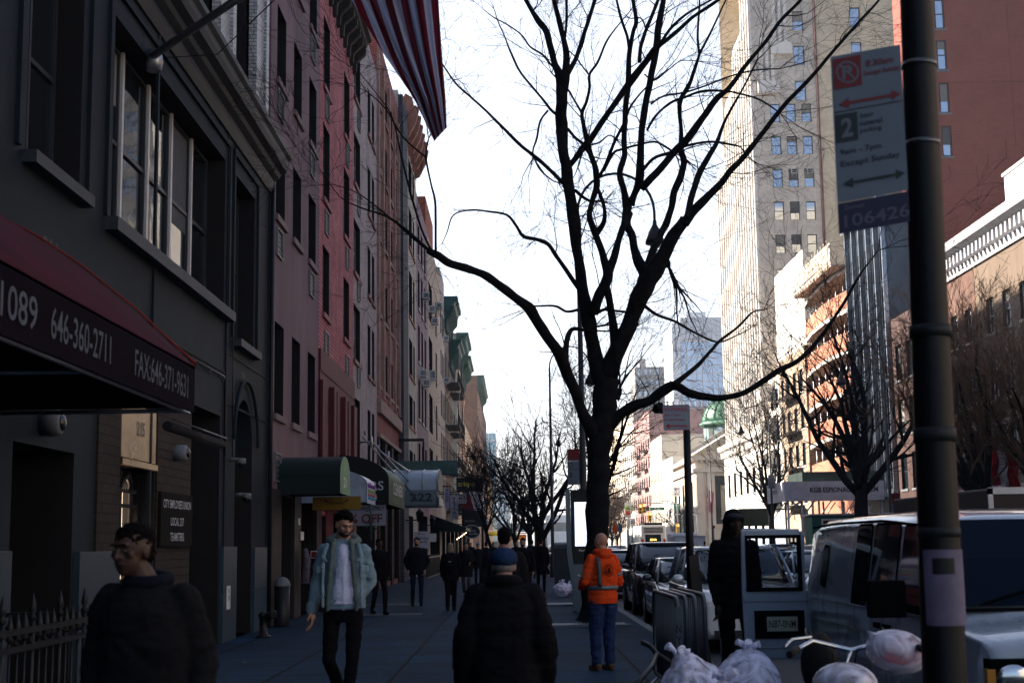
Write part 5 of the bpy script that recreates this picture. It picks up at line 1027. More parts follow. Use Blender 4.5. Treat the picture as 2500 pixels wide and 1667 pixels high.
# ---- no parking sign
t = thing('parking_sign', 'small white sign reading NO PARKING on a slim black post', 'sign', (1.86, 15.6, 0))
b = MB(m_pole); b.tube([at(1692, 1640, 15.6), at(1675, 990, 15.6)], [.05, .04], 10); b.build('post', t)
b = MB(mat('bright_sign_face', (.2, .24, .3), .5, var=.08)); x0, x1, z0, z1 = 1.655, 1.945, 2.81, 3.09; y = 15.54; b.box(x0, x1, y, y + .003, z0, z1); b.use(mat('sign_text_red', (.3, .03, .04), .5, var=0)); put_text(b, "NO PARKING", (x0 + .14, y - .002, z1 - .05), X3, Z3, .045, .26, .015)
put_text(b, "8am - 10pm", (x0 + .1, y - .002, z1 - .115), X3, Z3, .033, .17); put_text(b, "Except Sunday", (x0 + .125, y - .002, z1 - .165), X3, Z3, .035, .22); arrow(b, x0 + .02, x0 + .26, z0 + .045, y - .002, .014, False)
for a, c, e, g in ((x0 + .004, x1 - .004, z0 + .004, z0 + .009), (x0 + .004, x1 - .004, z1 - .009, z1 - .004)): b.poly((a, y - .002, e), (c, y - .002, e), (c, y - .002, g), (a, y - .002, g))
b.build('plate', t, fix=False)
# ---- lamp posts
def lamp(label, X, Y, zt, span, dirx, r=.08, signs=None):
    t = thing('street_lamp', label, 'lamp', (X, Y, 0), 'tall curved street lamps'); b = MB(m_lampp); zc = zt - span * .5
    b.tube([(X, Y, 0), (X, Y, .1), (X, Y, .9), (X, Y, 1.1), (X, Y, zc)], [r * 2.2, r * 2, r * 1.7, r * 1.1, r * .6], 10)
    b.build('post', t); b = MB(m_lampp)
    b.tube([(X, Y, zc - .3)] + [(X + dirx * span * (.5 - .5 * math.cos(a)), Y, zc + span * .52 * math.sin(a)) for a in [math.pi * q / 14 for q in range(15)]] + [(X + dirx * span, Y, zc - .25)], r * .42, 8)
    b.tube([(X, Y, zc - .9), (X + dirx * span * .12, Y, zc - .2), (X + dirx * span * .35, Y, zc + span * .3)], r * .2, 5); b.build('arm', t)
    b = MB(M['black']); b.lathe((X + dirx * span, Y, zc - .85), [(.26, 0), (.24, .1), (.12, .4), (.06, .5), (.05, .62)], 12); b.build('lamp_shade', t)
    b = MB(M['frame_white']); b.ell((X + dirx * span, Y, zc - .87), .15, .15, .12); b.build('bulb', t)
    return t
tl = lamp('near curved lamp post rising behind the big tree on the left kerb', 1.76, 36, 11.1, 2.0, 1, .085)
lamp('second curved lamp post on the left kerb, beyond the kiosk', 1.8, 68, 11.0, 1.95, 1); lamp('third smaller curved lamp post on the left kerb', 1.6, 110, 10.9, 1.9, 1)
lamp('curved lamp post on the far kerb before the orange building', 17.45, 66, 10.6, 2.0, -1); lamp('curved lamp post on the far kerb before the white tower base', 17.2, 95, 10.5, 1.9, -1); lamp('curved lamp post on the far kerb before the bank', 17.75, 128, 10.9, 1.9, -1)
lamp('distant curved lamp post past the bus', 14.5, 180, 10.5, 2, -1)
b = MB(M['frame_grey']); b.box(17.0, 17.4, 94.8, 95, 5.0, 5.9); tag(b.build('signal_cabinet'), 'small grey box on the far lamp post before the tower', 'box')
# signs on the near lamp post
t = thing('parking_sign', 'red and white parking sign stack on the lamp post left of the big trunk', 'sign', (1.5, 35.9, 5)); y = 35.85; x0, x1 = 1.36, 1.66
b = MB(m_sgn, m_sred, m_sblk); b.box(x0, x1, y, y + .004, 3.05, 3.95); b.use(m_sred); b.box(x0, x1, y - .003, y, 3.68, 3.95); b.use(m_sblk); arrow(b, x0 + .03, x1 - .03, 3.44, y - .004, .012, False); put_text(b, "2", (x0 + .08, y - .005, 3.3), X3, Z3, .12, .08, .03); put_text(b, "9am 7pm", (x0 + .15, y - .005, 3.15), X3, Z3, .04); put_text(b, "Except Sun", (x0 + .15, y - .005, 3.09), X3, Z3, .035)
ring(b, (x0 + .08, y - .005, 3.55), .045, .06); b.use(M['white']); arrow(b, x0 + .03, x1 - .03, 3.64, y - .004, .012, False); b.build('plate', t, fix=False)
tag(None, 0) if 0 else None
t = thing('parking_sign', 'red and white parking sign seen just above the van roof', 'sign', (14, 62, 0)); q = at(2187, 1245, 62); b = MB(m_sgn, m_sred); b.box(q.x - .17, q.x + .17, 62, 62.02, q.z - .9, q.z + .74); b.use(m_sred); b.box(q.x - .17, q.x + .17, 61.98, 62, q.z + .3, q.z + .74); b.use(m_sblk); put_text(b, "2", (q.x - .08, 61.98, q.z - .1), X3, Z3, .14); b.box(q.x - .14, q.x + .14, 61.98, 62, q.z + .12, q.z + .15); b.build('plate', t); b = MB(m_pole); b.tube([(q.x, 62.05, 0), (q.x, 62.05, q.z + .8)], .04, 6); b.build('post', t)
# ---- wifi kiosk
t = thing('information_kiosk', 'slim grey kiosk with glowing white map screen behind the tree', 'kiosk', (1.75, 34, 0)); m_kio = mat('kiosk_shell', (.14, .18, .21), .35, .4, var=.1)
kx0, ky = 1.22, 33.6; b = MB(m_kio)
b.prism([(1.42, 0), (1.6, 0), (1.52, .8), (1.37, 1.1), (1.33, 1.5), (1.32, 2.85), (1.22, 2.85), (1.23, 1.3), (1.28, .9)], lambda a, u, v: (u, a, v), ky, ky + .32); b.build('edge_fin', t)
b = MB(M['black']); b.box(1.34, 2.1, ky + .03, ky + .29, .0, 2.84); b.use(mat('kiosk_letters', (.7, .7, .7), .5, var=0)); put_text(b, "ParkNY", (1.66, ky + .026, 1.42), X3, Z3, .05, .3); b.build('body', t)
b = MB(mat('lit_map_screen', (.6, .65, .75), .3, var=0, emis=(.72, .8, 1), es=.42)); b.box(1.42, 2.02, ky + .02, ky + .028, 1.52, 2.55); b.build('screen', t)
b = MB(mat('map_lines', (.25, .3, .4), .5, var=0))
for k in range(6): b.box(1.5 + .07 * k, 1.503 + .07 * k, ky + .016, ky + .019, 1.9, 2.25); b.box(1.48, 1.88, ky + .016, ky + .019, 1.9 + .07 * k, 1.903 + .07 * k)
put_text(b, "7:47", (1.72, ky + .017, 2.47), X3, Z3, .05); b.build('map_print', t, fix=False)
b = MB(m_kio); b.box(1.34, 2.1, ky + .005, ky + .03, .02, 1.1); b.build('lower_panel', t)
t = thing('relay_box', 'dark blue-grey mail storage box on the pavement behind the kiosk', 'mailbox', (1.45, 47, 0)); b = MB(mat('box_steel', (.025, .035, .045), .5)); b.box(1.3, 2.0, 47, 47.6, .12, 1.42); b.prism([(47, 1.42), (47.6, 1.42), (47.5, 1.56), (47.3, 1.62), (47.1, 1.56)], lambda a, u, v: (a, u, v), 1.3, 2.0); b.build('box', t)
for x in (1.34, 1.92):
    for y in (47.05, 47.5): b = MB(M['black']); b.box(x, x + .05, y, y + .05, 0, .12); b.build('leg', t)
# ---- barricades
m_bar = mat('dull_galvanised_steel', (.1, .115, .13), .4, .6)
def barricade(label, x, y0, y1, first):
    t = thing('crowd_barrier', label, 'barrier', (x, y0, 0), 'police crowd barriers leaning together'); b = MB(m_bar); z1, z0 = 1.08, .22
    pts = [(x, y0, z0), (x, y0, z1 - .12), (x, y0 + .04, z1 - .03), (x, y0 + .13, z1), (x - .02, y1 - .13, z1), (x - .02, y1 - .04, z1 - .03), (x - .02, y1, z1 - .12), (x - .02, y1, z0), (x, y0, z0)]
    b.tube(pts, .021, 8); b.build('frame', t)
    for k in range(13):
        y = y0 + .12 + (y1 - y0 - .24) * k / 12; b = MB(m_bar); b.tube([(x - .01, y, z0), (x - .01, y, z1)], .009, 6); b.build('bar', t)
    for y in (y0 + .3, y1 - .3):
        b = MB(M['steel']); b.tube([(x - .3, y, .02), (x - .22, y, .03), (x, y, z0), (x + .2, y, .03)], .018, 6); b.build('foot', t)
    if first:
        b = MB(m_bar); b.box(x - .03, x + .035, y0 - .026, y0 - .021, .3, 1.0); b.use(m_snavy)
        for k, ch in enumerate("NYPD"): put_text(b, ch, (x, y0 - .03, .8 - .1 * k), X3, Z3, .08, .05, .02)
        b.build('name_strip', t, fix=False)
for k, (x, y, l) in enumerate(((1.5, 13.3, 'leftmost silver crowd barrier with vertical letters'), (1.6, 13.5, 'second silver crowd barrier from the left'), (1.7, 13.6, 'third silver crowd barrier, just left of the sign post'), (1.84, 14.0, 'fourth silver crowd barrier, right of the sign post'))): barricade(l, x, y, y + 2.1, k == 0)
t = thing('loose_barrier_foot', 'bent dark metal foot fallen on the pavement by the barriers', 'metal bar', (1.1, 11.6, 0)); b = MB(M['black']); b.tube([at(1568, 1567, 12.2), at(1590, 1578, 12.1), at(1604, 1596, 12), at(1640, 1617, 11.9)], .022, 6); b.tube([at(1604, 1596, 12), at(1592, 1625, 11.7), at(1562, 1660, 11.3), at(1540, 1700, 11.2)], .022, 6); b.build('bar', t)
t = thing('wooden_plank', 'short brown plank propped against the sign post', 'plank', (2.0, 15, 0)); b = MB(mat('weathered_plank', (.07, .055, .045), .8)); b.obox((1.97, 15.3, .75), (.05, 0, .02), (.0, .02, 0), (-.06, .02, .7)); b.build('board', t)
# ---- rubbish bags
def bag(label, c, rx, ry, h, seed, m, prt, knot=(0, 0), print_=None):
    t = thing('trash_bag', label, 'trash bag', (c[0], c[1], 0), 'plastic rubbish bags'); bm = bmesh.new(); bmesh.ops.create_icosphere(bm, subdivisions=5, radius=1); rg = random.Random(seed); off = Vector((seed * 3.1, 0, 0))
    for v in bm.verts:
        p = v.co.copy(); top = max(0, p.z); a = math.atan2(p.y, p.x)
        r = 1 + .12 * noise.noise(p * 1.6 + off) + .05 * noise.noise(p * 4 + off) * (1) + .045 * abs(math.sin(a * 9 + 2 * noise.noise(p * 2 + off))) * top
        pinch = 1 - .3 * top ** 6
        v.co = Vector((p.x * rx * r * pinch + knot[0] * top ** 6, p.y * ry * r * pinch + knot[1] * top ** 6, (h * .5) * (1 + p.z * (1 + .12 * top ** 6) * r)))
        if v.co.z < .01: v.co.z = .01
    me = bpy.data.meshes.new('sack'); bm.to_mesh(me); bm.free(); me.materials.append(m); [setattr(f, 'use_smooth', True) for f in me.polygons]; o = bpy.data.objects.new('sack', me); link(o, t); 
    b = MB(m); kx, ky, kz = c[0] + knot[0], c[1] + knot[1], h * 1.06
    for k in range(5): a = k * 1.3 + seed; b.tube([(kx, ky, kz - .06), (kx + .03 * math.cos(a), ky + .03 * math.sin(a), kz + .02), (kx + .09 * math.cos(a), ky + .09 * math.sin(a), kz + .03 + .03 * math.sin(k))], [.022, .014, .03], 6)
    b.build('tied_neck', t)
    return t
m, n, l, bs = _nodes('thin_white_plastic'); bs.inputs['Base Color'].default_value = (.75, .75, .92, 1); bs.inputs['Roughness'].default_value = .22; bs.inputs['Alpha'].default_value = .84
g = n.new('ShaderNodeNewGeometry'); tx = n.new('ShaderNodeTexNoise'); tx.inputs['Scale'].default_value = 5; tx.inputs['Detail'].default_value = 4; tx.inputs['Distortion'].default_value = 2.5; l.new(g.outputs['Position'], tx.inputs['Vector'])
bp = n.new('ShaderNodeBump'); bp.inputs['Strength'].default_value = .45; bp.inputs['Distance'].default_value = .05; l.new(tx.outputs[0], bp.inputs['Height']); l.new(bp.outputs[0], bs.inputs['Normal'])
rm = n.new('ShaderNodeMapRange'); rm.inputs[3].default_value = .3; rm.inputs[4].default_value = .95; rm.inputs[1].default_value = .35; rm.inputs[2].default_value = .6; l.new(tx.outputs[0], rm.inputs[0]); l.new(rm.outputs[0], bs.inputs['Alpha']); M['plastic'] = m
q1, q2, q3 = at(1695, 1620, 10.6), at(1822, 1620, 11.0), at(1765, 1650, 10.3)
bag('white rubbish bag with red print nearest the barriers', (q1.x, 10.6), .29, .3, .74, 1, m, 1, (-.12, 0)); bag('bluish clear rubbish bag right of the printed one', (q2.x, 11.0), .29, .28, .74, 2, m, 0, (.02, 0)); bag('low clear rubbish bag between the two taller ones', (q3.x, 10.2), .2, .22, .6, 3, m, 0)
m_card = mat('crumpled_contents', (.45, .07, .1), .8, var=.5, vs=7)
for (x, y, h, r), lb in zip(((q1.x, 10.6, .25, .17), (q2.x, 11.0, .25, .16)), ('red printed carton seen through the white bag', 'dark carton seen through the bluish bag')):
    b = MB(m_card if r > .165 else M['frame_grey']); b.obox((x, y - .05, h + .15), (r, .04, 0), (-.03, r * .7, 0), (0, 0, r * .8)); tag(b.build('carton', bevel=.01), lb, 'carton')
for k, (px, Y) in enumerate(((1372, 43), (1395, 44.5))):
    x = gx(px, Y); bag(['left small bag of the pair behind the kiosk', 'right small bag of the pair behind the kiosk'][k], (x, Y), .26, .28, .42 - .06 * k, 10 + k, m, 0)
# ---- bicycle
t = thing('bicycle', 'parked bicycle with chrome handlebar and plastic wrapped saddle', 'bicycle', (1.68, 7.2, 0)); m_bk = mat('bicycle_paint', (.02, .02, .022), .3, .3, coat=.5)
bx, by = 1.66, 7.0; fw, rw = Vector((bx + .02, by + .55, .34)), Vector((bx - .06, by - .5, .34))
for w_ in (fw, rw):
    b = MB(M['rubber']); b.tube([w_ + Vector((.0, .34 * math.cos(a), .34 * math.sin(a))) for a in [2 * math.pi * q / 28 for q in range(29)]], .018, 8); o = b.build('wheel', t)
    b = MB(M['chrome']); [b.tube([w_, w_ + Vector((0, .33 * math.cos(a), .33 * math.sin(a)))], .0015, 3) for a in [2 * math.pi * q / 24 for q in range(24)]]; b.tube([w_ - X3 * .04, w_ + X3 * .04], .02, 8); b.build('spokes', o)
b = MB(m_bk); bb = Vector((bx, by, .32)); hd, hb, st = Vector((bx, by + .36, .82)), Vector((bx, by + .4, .66)), Vector((bx - .02, by - .14, .8))
for p_, q_ in ((hd, hb), (hd, st), (hb, bb), (st, bb), (bb, rw), (st, rw)): b.tube([p_, q_], .017, 8)
b.tube([hb, fw + X3 * .05], .014, 6); b.tube([hb, fw - X3 * .05], .014, 6); b.build('frame', t)
b = MB(M['chrome']); h0 = Vector((bx + .04, by + .33, 1.04)); b.tube([hd, hd + Z3 * .12, h0], .013, 8); b.tube([h0 + Vector((-.3, -.14, .02)), h0 + Vector((-.2, -.02, .05)), h0, h0 + Vector((.2, -.02, .05)), h0 + Vector((.3, -.14, .02))], .012, 8); b.build('handlebar', t)
for s_ in (-1, 1): b = MB(M['rubber']); b.tube([h0 + Vector((s_ * .3, -.14, .02)), h0 + Vector((s_ * .36, -.24, .0))], .019, 8); b.build('grip', t); b = MB(M['chrome']); b.tube([h0 + Vector((s_ * .2, -.02, .07)), h0 + Vector((s_ * .3, -.02, .06)), h0 + Vector((s_ * .36, -.12, .03))], .007, 5); b.build('brake_lever', t)
b = MB(M['black']); 
for s_ in (-1, 1): b.tube([h0 + Vector((s_ * .22, 0, .05)), h0 + Vector((s_ * .2, .14, .1)), h0 + Vector((s_ * .06, .14, -.02)), hb + Vector((s_ * .03, .02, .02))], .005, 4)
b.build('brake_cable', t)
c = at(2045, 1662, 6.9); c = Vector((c.x, 6.75, .93)); b = MB(M['plastic']); b.ell(c, .15, .17, .1, 20, 12); b.build('saddle_wrap', t); b = MB(M['rubber']); b.ell(c - Z3 * .01, .1, .13, .05); b.tube([st, c - Z3 * .04], .014, 6); b.build('saddle', t)
c = at(2190, 1590, 7.3); b = MB(M['plastic'], m_card); b.ell(c, .16, .14, .11, 22, 14, Matrix.Rotation(.2, 3, 'Y')); b.tube([c + Vector((-.1, 0, .05)), c + Vector((-.16, -.05, .1)), h0 + Vector((.2, -.02, .05))], .012, 6); o = b.build('plastic_bag'); tag(o, 'white plastic shopping bag with red marks hung on the bicycle handlebar', 'bag')
b = MB(m_card); b.obox(c + Vector((.02, 0, 0)), (.09, 0, -.02), (0, .06, 0), (.02, 0, .06)); tag(b.build('packet', bevel=.01), 'dark red packet showing through the handlebar bag', 'packet')
b = MB(M['blk_rough']); c = at(2000, 1610, 7.6); b.ell(c - Z3 * .02, .1, .09, .17); tag(b.build('dark_pouch'), 'black pouch hanging left of the bicycle handlebar', 'bag')
# ================================================================ AWNINGS AND SHOP SIGNS
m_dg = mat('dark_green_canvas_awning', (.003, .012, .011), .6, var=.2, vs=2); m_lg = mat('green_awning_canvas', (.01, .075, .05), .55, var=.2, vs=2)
def barrel(label, x1, y0, y1, z0, z1, side, end, name='shop_awning', front=None, rib=None, x0=LX, bulge=.55):
    """barrel awning running out from the wall: long dark sides, rounded top, panel at the street end"""
    t = thing(name, label, 'awning', (x0, (y0 + y1) / 2, z0)); ym, hw = (y0 + y1) / 2, (y1 - y0) / 2; hz = (z1 - z0) * bulge
    prof = [(y0, z0)] + [(ym - hw * math.cos(a), z1 - hz + hz * math.sin(a)) for a in [math.pi * q / 14 for q in range(15)]] + [(y1, z0)]
    b = MB(side); b.rings([[Vector((x0, y, z)) for y, z in prof], [Vector((x1, y, z)) for y, z in prof]], closed=False); b.build('canopy_cover', t, fix=False)
    b = MB(end); b.poly(*[(x1 + .012, y, z) for y, z in prof]); b.poly(*[(x1 - .002, y, z) for y, z in prof]); b.build('end_panel', t, fix=False); return t, ym, hw
# waterfall awning: side facing us is a curved gusset, front curves down to the street
def waterfall(label, x1, y0, y1, z0, z1, side, fr, ribs=8):
    t = thing('shop_awning', label, 'awning', (LX, (y0 + y1) / 2, z0)); d = x1 - LX; zc = z0 + (z1 - z0) * .5; prof = [(LX + d * math.sin(a), zc + (z1 - zc) * math.cos(a)) for a in [math.pi / 2 * q / 12 for q in range(13)]] + [(x1, z0)]
    b = MB(fr); N = ribs * 4
    b.rings([[Vector((x + (.02 * math.cos(2 * math.pi * k / 4)) , y0 + (y1 - y0) * k / N, z)) for x, z in prof] for k in range(N + 1)], closed=False); b.build('canopy_cover', t, fix=False)
    b = MB(side); b.poly(*[(x, y0 - .02, z) for x, z in prof], (LX, y0 - .02, z0)); b.build('end_panel', t, fix=False); b = MB(side); b.poly(*[(x, y1 + .02, z) for x, z in prof], (LX, y1 + .02, z0)); b.build('end_panel', t, fix=False); return t
t, ym, hw = barrel('dark green barrel canopy with a pale numbered end, nearest of the shop awnings', -3.72, 30.3, 32.1, 2.72, 3.55, m_dg, mat('lit_green_canvas', (.16, .33, .18), .6, var=.2, vs=3))  # end panel in a paler green, the light on it put into the colour
b = MB(M['white']); put_text(b, "21", (-3.7, ym - .1, 2.98), (0, 1, 0), (0, 0, 1), .22, .5); b.build('lettering', t)
b = MB(m_dg); b.box(-3.73, LX, 30.29, 30.31, 2.7, 3.15); b.build('side_panel', t)
t = thing('yellow_banner', 'dim yellow banner hung under the dark green canopy', 'banner', (-4.2, 31, 2.45)); b = MB(mat('mustard_cloth', (.2, .12, .015), .8)); b.box(-4.6, -3.5, 32.4, 32.42, 2.42, 2.72); b.use(M['black'])
for k in range(11): a = math.pi * (k + .5) / 11; b.obox((-4.05 - .26 * math.cos(a), 32.39, 2.66 - .09 * math.sin(a)), (.014, 0, .004), (0, .003, 0), (0, 0, .02))
b.build('cloth', t)
t = waterfall('small white curved awning with purple and rainbow lettering', -3.5, 33.6, 35.6, 2.62, 3.5, mat('pale_blue_canvas', (.3, .36, .45), .6, var=.3, vs=4), mat('pearly_stripe_canvas', (.55, .5, .58), .4, var=.35, vs=3), 6)
b = MB(mat('violet_paint', (.2, .05, .3), .6, var=0), mat('lime_paint', (.35, .5, .15), .6, var=0), mat('coral_paint', (.6, .2, .2), .6, var=0), mat('sky_paint', (.1, .4, .6), .6, var=0)); rg = random.Random(3)
for row, (z, mi) in enumerate(((2.98, 0), (2.87, 1), (2.78, 2), (2.7, 3))):
    b.cur = mi; y = 33.8
    while y < 35.4: h = rg.uniform(.05, .13 if row == 0 else .07); b.tube([(-3.47, y, z), (-3.47, y + rg.uniform(-.05, .05), z + h), (-3.47, y + .08, z + h * .4)], .012, 4); y += rg.uniform(.1, .19)
b.build('painted_letters', t)
b = MB(mat('pale_blue_canvas_front', (.35, .42, .55), .6, var=.2, vs=4)); b.box(-3.49, -3.478, 33.6, 35.6, 2.6, 3.08); b.build('valance', t)
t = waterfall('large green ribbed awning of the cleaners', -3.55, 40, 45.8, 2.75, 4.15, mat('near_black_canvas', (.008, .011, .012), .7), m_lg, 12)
b = MB(m_white_let); put_text(b, "CLEANERS", (-4.55, 39.97, 3.27), X3, Z3, .26, 1.75, .012); put_text(b, "212-989-2244", (-4.6, 39.97, 2.95), X3, Z3, .16, 1.5, .006); put_text(b, "CLEANERS", (-3.52, 43.1, 3.25), Y3, Z3, .36, 3.4, .015); b.use(mat('olive_letters', (.12, .16, .04), .6)); put_text(b, "TAILORING", (-3.52, 42.4, 2.9), Y3, Z3, .14, 2.2); put_text(b, "LAUNDRY", (-3.52, 44.7, 2.9), Y3, Z3, .14, 1.3); b.build('lettering', t, fix=False)
t = thing('sale_banner', 'white banner with navy and red letters under the cleaners awning', 'banner', (-4.3, 40, 2.2)); b = MB(mat('white_banner_cloth', (.25, .27, .33), .7, var=.1)); b.box(-5.0, -3.62, 40.1, 40.11, 2.16, 2.74); b.use(m_snavy); put_text(b, "DRY CLEANING ONLY", (-4.31, 40.09, 2.64), X3, Z3, .11, 1.3, .01); b.use(m_sred); put_text(b, "50% OFF", (-4.35, 40.09, 2.36), X3, Z3, .26, 1.25, .02); b.build('cloth', t, fix=False)
b = MB(M['green_cu']); rg = random.Random(5)
for k in range(26): c = Vector((-3.95 + rg.uniform(-.13, .13), 39.2, 2.0 + k * .035)); b.tube([c, c + Vector((rg.uniform(-.25, .3), 0, rg.uniform(-.12, .12)))], [.02, .004], 4)
b.tube([(-3.95, 39.2, 1.75), (-3.95, 39.2, 3.0)], .03, 6); tag(b.build('hanging_plant'), 'ragged green hanging plant in front of the sale banner', 'plant')
# 222 canopy
t, ym, hw = barrel('pale blue glass barrel canopy numbered 222 hung on steel rods', -2.75, 51.2, 54.2, 3.55, 4.35, mat('frosted_blue_panel', (.32, .42, .5), .25, var=.1), mat('dark_teal_end_panel', (.04, .08, .08), .5), 'entrance_canopy')  # street end panel in a dark teal base colour
b = MB(m_kio); b.box(LX, -2.75, 51.1, 51.2, 3.02, 3.56); b.box(-2.8, -2.7, 51.1, 54.3, 3.02, 3.3); b.box(LX, -2.75, 51.1, 54.3, 3.0, 3.04); b.use(mat('slate_letters', (.02, .04, .05), .5)); put_text(b, "222", (-3.35, 51.08, 3.3), X3, Z3, .3, .8, .03); put_text(b, "CASA MARINA"[-1], (-4.55, 51.08, 3.3), X3, Z3, .26, .28, .03); b.build('fascia', t, fix=False)
b = MB(M['steel']); [b.tube([(x, 51.185 + .0, 3.56)] + [(x, ym - hw * math.cos(a) - .01, 4.35 - .44 + .45 * math.sin(a)) for a in [math.pi * q / 10 for q in range(11)]], .02, 4) for x in (-2.77, -3.3, -3.85, -4.4)]; b.build('rib', t)
b = MB(M['steel'])
for p_, q_ in (((885, 1065, 46.4), (1018, 1218, 51.1)), ((905, 1075, 46.8), (1012, 1190, 52)), ((925, 1100, 48), (1030, 1171, 54)), ((922, 1097, 48), (1040, 1180, 54))): b.tube([at(*p_), at(*q_)], .03, 6)
for px, y0_, y1_, Y in ((923, 1086, 1122, 48.2), (948, 1101, 1134, 49.5), (891, 1050, 1062, 46.5)): b.tube([at(px, y0_, Y), at(px, y1_, Y)], .05, 6)
b.build('support_rods', t)
t = thing('green_flat_canopy', 'flat dark green canopy edge just above the 222 canopy', 'canopy', (-4, 56, 4.2)); b = MB(M['green_cu']); b.box(LX, -2.3, 57, 60, 4.5, 4.75); b.box(LX, -2.25, 56.95, 57, 4.4, 4.95); b.build('fascia', t)
b = MB(M['steel']); c = at(907, 1078, 45.8); b.ell(c, .05, .16, .2); b.tube([(LX, c.y + .2, c.z), c], .03, 6); tag(b.build('satellite_dish'), 'small blue-grey dish on the wall above the canopies', 'dish')
def plate(label, px0, py0, px1, py1, Y, m, texts, vertical=False, name='shop_sign', arm=True, oval=False, cat='sign'):
    a, c = at(px0, py0, Y), at(px1, py1, Y); t = thing(name, label, cat, ((a.x + c.x) / 2, Y, c.z)); b = MB(m)
    if oval:
        cx, cz, rx, rz_ = (a.x + c.x) / 2, (a.z + c.z) / 2, (c.x - a.x) / 2, (a.z - c.z) / 2
        b.rings([[Vector((cx + rx * math.cos(q * math.pi / 16), Y + d, cz + rz_ * math.sin(q * math.pi / 16))) for q in range(32)] for d in (0, .06)]); b.use(M['alu']); b.tube([(cx + rx * math.cos(q * math.pi / 16), Y - .01, cz + rz_ * math.sin(q * math.pi / 16)) for q in range(33)], .03, 6)
    else: b.box(a.x, c.x, Y, Y + .06, c.z, a.z)
    b.build('plate', t)
    bb_ = MB()
    for s, fx, fz, h, wd, mm in texts: bb_.use(mm); put_text(bb_, s, (a.x + (c.x - a.x) * fx, Y - .015, c.z + (a.z - c.z) * fz), X3, Z3, h * (a.z - c.z), wd * (c.x - a.x) if wd else None, .02)
    if texts: bb_.build('lettering', t, fix=False)
    if arm: b = MB(M['black']); b.box(LX, c.x + .1, Y + .01, Y + .05, a.z + .06, a.z + .12); b.tube([(a.x + .1, Y + .03, a.z), (a.x + .1, Y + .03, a.z + .1)], .02, 4); b.tube([(c.x - .1, Y + .03, a.z), (c.x - .1, Y + .03, a.z + .1)], .02, 4); b.build('bracket', t)
    return t
W_, K_ = M['white'], M['black']; m_wsg = mat('pale_sign_board', (.45, .46, .52), .5, var=.06)
plate('white hanging parking garage sign with P in a black frame', 1005, 1143, 1031, 1172, 62, m_wsg, [("P", .5, .5, .35, .35, K_), ("impark", .5, .86, .12, .7, K_), ("PARK", .55, .1, .2, .6, K_)])
t = thing('sign_bracket', 'tall black bracket frame around the hanging parking sign', 'bracket', (-4.3, 62, 4)); b = MB(K_); a, c = at(1002, 1077, 62.1), at(1031, 1172, 62.1); b.box(LX, c.x + .08, 62.1, 62.2, a.z, a.z + .12); b.box(c.x + .02, c.x + .1, 62.1, 62.2, c.z, a.z); b.ell(at(1015, 1132, 62.3), .35, .3, .1); b.build('frame', t)
plate('white half hour special board hanging lower on the wall', 1011, 1297, 1048, 1338, 58, m_wsg, [("P", .36, .86, .14, .1, K_), ("impark", .62, .86, .08, .3, K_), ("Half Hour", .6, .6, .14, .75, K_), ("Special", .55, .38, .14, .6, K_)], arm=False)
plate('white air conditioner grid box low on the wall', 1050, 1302, 1065, 1322, 66, M['acwhite'], [], name='wall_unit', arm=False, cat='vent')
plate('black hanging sign with yellow script reading crispo', 1114, 1166, 1180, 1199, 100, mat('black_sign_board', (.012, .013, .014), .5), [("crispo", .37, .5, .42, .62, m_gold)])
plate('tall white TATTOO sign with stacked letters', 1099, 1209, 1119, 1268, 90, m_wsg, [(ch, .5, .86 - .145 * k, .11, .45, K_) for k, ch in enumerate("TATTOO")])
plate('narrow lilac vertical sign reading WOOD behind the 222 canopy', 1085, 1190, 1097, 1240, 84, mat('lilac_board', (.3, .3, .4), .5), [(ch, .5, .88 - .17 * k, .12, .55, m_snavy) for k, ch in enumerate("WOOD")])
plate('white block lettered sign beyond the TATTOO sign', 1103, 1204, 1139, 1228, 94, m_wsg, [("FLAMING", .6, .78, .2, .7, K_), ("AMIS", .6, .5, .28, .7, K_), ("PLACE", .6, .2, .2, .6, K_)])
plate('black oval hanging sign reading rooted knife', 1131, 1282, 1172, 1313, 105, K_, [("rooted", .45, .6, .18, .55, m_wsg), ("knife", .62, .36, .2, .5, m_wsg), ("the", .45, .8, .1, .15, m_wsg)], oval=True)
plate('large black projecting box sign above the oval one', 1127, 1246, 1175, 1285, 108, K_, [("Mari's Dream", .42, .36, .1, .5, m_wsg)])
t = thing('shop_awning', 'white and dark red sloping awning under the yellow script sign', 'awning', (-3, 112, 4)); b = MB(M['white']); a = at(1145, 1199, 112); c = at(1178, 1244, 112); b.prism([(a.x, a.z), (c.x, a.z - .1), (c.x, c.z), (a.x + .4, c.z)], lambda q, u, v: (u, q, v), 112, 118); b.use(mat('wine_red_canvas', (.15, .01, .02), .7)); b.prism([(a.x - .9, a.z - .2), (a.x - .02, a.z), (a.x + .38, c.z), (a.x - .9, c.z)], lambda q, u, v: (u, q, v), 112, 118); b.build('canopy_cover', t)
t = thing('shop_awning', 'low dark striped awning with a row of small bulbs', 'awning', (-4, 96, 3)); b = MB(m_dg); b.prism([(LX, 3.4), (-3.2, 2.7), (-3.2, 2.5), (LX, 2.5)], lambda q, u, v: (u, q, v), 94, 103); b.build('canopy_cover', t)
b = MB(mat('warm_bulb', (.8, .5, .3), .5, var=0, emis=(1, .6, .3), es=3)); [b.ell((-3.8 + .12 * k, 93.8, 1.95 + .08 * k), .035, .035, .035, 6, 4) for k in range(6)]; b.build('bulb_string', t)
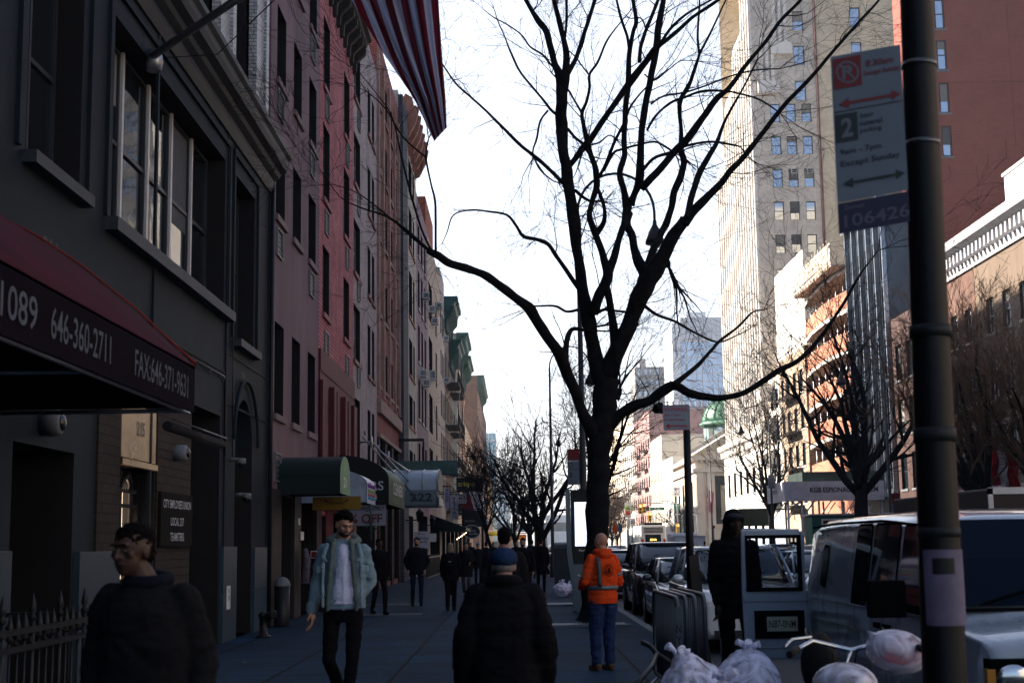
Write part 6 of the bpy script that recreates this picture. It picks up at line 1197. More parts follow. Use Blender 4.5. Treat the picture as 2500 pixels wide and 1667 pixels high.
# subway entrance globes
t = thing('subway_entrance', 'dark railing post with a pair of white globe lamps', 'subway lamp', (-2.8, 122, 0)); 
for px in (1178, 1187): b = MB(M['white']); c = at(px, 1272, 122); b.ell(c, .23, .23, .23); o = b.build('globe', t); b = MB(K_); b.tube([(c.x, 122, 0), (c.x, 122, c.z - .2)], .11, 8); b.build('post', t)
b = MB(K_); put_text(b, "14", (at(1178, 1272, 121.7).x + .02, 121.72, c.z), X3, Z3, .13); b.build('lettering', t)
# iron area railings and planters along the wall
t = thing('area_railing', 'black iron area railing in front of the far left shops', 'railing', (-4.3, 68, 0)); b = MB(K_); b.box(-4.0, -3.96, 64, 76, 1.0, 1.05); b.box(-4.0, -3.96, 64, 76, .1, .14); [b.box(-3.995, -3.97, 64 + .16 * k, 64.02 + .16 * k, .1, 1.15) for k in range(75)]; b.build('rail', t)
for x, y, l in ((-4.2, 63.2, 'carriage lamp beside the half hour board'), (-4.6, 80, 'wall lantern further along the left row')): t = thing('wall_lantern', l, 'lantern', (LX, y, 2.8)); b = MB(K_); b.tube([(LX, y, 2.7), (x, y, 2.7)], .03, 5); b.lathe((x, y, 2.6), [(.08, 0), (.14, .05), (.18, .4), (.2, .42), (.03, .6)], 6); b.build('lantern_body', t)
# wall items near the denim man
b = MB(W_, K_); b.box(LX + .09, LX + .1, 33.0, 33.5, 1.75, 1.95) ; b.box(LX + .085, LX + .09, 32.7, 33.0, 2.1, 2.25); b.use(K_); put_text(b, "8", (LX + .105, 32.85, 2.18), Y3, Z3, .1, .1); tag(b.build('door_plate', fix=False), 'tiny white plate with an 8 by the brown doorway', 'plate')
b = MB(m_sred, W_); a = at(766, 1353, 33.5); b.box(a.x - .06, a.x + .06, 33.5, 33.51, a.z - .07, a.z + .07); b.use(W_); b.box(a.x - .075, a.x + .075, 33.51, 33.52, a.z - .085, a.z + .085); tag(b.build('red_sticker'), 'small red square notice beside the shop door', 'notice')
b = MB(mat('speckled_cloth', (.12, .1, .14), .8, var=.8, vs=25)); a = at(745, 1425, 33); b.tube([(a.x, 33, .75), (a.x + .02, 33.1, 1.3), (a.x, 33, 1.55)], [.1, .09, .05], 8); tag(b.build('hanging_scarf'), 'speckled cloth hanging by the shop doorway', 'scarf')
# pavement fittings
t = thing('cellar_hatch', 'metal cellar grille set into the pavement left of centre', 'grate', (-3, 33, 0)); b = MB(M['frame_dark']); [b.box(-3.7 + k * .07, -3.67 + k * .07, 33.0, 34.0, .003, .012) for k in range(22)]; b.build('bars', t)
b = MB(M['asphalt']); b.box(-4.2, -2.6, 38.2, 40, .003, .01); tag(b.build('cellar_door'), 'flat steel cellar door in the pavement beyond the grille', 'hatch')
# ================================================================ AVENUE CROSSING: signals, signs
def signal(label, px, py, Y, hl=1.0, pole=False):
    c = at(px, py, Y); t = thing('traffic_light', label, 'traffic light', c, 'yellow traffic lights'); b = MB(mat('signal_yellow', (.5, .26, .02), .5) if 'signal_yellow' not in bpy.data.materials else bpy.data.materials['signal_yellow']); b.box(c.x - .2, c.x + .2, Y, Y + .25, c.z - .55, c.z + .55); b.build('housing', t)
    for k, (mm) in enumerate(((.5, .1, .03), (.03, .02, .01), (.01, .03, .02))): b = MB(mat('signal_lens_%d' % k, mm, .3, var=0, emis=(1, .25, .05) if k == 0 else None, es=4) if 'signal_lens_%d' % k not in bpy.data.materials else bpy.data.materials['signal_lens_%d' % k]); b.ell((c.x, Y - .02, c.z + .35 - .35 * k), .13, .05, .13); b.build('lens', t)
signal('left yellow traffic light hanging beside the white banner', 1564, 1242, 163); signal('right yellow traffic light with lit red lens next to the first', 1573, 1240, 164); signal('lower yellow traffic light above the bus', 1587, 1261, 170); signal('traffic light by the bus roof, right', 1655, 1289, 168)
t = thing('signal_mast', 'long thin signal arms reaching out over the avenue', 'mast', (18, 164, 0)); b = MB(M['steel']); q = at(1700, 1260, 164); b.tube([(q.x, 164, 0), (q.x, 164, q.z), at(1650, 1230, 164), at(1568, 1226, 164)], [.12, .1, .06, .05], 6); b.tube([(q.x, 166, 5), at(1640, 1224, 166), at(1612, 1222, 166)], .05, 5); b.build('arm', t)
def plate2(label, px0, py0, px1, py1, Y, m, texts=(), name='street_sign', post=None, cat='sign'):
    t = plate(label, px0, py0, px1, py1, Y, m, texts, name=name, arm=False, cat=cat)
    if post: b = MB(M['frame_grey']); x = (at(px0, py0, Y).x + at(px1, py1, Y).x) / 2; b.tube([(x, Y + .1, 0), (x, Y + .1, at(px0, py0, Y).z)], post, 6); b.build('post', t)
plate2('green street name sign over the avenue reading 8 Av', 1587, 1238, 1623, 1245, 163.5, m_sgrn, [("8 Av", .5, .5, .6, .4, W_)])
plate2('square green direction sign with white arrow', 1646, 1229, 1661, 1244, 160, m_sgrn, [("Lincoln", .5, .8, .16, .7, W_), ("Tunnel", .5, .55, .16, .6, W_), ("→", .5, .2, .2, .4, W_)])
plate2('upper white no-turn sign on the slim post by the bank', 1643, 1188, 1661, 1199, 150, W_, [("←", .5, .5, .5, .6, K_)], post=.06); plate2('lower white lane sign on the slim post by the bank', 1643, 1200, 1661, 1211, 150, W_, [("↔", .5, .5, .4, .6, K_)])
plate2('black and white one way sign below the green one', 1645, 1252, 1663, 1258, 160, K_, [("ONE WAY", .5, .5, .5, .8, W_)])
plate2('white festival banner with green and red squares on a post', 1525, 1227, 1541, 1263, 140, W_, [], post=.07)
for i, (zf, cm) in enumerate(((.7, (.3, .5, .1)), (.4, (.6, .1, .05)))): a, c = at(1528, 1227 + 8 + i * 12, 139.9), at(1538, 1227 + 17 + i * 12, 139.9); b = MB(mat('banner_square_%d' % i, cm, .6)); b.box(a.x, c.x, 139.85, 139.9, c.z, a.z); o = b.build('colour_square'); tag(o, ['yellow green printed square on the white banner', 'red printed square on the white banner'][i], 'print')
plate2('small white number sign under the banner', 1538, 1265, 1549, 1283, 140, W_, [("25", .5, .5, .4, .7, K_)], post=.05)
t = thing('work_sign', 'bright orange diamond roadwork sign', 'sign', at(1501, 1291, 92)); c = at(1501, 1291, 92); b = MB(mat('safety_orange', (.8, .12, .02), .5, var=0)); b.poly(c + Vector((-.22, 0, 0)), c + Vector((.03, 0, -.32)), c + Vector((.24, 0, 0)), c + Vector((.03, 0, .36))); b.poly(c + Vector((-.22, .03, 0)), c + Vector((.03, .03, -.32)), c + Vector((.24, .03, 0)), c + Vector((.03, .03, .36))); b.build('panel', t, fix=False); b = MB(M['steel']); b.tube([(c.x, 92.06, 0), (c.x, 92.06, c.z)], .03, 5); b.build('post', t)
plate2('blue round and square signs beyond the orange diamond', 1511, 1279, 1518, 1298, 110, mat('sign_blue', (.03, .12, .3), .5), [], post=.04)
plate2('red and white parking sign in front of the bank', 1739, 1282, 1746, 1289, 120, m_sred, [], post=.05)
# awnings / stalls at the avenue corner far left
t = thing('food_cart', 'food cart with yellow and teal umbrellas at the avenue corner', 'food cart', (-1, 165, 0)); b = MB(M['acwhite']); b.box(-2.6, 1.2, 160, 162, .3, 1.9); b.use(mat('orange_cart_panel', (.6, .2, .03), .5)); b.box(-.9, 1.3, 159.9, 160, 1.95, 2.6); b.box(-2.7, 1.3, 159.8, 162.2, 2.7, 2.8); b.build('body', t)
for x, c_ in ((-2.2, (.55, .42, .03)), (-.9, (.03, .2, .2))): b = MB(mat('umbrella_%d' % int(x * 10 + 30), c_, .6)); b.lathe((x, 159, 2.5), [(1.3, 0), (.8, .35), (.05, .55)], 8); b.build('umbrella', t)
for k in range(4): b = MB(K_); b.tube([(-2.4 + 1.1 * k, 159.95, .3), (-2.4 + 1.1 * k, 159.95, 0)], .06, 6); b.build('leg', t)
# ================================================================ VEHICLES (road level -0.155, fronts towards the camera)
RZ = -.155
def paint(name, col, metal=.3): return mat(name, col, .28, metal, var=.06, vs=1.5, coat=1)
m_wsh = glassy('windscreen_glass', (.01, .015, .02), .04, .02, .5, 1.0)
def supe(cx, cy, hx, hy, z, n=28, e=.35): return [Vector((cx + hx * math.copysign(abs(math.cos(a)) ** e, math.cos(a)), cy + hy * math.copysign(abs(math.sin(a)) ** e, math.sin(a)), z)) for a in [2 * math.pi * k / n for k in range(n)]]
def wheel(t, x, y, r=.33, w_=.22):
    s = 1 if x > 0 else -1; b = MB(M['rubber'])
    b.rings([[Vector((x + s * dx, y + rr * math.cos(a), r + rr * math.sin(a))) for a in [2 * math.pi * k / 22 for k in range(22)]] for dx, rr in ((-w_, r * .9), (-w_ + .02, r), (-.02, r), (0, r * .92), (0.004, r * .68))]); o = b.build('wheel', t)
    b = MB(M['alu']); b.rings([[Vector((x + s * dx, y + rr * math.cos(a), r + rr * math.sin(a))) for a in [2 * math.pi * k / 18 for k in range(18)]] for dx, rr in ((.002, r * .66), (.012, r * .6), (-.02, r * .5), (-.02, r * .2), (.01, r * .12))]); b.build('rim', o)
def car(label, x, y, L, wd, hood, belt, roof, c, m, cat='car', group='cars parked along the left kerb', rot=0, door=False, taxi=False, name='parked_car', lights=True):
    """c = (y cowl, y windscreen top, y roof end, y tail of cabin)"""
    t = thing(name, label, cat, (0, 0, 0), group); hw = wd / 2; b = MB(m)
    st = [(0, .3, hood - .22, .80), (.06, .24, hood - .12, .88), (.25, .2, hood - .05, .95), (.7, .2, hood, .99), (c[0], .2, belt - .02, 1), (c[1], .2, belt + .01, 1), (c[2], .2, belt + .03, 1), (L - .5, .22, belt + .02, .985), (L - .12, .28, belt - .06, .95), (L, .38, belt - .2, .88)]
    rs = []
    for yy, zb, zt, k in st:
        w_ = hw * k; zm = zb + (zt - zb) * .55
        rs.append([Vector((px, yy, pz)) for px, pz in ((-w_ * .93, zb), (-w_, zb + .1), (-w_ * 1.0, zm), (-w_ * .985, zt - .08), (-w_ * .93, zt - .015), (-w_ * .5, zt + .02), (0, zt + .03), (w_ * .5, zt + .02), (w_ * .93, zt - .015), (w_ * .985, zt - .08), (w_, zm), (w_, zb + .1), (w_ * .93, zb))])
    b.rings(rs); b.build('body', t)
    b = MB(m_wsh); z0, z1 = belt - .03, roof - .03; lev = [(z0, c[0], c[3], .93), (z0 + (z1 - z0) * .5, c[0] + (c[1] - c[0]) * .52, c[3] + (c[2] - c[3]) * .5, .86), (z1, c[1], c[2], .76)]
    b.rings([supe(0, (a + d) / 2, hw * k, (d - a) / 2, z, 28, .22) for z, a, d, k in lev]); b.build('window_glass', t)
    b = MB(m); b.rings([supe(0, (c[1] + c[2]) / 2, hw * k, (c[2] - c[1]) / 2 + q, z, 28, .3) for z, k, q in ((roof - .06, .79, .04), (roof - .03, .78, .04), (roof - .005, .7, -.05), (roof, .5, -.3))]); b.build('roof', t)
    class _PB:
        def tube(q, *a): b_ = MB(m); b_.tube(*a); b_.build('pillar', t)
    b = _PB()
    for s in (-1, 1):
        b.tube([(s * hw * .93, c[0] + .06, belt - .02), (s * hw * .865, c[0] + (c[1] - c[0]) * .55, z0 + (z1 - z0) * .5), (s * hw * .775, c[1] + .02, roof - .04)], .032, 6)
        for q in (.42, .74): yb, yt = c[0] + (c[3] - c[0]) * q, c[1] + (c[2] - c[1]) * (q - .04) / .9; b.tube([(s * hw * .935, yb, belt - .01), (s * hw * .865, (yb + yt) / 2, z0 + (z1 - z0) * .5), (s * hw * .775, yt, roof - .04)], .026, 5)
        b.tube([(s * hw * .92, c[3] - .05, belt), (s * hw * .775, c[2], roof - .04)], .04, 5)
    for s in (-1, 1):
        for yy in (.85, L - .9):
            bb_ = MB(M['dark']); bb_.rings([[Vector((s * hw * 1.0 + s * dx, yy + .39 * math.cos(a), .33 + .39 * math.sin(a))) for a in [2 * math.pi * k / 20 for k in range(20)]] for dx in (-.15, .003)]); bb_.build('wheel_arch', t); wheel(t, s * hw * 1.0 + s * .012, yy)
        b = MB(m); b.ell((s * (hw + .12), c[0] + .28, belt + .08), .1, .06, .07, 12, 8); b.tube([(s * hw * .95, c[0] + .3, belt), (s * (hw + .1), c[0] + .3, belt + .05)], .022, 5); b.build('wing_mirror', t)
        b = MB(M['frame_white']); b.ell((s * hw * .68, .1, hood - .2), .17, .1, .07, 14, 8); b.build('headlight', t)
        b = MB(bpy.data.materials.get('tail_red') or mat('tail_red', (.35, .01, .01), .3, var=0)); b.box(s * hw * .6 - .12, s * hw * .6 + .12, L - .08, L + .005, belt - .28, belt - .12); b.build('tail_light', t)
    b = MB(M['black']); b.box(-hw * .5, hw * .5, -.015, .1, hood - .36, hood - .16); b.box(-hw * .7, hw * .7, -.02, .1, .26, .36); b.build('front_grille', t)
    b = MB(M['white']); b.box(-.15, .15, -.03, -.02, .4, .52); b.build('number_plate', t)
    b = MB(M['black']); [b.tube([(s * .1 - .25, c[0] + .02, belt + .02), (s * .1 + .28, c[0] + (c[1] - c[0]) * .3, belt + (roof - belt) * .32)], .012, 4) for s in (-3.5, 1.5)]; b.build('wiper', t)
    if door:
        b = MB(m); b.box(-hw - .85, -hw - .02, c[0] + .55, c[0] + .62, .3, belt - .02); b.build('open_door', t, .02); b = MB(m_wsh); b.prism([(-hw - .8, belt - .02), (-hw - .1, belt - .02), (-hw - .2, roof - .1), (-hw - .6, roof - .12)], lambda a, u, v: (u, a, v), c[0] + .57, c[0] + .6); b.build('open_door_glass', t)
    if taxi: b = MB(M['white']); b.box(-.25, .25, c[1] + .3, c[1] + .5, roof, roof + .13); b.build('roof_light', t)
    t.location = (x, y, RZ); t.rotation_euler.z = R(rot); return t
SED = (1.15, 1.95, 3.3, 4.2); SUV = (1.05, 1.7, 4.0, 4.5)
car('silver white crossover parked just beyond the hooded man', 3.75, 22.6, 4.5, 1.82, .98, 1.06, 1.66, SUV, paint('silver_white_paint', (.5, .54, .58)))
car('small dark blue sedan parked between the silver crossover and the black one', 3.7, 28.0, 4.4, 1.75, .82, .95, 1.42, SED, paint('dark_blue_paint', (.03, .045, .06)))
car('black crossover parked beyond the small sedan', 3.8, 34.2, 4.6, 1.86, 1.0, 1.08, 1.74, SUV, paint('black_paint', (.012, .014, .018)))
car('dark car with its kerbside door standing open', 3.75, 45, 4.5, 1.8, .9, 1.0, 1.5, SED, paint('midnight_paint', (.015, .02, .03)), door=True)
car('grey car parked behind the one with the open door', 3.75, 52, 4.5, 1.8, .9, 1.0, 1.48, SED, paint('grey_paint', (.12, .13, .14)))
car('pale car parked further on, left of the bus', 3.8, 60, 4.5, 1.8, .9, 1.0, 1.5, SED, paint('pale_grey_paint', (.35, .36, .37)))
car('black car parked far along the kerb', 3.8, 84, 4.5, 1.8, .9, 1.0, 1.5, SED, bpy.data.materials['black_paint'])
car('white car with a yellow tinted roof seen through the van door window', 7.9, 25.5, 4.7, 1.85, .92, 1.02, 1.52, SED, paint('cream_white_paint', (.55, .52, .48)), group='cars driving on the road', name='car')
car('pale blue car in the lane just left of the cream one', 7.3, 32, 4.6, 1.8, .9, 1.0, 1.5, SED, paint('pale_blue_paint', (.3, .36, .42)), group='cars driving on the road', name='car')
for k, (x, y, r_, l, mm) in enumerate(((8.2, 44, 0, 'white van-like car deeper in the near lane', 'silver_white_paint'), (13.2, 62, 180, 'white hatchback driving away behind the black crossover', 'cream_white_paint'), (7.4, 70, 0, 'dark car far off in the near lane', 'black_paint'), (12.8, 84, 180, 'grey car driving away below the bank', 'grey_paint'), (8, 110, 0, 'small white car coming from the avenue', 'silver_white_paint'), (4.2, 104, 0, 'small parked white car at the far kerbside', 'pale_grey_paint'), (3.9, 128, 0, 'last parked car before the avenue', 'grey_paint'), (8.6, 150, 0, 'tiny bright car at the avenue crossing', 'silver_white_paint'), (5.2, 182, 0, 'tiny pale car waiting in the avenue', 'cream_white_paint'), (16.4, 74, 180, 'dark car parked by the museum shed', 'black_paint'), (16.3, 86, 180, 'silver car parked by the museum shed', 'silver_white_paint'))):
    car(l, x, y + (4.5 if r_ else 0), 4.5, 1.8, .9, 1.0, 1.5, SED, bpy.data.materials[mm], rot=r_, group='cars driving on the road', name='car')
# ---- white van
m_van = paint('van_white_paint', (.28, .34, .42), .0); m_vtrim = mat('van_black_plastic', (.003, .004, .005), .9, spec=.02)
t = thing('delivery_van', 'large white van with its rear side door swung open over the kerb', 'van', (0, 0, 0)); VL = 5.35; hw = 1.0
zr = lambda z: z if z < 1.22 else 1.22 + (z - 1.22) * .84
def vsec(y, zb, zt, k=1.0, belt=1.22, tum=.13):
    zt = zr(zt)
    w_ = hw * k; f = lambda z: w_ - (tum * max(0, z - belt) / .8 if z > belt else .0)
    zs_ = [zb, zb + .08, zb + (min(zt, belt) - zb) * .5, min(zt - .06, belt)]; zs_ += [belt + (zt - belt) * .5, zt - .1] if zt > belt + .3 else [zt - .045, zt - .03]
    sd = [(f(z) - (.05 if i == 0 else 0), z) for i, z in enumerate(zs_)]; sd += [(f(zt) - .09, zt - .02), (f(zt) * .5, zt + .015)]
    return [Vector((-a, y, z)) for a, z in sd] + [Vector((0, y, zt + .02))] + [Vector((a, y, z)) for a, z in reversed(sd)]
b = MB(m_van)
b.rings([vsec(*q) for q in ((0, .42, 1.04, .965), (.03, .38, 1.1, .98), (.12, .36, 1.14, .99), (.7, .36, 1.19, .995), (1.02, .36, 1.25, 1.0), (1.04, .36, 1.27, 1.0), (1.3, .36, 1.62, 1.0), (1.62, .36, 1.98, 1.0), (1.8, .36, 2.04, 1.0), (2.6, .36, 2.1, 1.0), (4.2, .36, 2.1, 1.0), (5.1, .36, 2.08, 1.0), (5.3, .38, 2.04, .998), (VL, .42, 1.98, .99))]); b.build('body', t)
fx = lambda z, o=.006: -(hw - .13 * max(0, z - 1.22) / .8 + o * -1) 
def vpanel(mb, pts, o=.006): mb.poly(*[(-(hw - (.13 * max(0, zr(z) - 1.22) / .8) + o), y, zr(z)) for y, z in pts])
def rnd_poly(pts, r=.06):
    out = []; n = len(pts)
    for i in range(n):
        p, q, s = Vector(pts[i - 1]), Vector(pts[i]), Vector(pts[(i + 1) % n]); a = q + (p - q).normalized() * r; c = q + (s - q).normalized() * r
        for k in range(5): u = k / 4; out.append(tuple((a * (1 - u) + q * u) * (1 - u) + (q * (1 - u) + c * u) * u))
    return out
for pts in ([(1.2, 1.24), (1.98, 1.24), (1.98, 1.96), (1.6, 1.96)], [(2.1, 1.22), (2.86, 1.22), (2.86, 1.98), (2.1, 1.98)], [(2.96, 1.22), (3.45, 1.22), (3.45, 1.98), (2.96, 1.98)], [(4.5, 1.34), (4.75, 1.38), (4.72, 1.78), (4.5, 1.76)]):
    b = MB(m_vtrim); vpanel(b, rnd_poly([(y + (-.025 if y < sum(p[0] for p in pts) / 4 else .025), z + (-.025 if z < 1.5 else .025)) for y, z in pts], .08), .004); b.use(m_wsh); vpanel(b, rnd_poly(pts, .07), .009); b.build('side_window', t)
b = MB(M['frame_grey'])
for y in (1.36, 2.4, 3.36, 4.0): b.obox((-(hw + .001), y, .85), (.002, 0, 0), (0, .006, 0), (0, 0, .38))
for z in (.62, 1.0, 1.19): b.box(-hw - .004, -hw + .004, .75, 5.1, z, z + .012)
b.build('door_seams', t)
b = MB(m_vtrim); b.box(-hw - .03, -hw + .004, 2.2, 2.34, 1.06, 1.1); b.box(-hw - .03, -hw + .004, 2.5, 2.62, 1.06, 1.1); b.build('door_handle', t)
b = MB(M['chrome']); b.box(-hw - .012, -hw + .004, .75, 3.9, 1.2, 1.212); b.build('waist_trim', t)
b = MB(m_vtrim); b.box(-1.36, -1.1, 1.34, 1.46, 1.2, 1.46); b.tube([(-1.0, 1.5, 1.25), (-1.2, 1.45, 1.3)], .03, 6); b.build('wing_mirror', t, .04)
b = MB(m_vtrim); b.ell((1.22, 1.42, 1.36), .14, .09, .17, 16, 10); b.tube([(1.0, 1.5, 1.25), (1.2, 1.45, 1.3)], .03, 6); b.build('wing_mirror', t)
b = MB(m_vtrim); b.tube([(-.925, 1.66, zr(1.97)), (-.915, 2.6, zr(2.02)), (-.915, 4.2, zr(2.02)), (-.915, 5.25, zr(1.99))], .012, 6); b.build('roof_gutter', t)
b = MB(glassy('dark_van_windscreen', (.004, .009, .02), .25, .01, .4, .03)); b.poly((-.92, .985, 1.29), (.92, .985, 1.29), (.88, 1.25, 1.605), (-.88, 1.25, 1.605)); b.poly((-.88, 1.25, 1.605), (.88, 1.25, 1.605), (.82, 1.555, 1.88), (-.82, 1.555, 1.88)); o = b.build('windscreen', t)
b = MB(m_vtrim); b.box(-.92, .92, .96, 1.0, 1.255, 1.275); b.tube([(-.7, .95, 1.3), (-.1, 1.08, 1.46)], .012, 5); b.tube([(.1, .95, 1.3), (.7, 1.08, 1.46)], .012, 5); b.build('wiper', t)
b = MB(m_vtrim); b.box(-.62, .62, -.03, .06, .72, .98); b.box(-.96, .96, -.1, .12, .38, .58); b.build('front_grille', t, .02)
for s in (-1, 1):
    b = MB(m_vtrim); b.box(s * .82 - .17, s * .82 + .14, -.035, .1, .76, 1.02); o = b.build('headlight', t, .01); b = MB(M['chrome']); b.ell((s * .85, -.035, .91), .11, .03, .08, 16, 8); b.build('lamp_reflector', o); b = MB(mat('amber_lamp_%d' % (s + 1), (.4, .18, .03), .3, var=0)); b.box(s * .97 - .04, s * .97 + .01, -.04, .04, .76, .96); b.build('indicator', o)
    for yy in (1.0, 4.35): b = MB(M['dark']); b.rings([[Vector((s * hw + s * dx, yy + .43 * math.cos(a), .38 + .43 * math.sin(a))) for a in [2 * math.pi * k / 24 for k in range(24)]] for dx in (-.2, .004)]); b.build('wheel_arch', t); wheel(t, s * hw + s * .012, yy, .37, .24)
b = MB(M['dark']); b.box(-.86, .86, VL - .02, VL + .005, .55, 1.8); b.build('load_bay', t)
# open rear door: perpendicular to the body, hinged at the near-side rear corner
m_clear, n, l, bs = _nodes('clear_tinted_glass'); bs.inputs['Base Color'].default_value = (.35, .42, .5, 1); bs.inputs['Roughness'].default_value = .02; bs.inputs['Transmission Weight'].default_value = 1; bs.inputs['IOR'].default_value = 1.02; bs.inputs['Specular IOR Level'].default_value = 1
dx0, dx1, dy = -1.62, -.98, VL + .02; b = MB(m_van); wz0, wz1 = 1.27, 1.79
out = rnd_poly([(dx0, .5), (dx1, .5), (dx1 + .02, 1.15), (dx1 - .06, 1.84), (dx0 + .02, 1.84)], .05); win = rnd_poly([(dx0 + .07, wz0), (dx1 - .05, wz0), (dx1 - .1, wz1), (dx0 + .08, wz1)], .09)
for q, (ya, yb) in enumerate(((dy, dy - .05),)):
    b.box(dx0, dx1, dy - .05, dy, .6, wz0); b.box(dx0, dx0 + .04, dy - .05, dy, wz0, 1.86); b.box(dx1 - .06, dx1 - .02, dy - .05, dy, wz0, 1.84); b.box(dx0 + .04, dx1 - .06, dy - .05, dy, wz1, 1.86)
od = b.build('rear_door', t, .015)
b = MB(m_vtrim); 
for (a, c, e, g) in ((dx0 + .035, dx1 - .055, wz0 - .015, wz0 + .02), (dx0 + .035, dx1 - .055, wz1 - .02, wz1 + .012), (dx0 + .035, dx0 + .065, wz0, wz1), (dx1 - .085, dx1 - .055, wz0, wz1)): b.box(a, c, dy - .065, dy + .01, e, g)
b.build('window_seal', od)
b = MB(m_clear); b.box(dx0 + .04, dx1 - .06, dy - .03, dy - .022, wz0, wz1); b.build('door_glass', od)
b = MB(m_vtrim); b.box(dx0 + .1, dx1 - .05, dy - .062, dy - .05, .8, 1.07); b.use(mat('plate_pale', (.35, .37, .3), .5)); b.box(dx0 + .22, dx1 - .12, dy - .068, dy - .062, .87, 1.01); b.use(K_); put_text(b, "N87-0NM", (dx0 + .37, dy - .071, .94), X3, Z3, .075, .26, .01); b.build('number_plate', od)
b = MB(M['frame_grey']); b.box(dx0, dx1, dy - .054, dy - .049, 1.15, 1.16); b.box(dx0, dx1, dy - .054, dy - .049, .7, .71); b.build('pressed_line', od)
b = MB(m_vtrim); b.box(-1.0, 1.0, VL, VL + .14, .38, .52); b.build('rear_bumper', t, .01)
t.location = (3.86, 8.8, RZ)
# ---- bus (rear view)
t = thing('articulated_bus', 'white articulated city bus seen from behind at the avenue', 'bus', (0, 0, 0)); m_bus = mat('bus_white', (.6, .6, .58), .4, var=.1); X0, X1 = 12.4, 14.85; by_ = 140
b = MB(m_bus); b.box(X0, X1, by_, by_ + 8, .35, 3.35); b.box(X0 + .05, X1 - .05, by_ + 9, by_ + 19, .35, 3.2); b.build('body', t, .12)
b = MB(K_); b.box(X0 + .1, X1 - .1, by_ + 8, by_ + 9, .5, 3.1); b.build('bellows', t)
b = MB(m_wsh); b.box(X0 + .4, X1 - .5, by_ - .02, by_ + .01, 1.75, 2.45); b.build('rear_window', t)
b = MB(mat('amber_display', (.8, .3, .02), .5, var=0, emis=(1, .4, .05), es=3)); put_text(b, "M14A", (X0 + 1.2, by_ - .04, 1.95), X3, Z3, .18, .6, .02); b.build('route_display', t)
b = MB(K_); [b.box(X0 + .3, X1 - .3, by_ - .03, by_ + .01, 2.62 + .14 * k, 2.7 + .14 * k) for k in range(4)]; b.box(X0 + .3, X1 - .3, by_ + .3, by_ + 5, 3.35, 3.6); b.build('engine_louvres', t)
for y0_ in (by_ + .6, by_ + 2.4, by_ + 4.2, by_ + 6, by_ + 9.8, by_ + 12, by_ + 14.2, by_ + 16.4): b = MB(m_wsh); b.box(X0 - .01, X0 + .02, y0_, y0_ + 1.4, 1.5, 2.5); b.build('side_window', t)
for s in (X0 + .15, X1 - .15): b = MB(bpy.data.materials['tail_red']); b.box(s - .1, s + .1, by_ - .03, by_ + .01, 1.3, 2.0); b.build('tail_light', t)
for x in (X0 + .02, X1 - .26):
    for y in (by_ + 2.5, by_ + 11): b = MB(M['rubber']); b.rings([[Vector((x + d, y + .48 * math.cos(a), .48 + .48 * math.sin(a))) for a in [2 * math.pi * k / 18 for k in range(18)]] for d in (-.02, .24)]); b.build('wheel', t)
b = MB(K_); b.box(X0 + .1, X1 - .1, by_ - .04, by_ + .02, .4, .75); b.build('bumper', t)
t.location.z = RZ
# ---- trucks seen above the van roof
def truck(label, x, y, L, wd, H, m, cab=True, band=None, group=None):
    t = thing('box_truck', label, 'truck', (0, 0, 0), group); b = MB(m); b.box(-wd / 2, wd / 2, 0, L, .9, H); b.build('cargo_box', t, .04)
    b = MB(M['frame_white']); b.box(-wd / 2 - .02, wd / 2 + .02, -.02, .02, H - .1, H + .01); b.box(-wd / 2 - .02, -wd / 2 + .06, -.02, .02, .9, H); b.build('edge_trim', t)
    if band: b = MB(W_, m_sred); b.box(-wd / 2 + .15, wd / 2 - .15, -.012, 0, H - 1.3, H - .35); b.use(m_sred); b.box(-wd / 2 + .2, wd / 2 - .2, -.02, -.012, H - .6, H - .45); b.use(m_sgrn); put_text(b, band, (-.4, -.025, H - .95), X3, Z3, .3); b.build('painted_panel', t)
    b = MB(m_wsh if 0 else m); b.box(-wd / 2 + .1, wd / 2 - .1, L + .1, L + 1.8, .5, 2.3); b.build('cab', t, .1)
    for s in (-1, 1):
        for yy in (1.2, L + .9): wheel(t, s * wd / 2, yy, .42, .25)
    t.location = (x, y, RZ); return t
t = thing('newsstand', 'green newsstand with white and red panel on the far pavement, above the van roof', 'newsstand', (19.6, 85, 0)); b = MB(mat('newsstand_green', (.02, .13, .09), .5)); b.box(17.75, 21.7, 85, 87, 0, 3.0); b.build('booth', t, .03)
b = MB(M['frame_white']); b.box(17.65, 21.8, 84.9, 87.1, 3.0, 3.1); b.build('roof', t); b = MB(W_, m_sred); b.box(18.3, 21.5, 84.97, 85, 1.6, 2.8); b.use(m_sred); b.box(18.4, 21.4, 84.95, 84.97, 2.5, 2.7); b.build('painted_panel', t)
truck('dark truck roof rising above the van at the right edge', 9.0, 23.5, 6, 2.3, 2.55, mat('truck_dark_brown', (.03, .022, .02), .6))
truck('white box pickup beside the bank front', 11.3, 92, 3.4, 2.0, 2.1, M['white'])
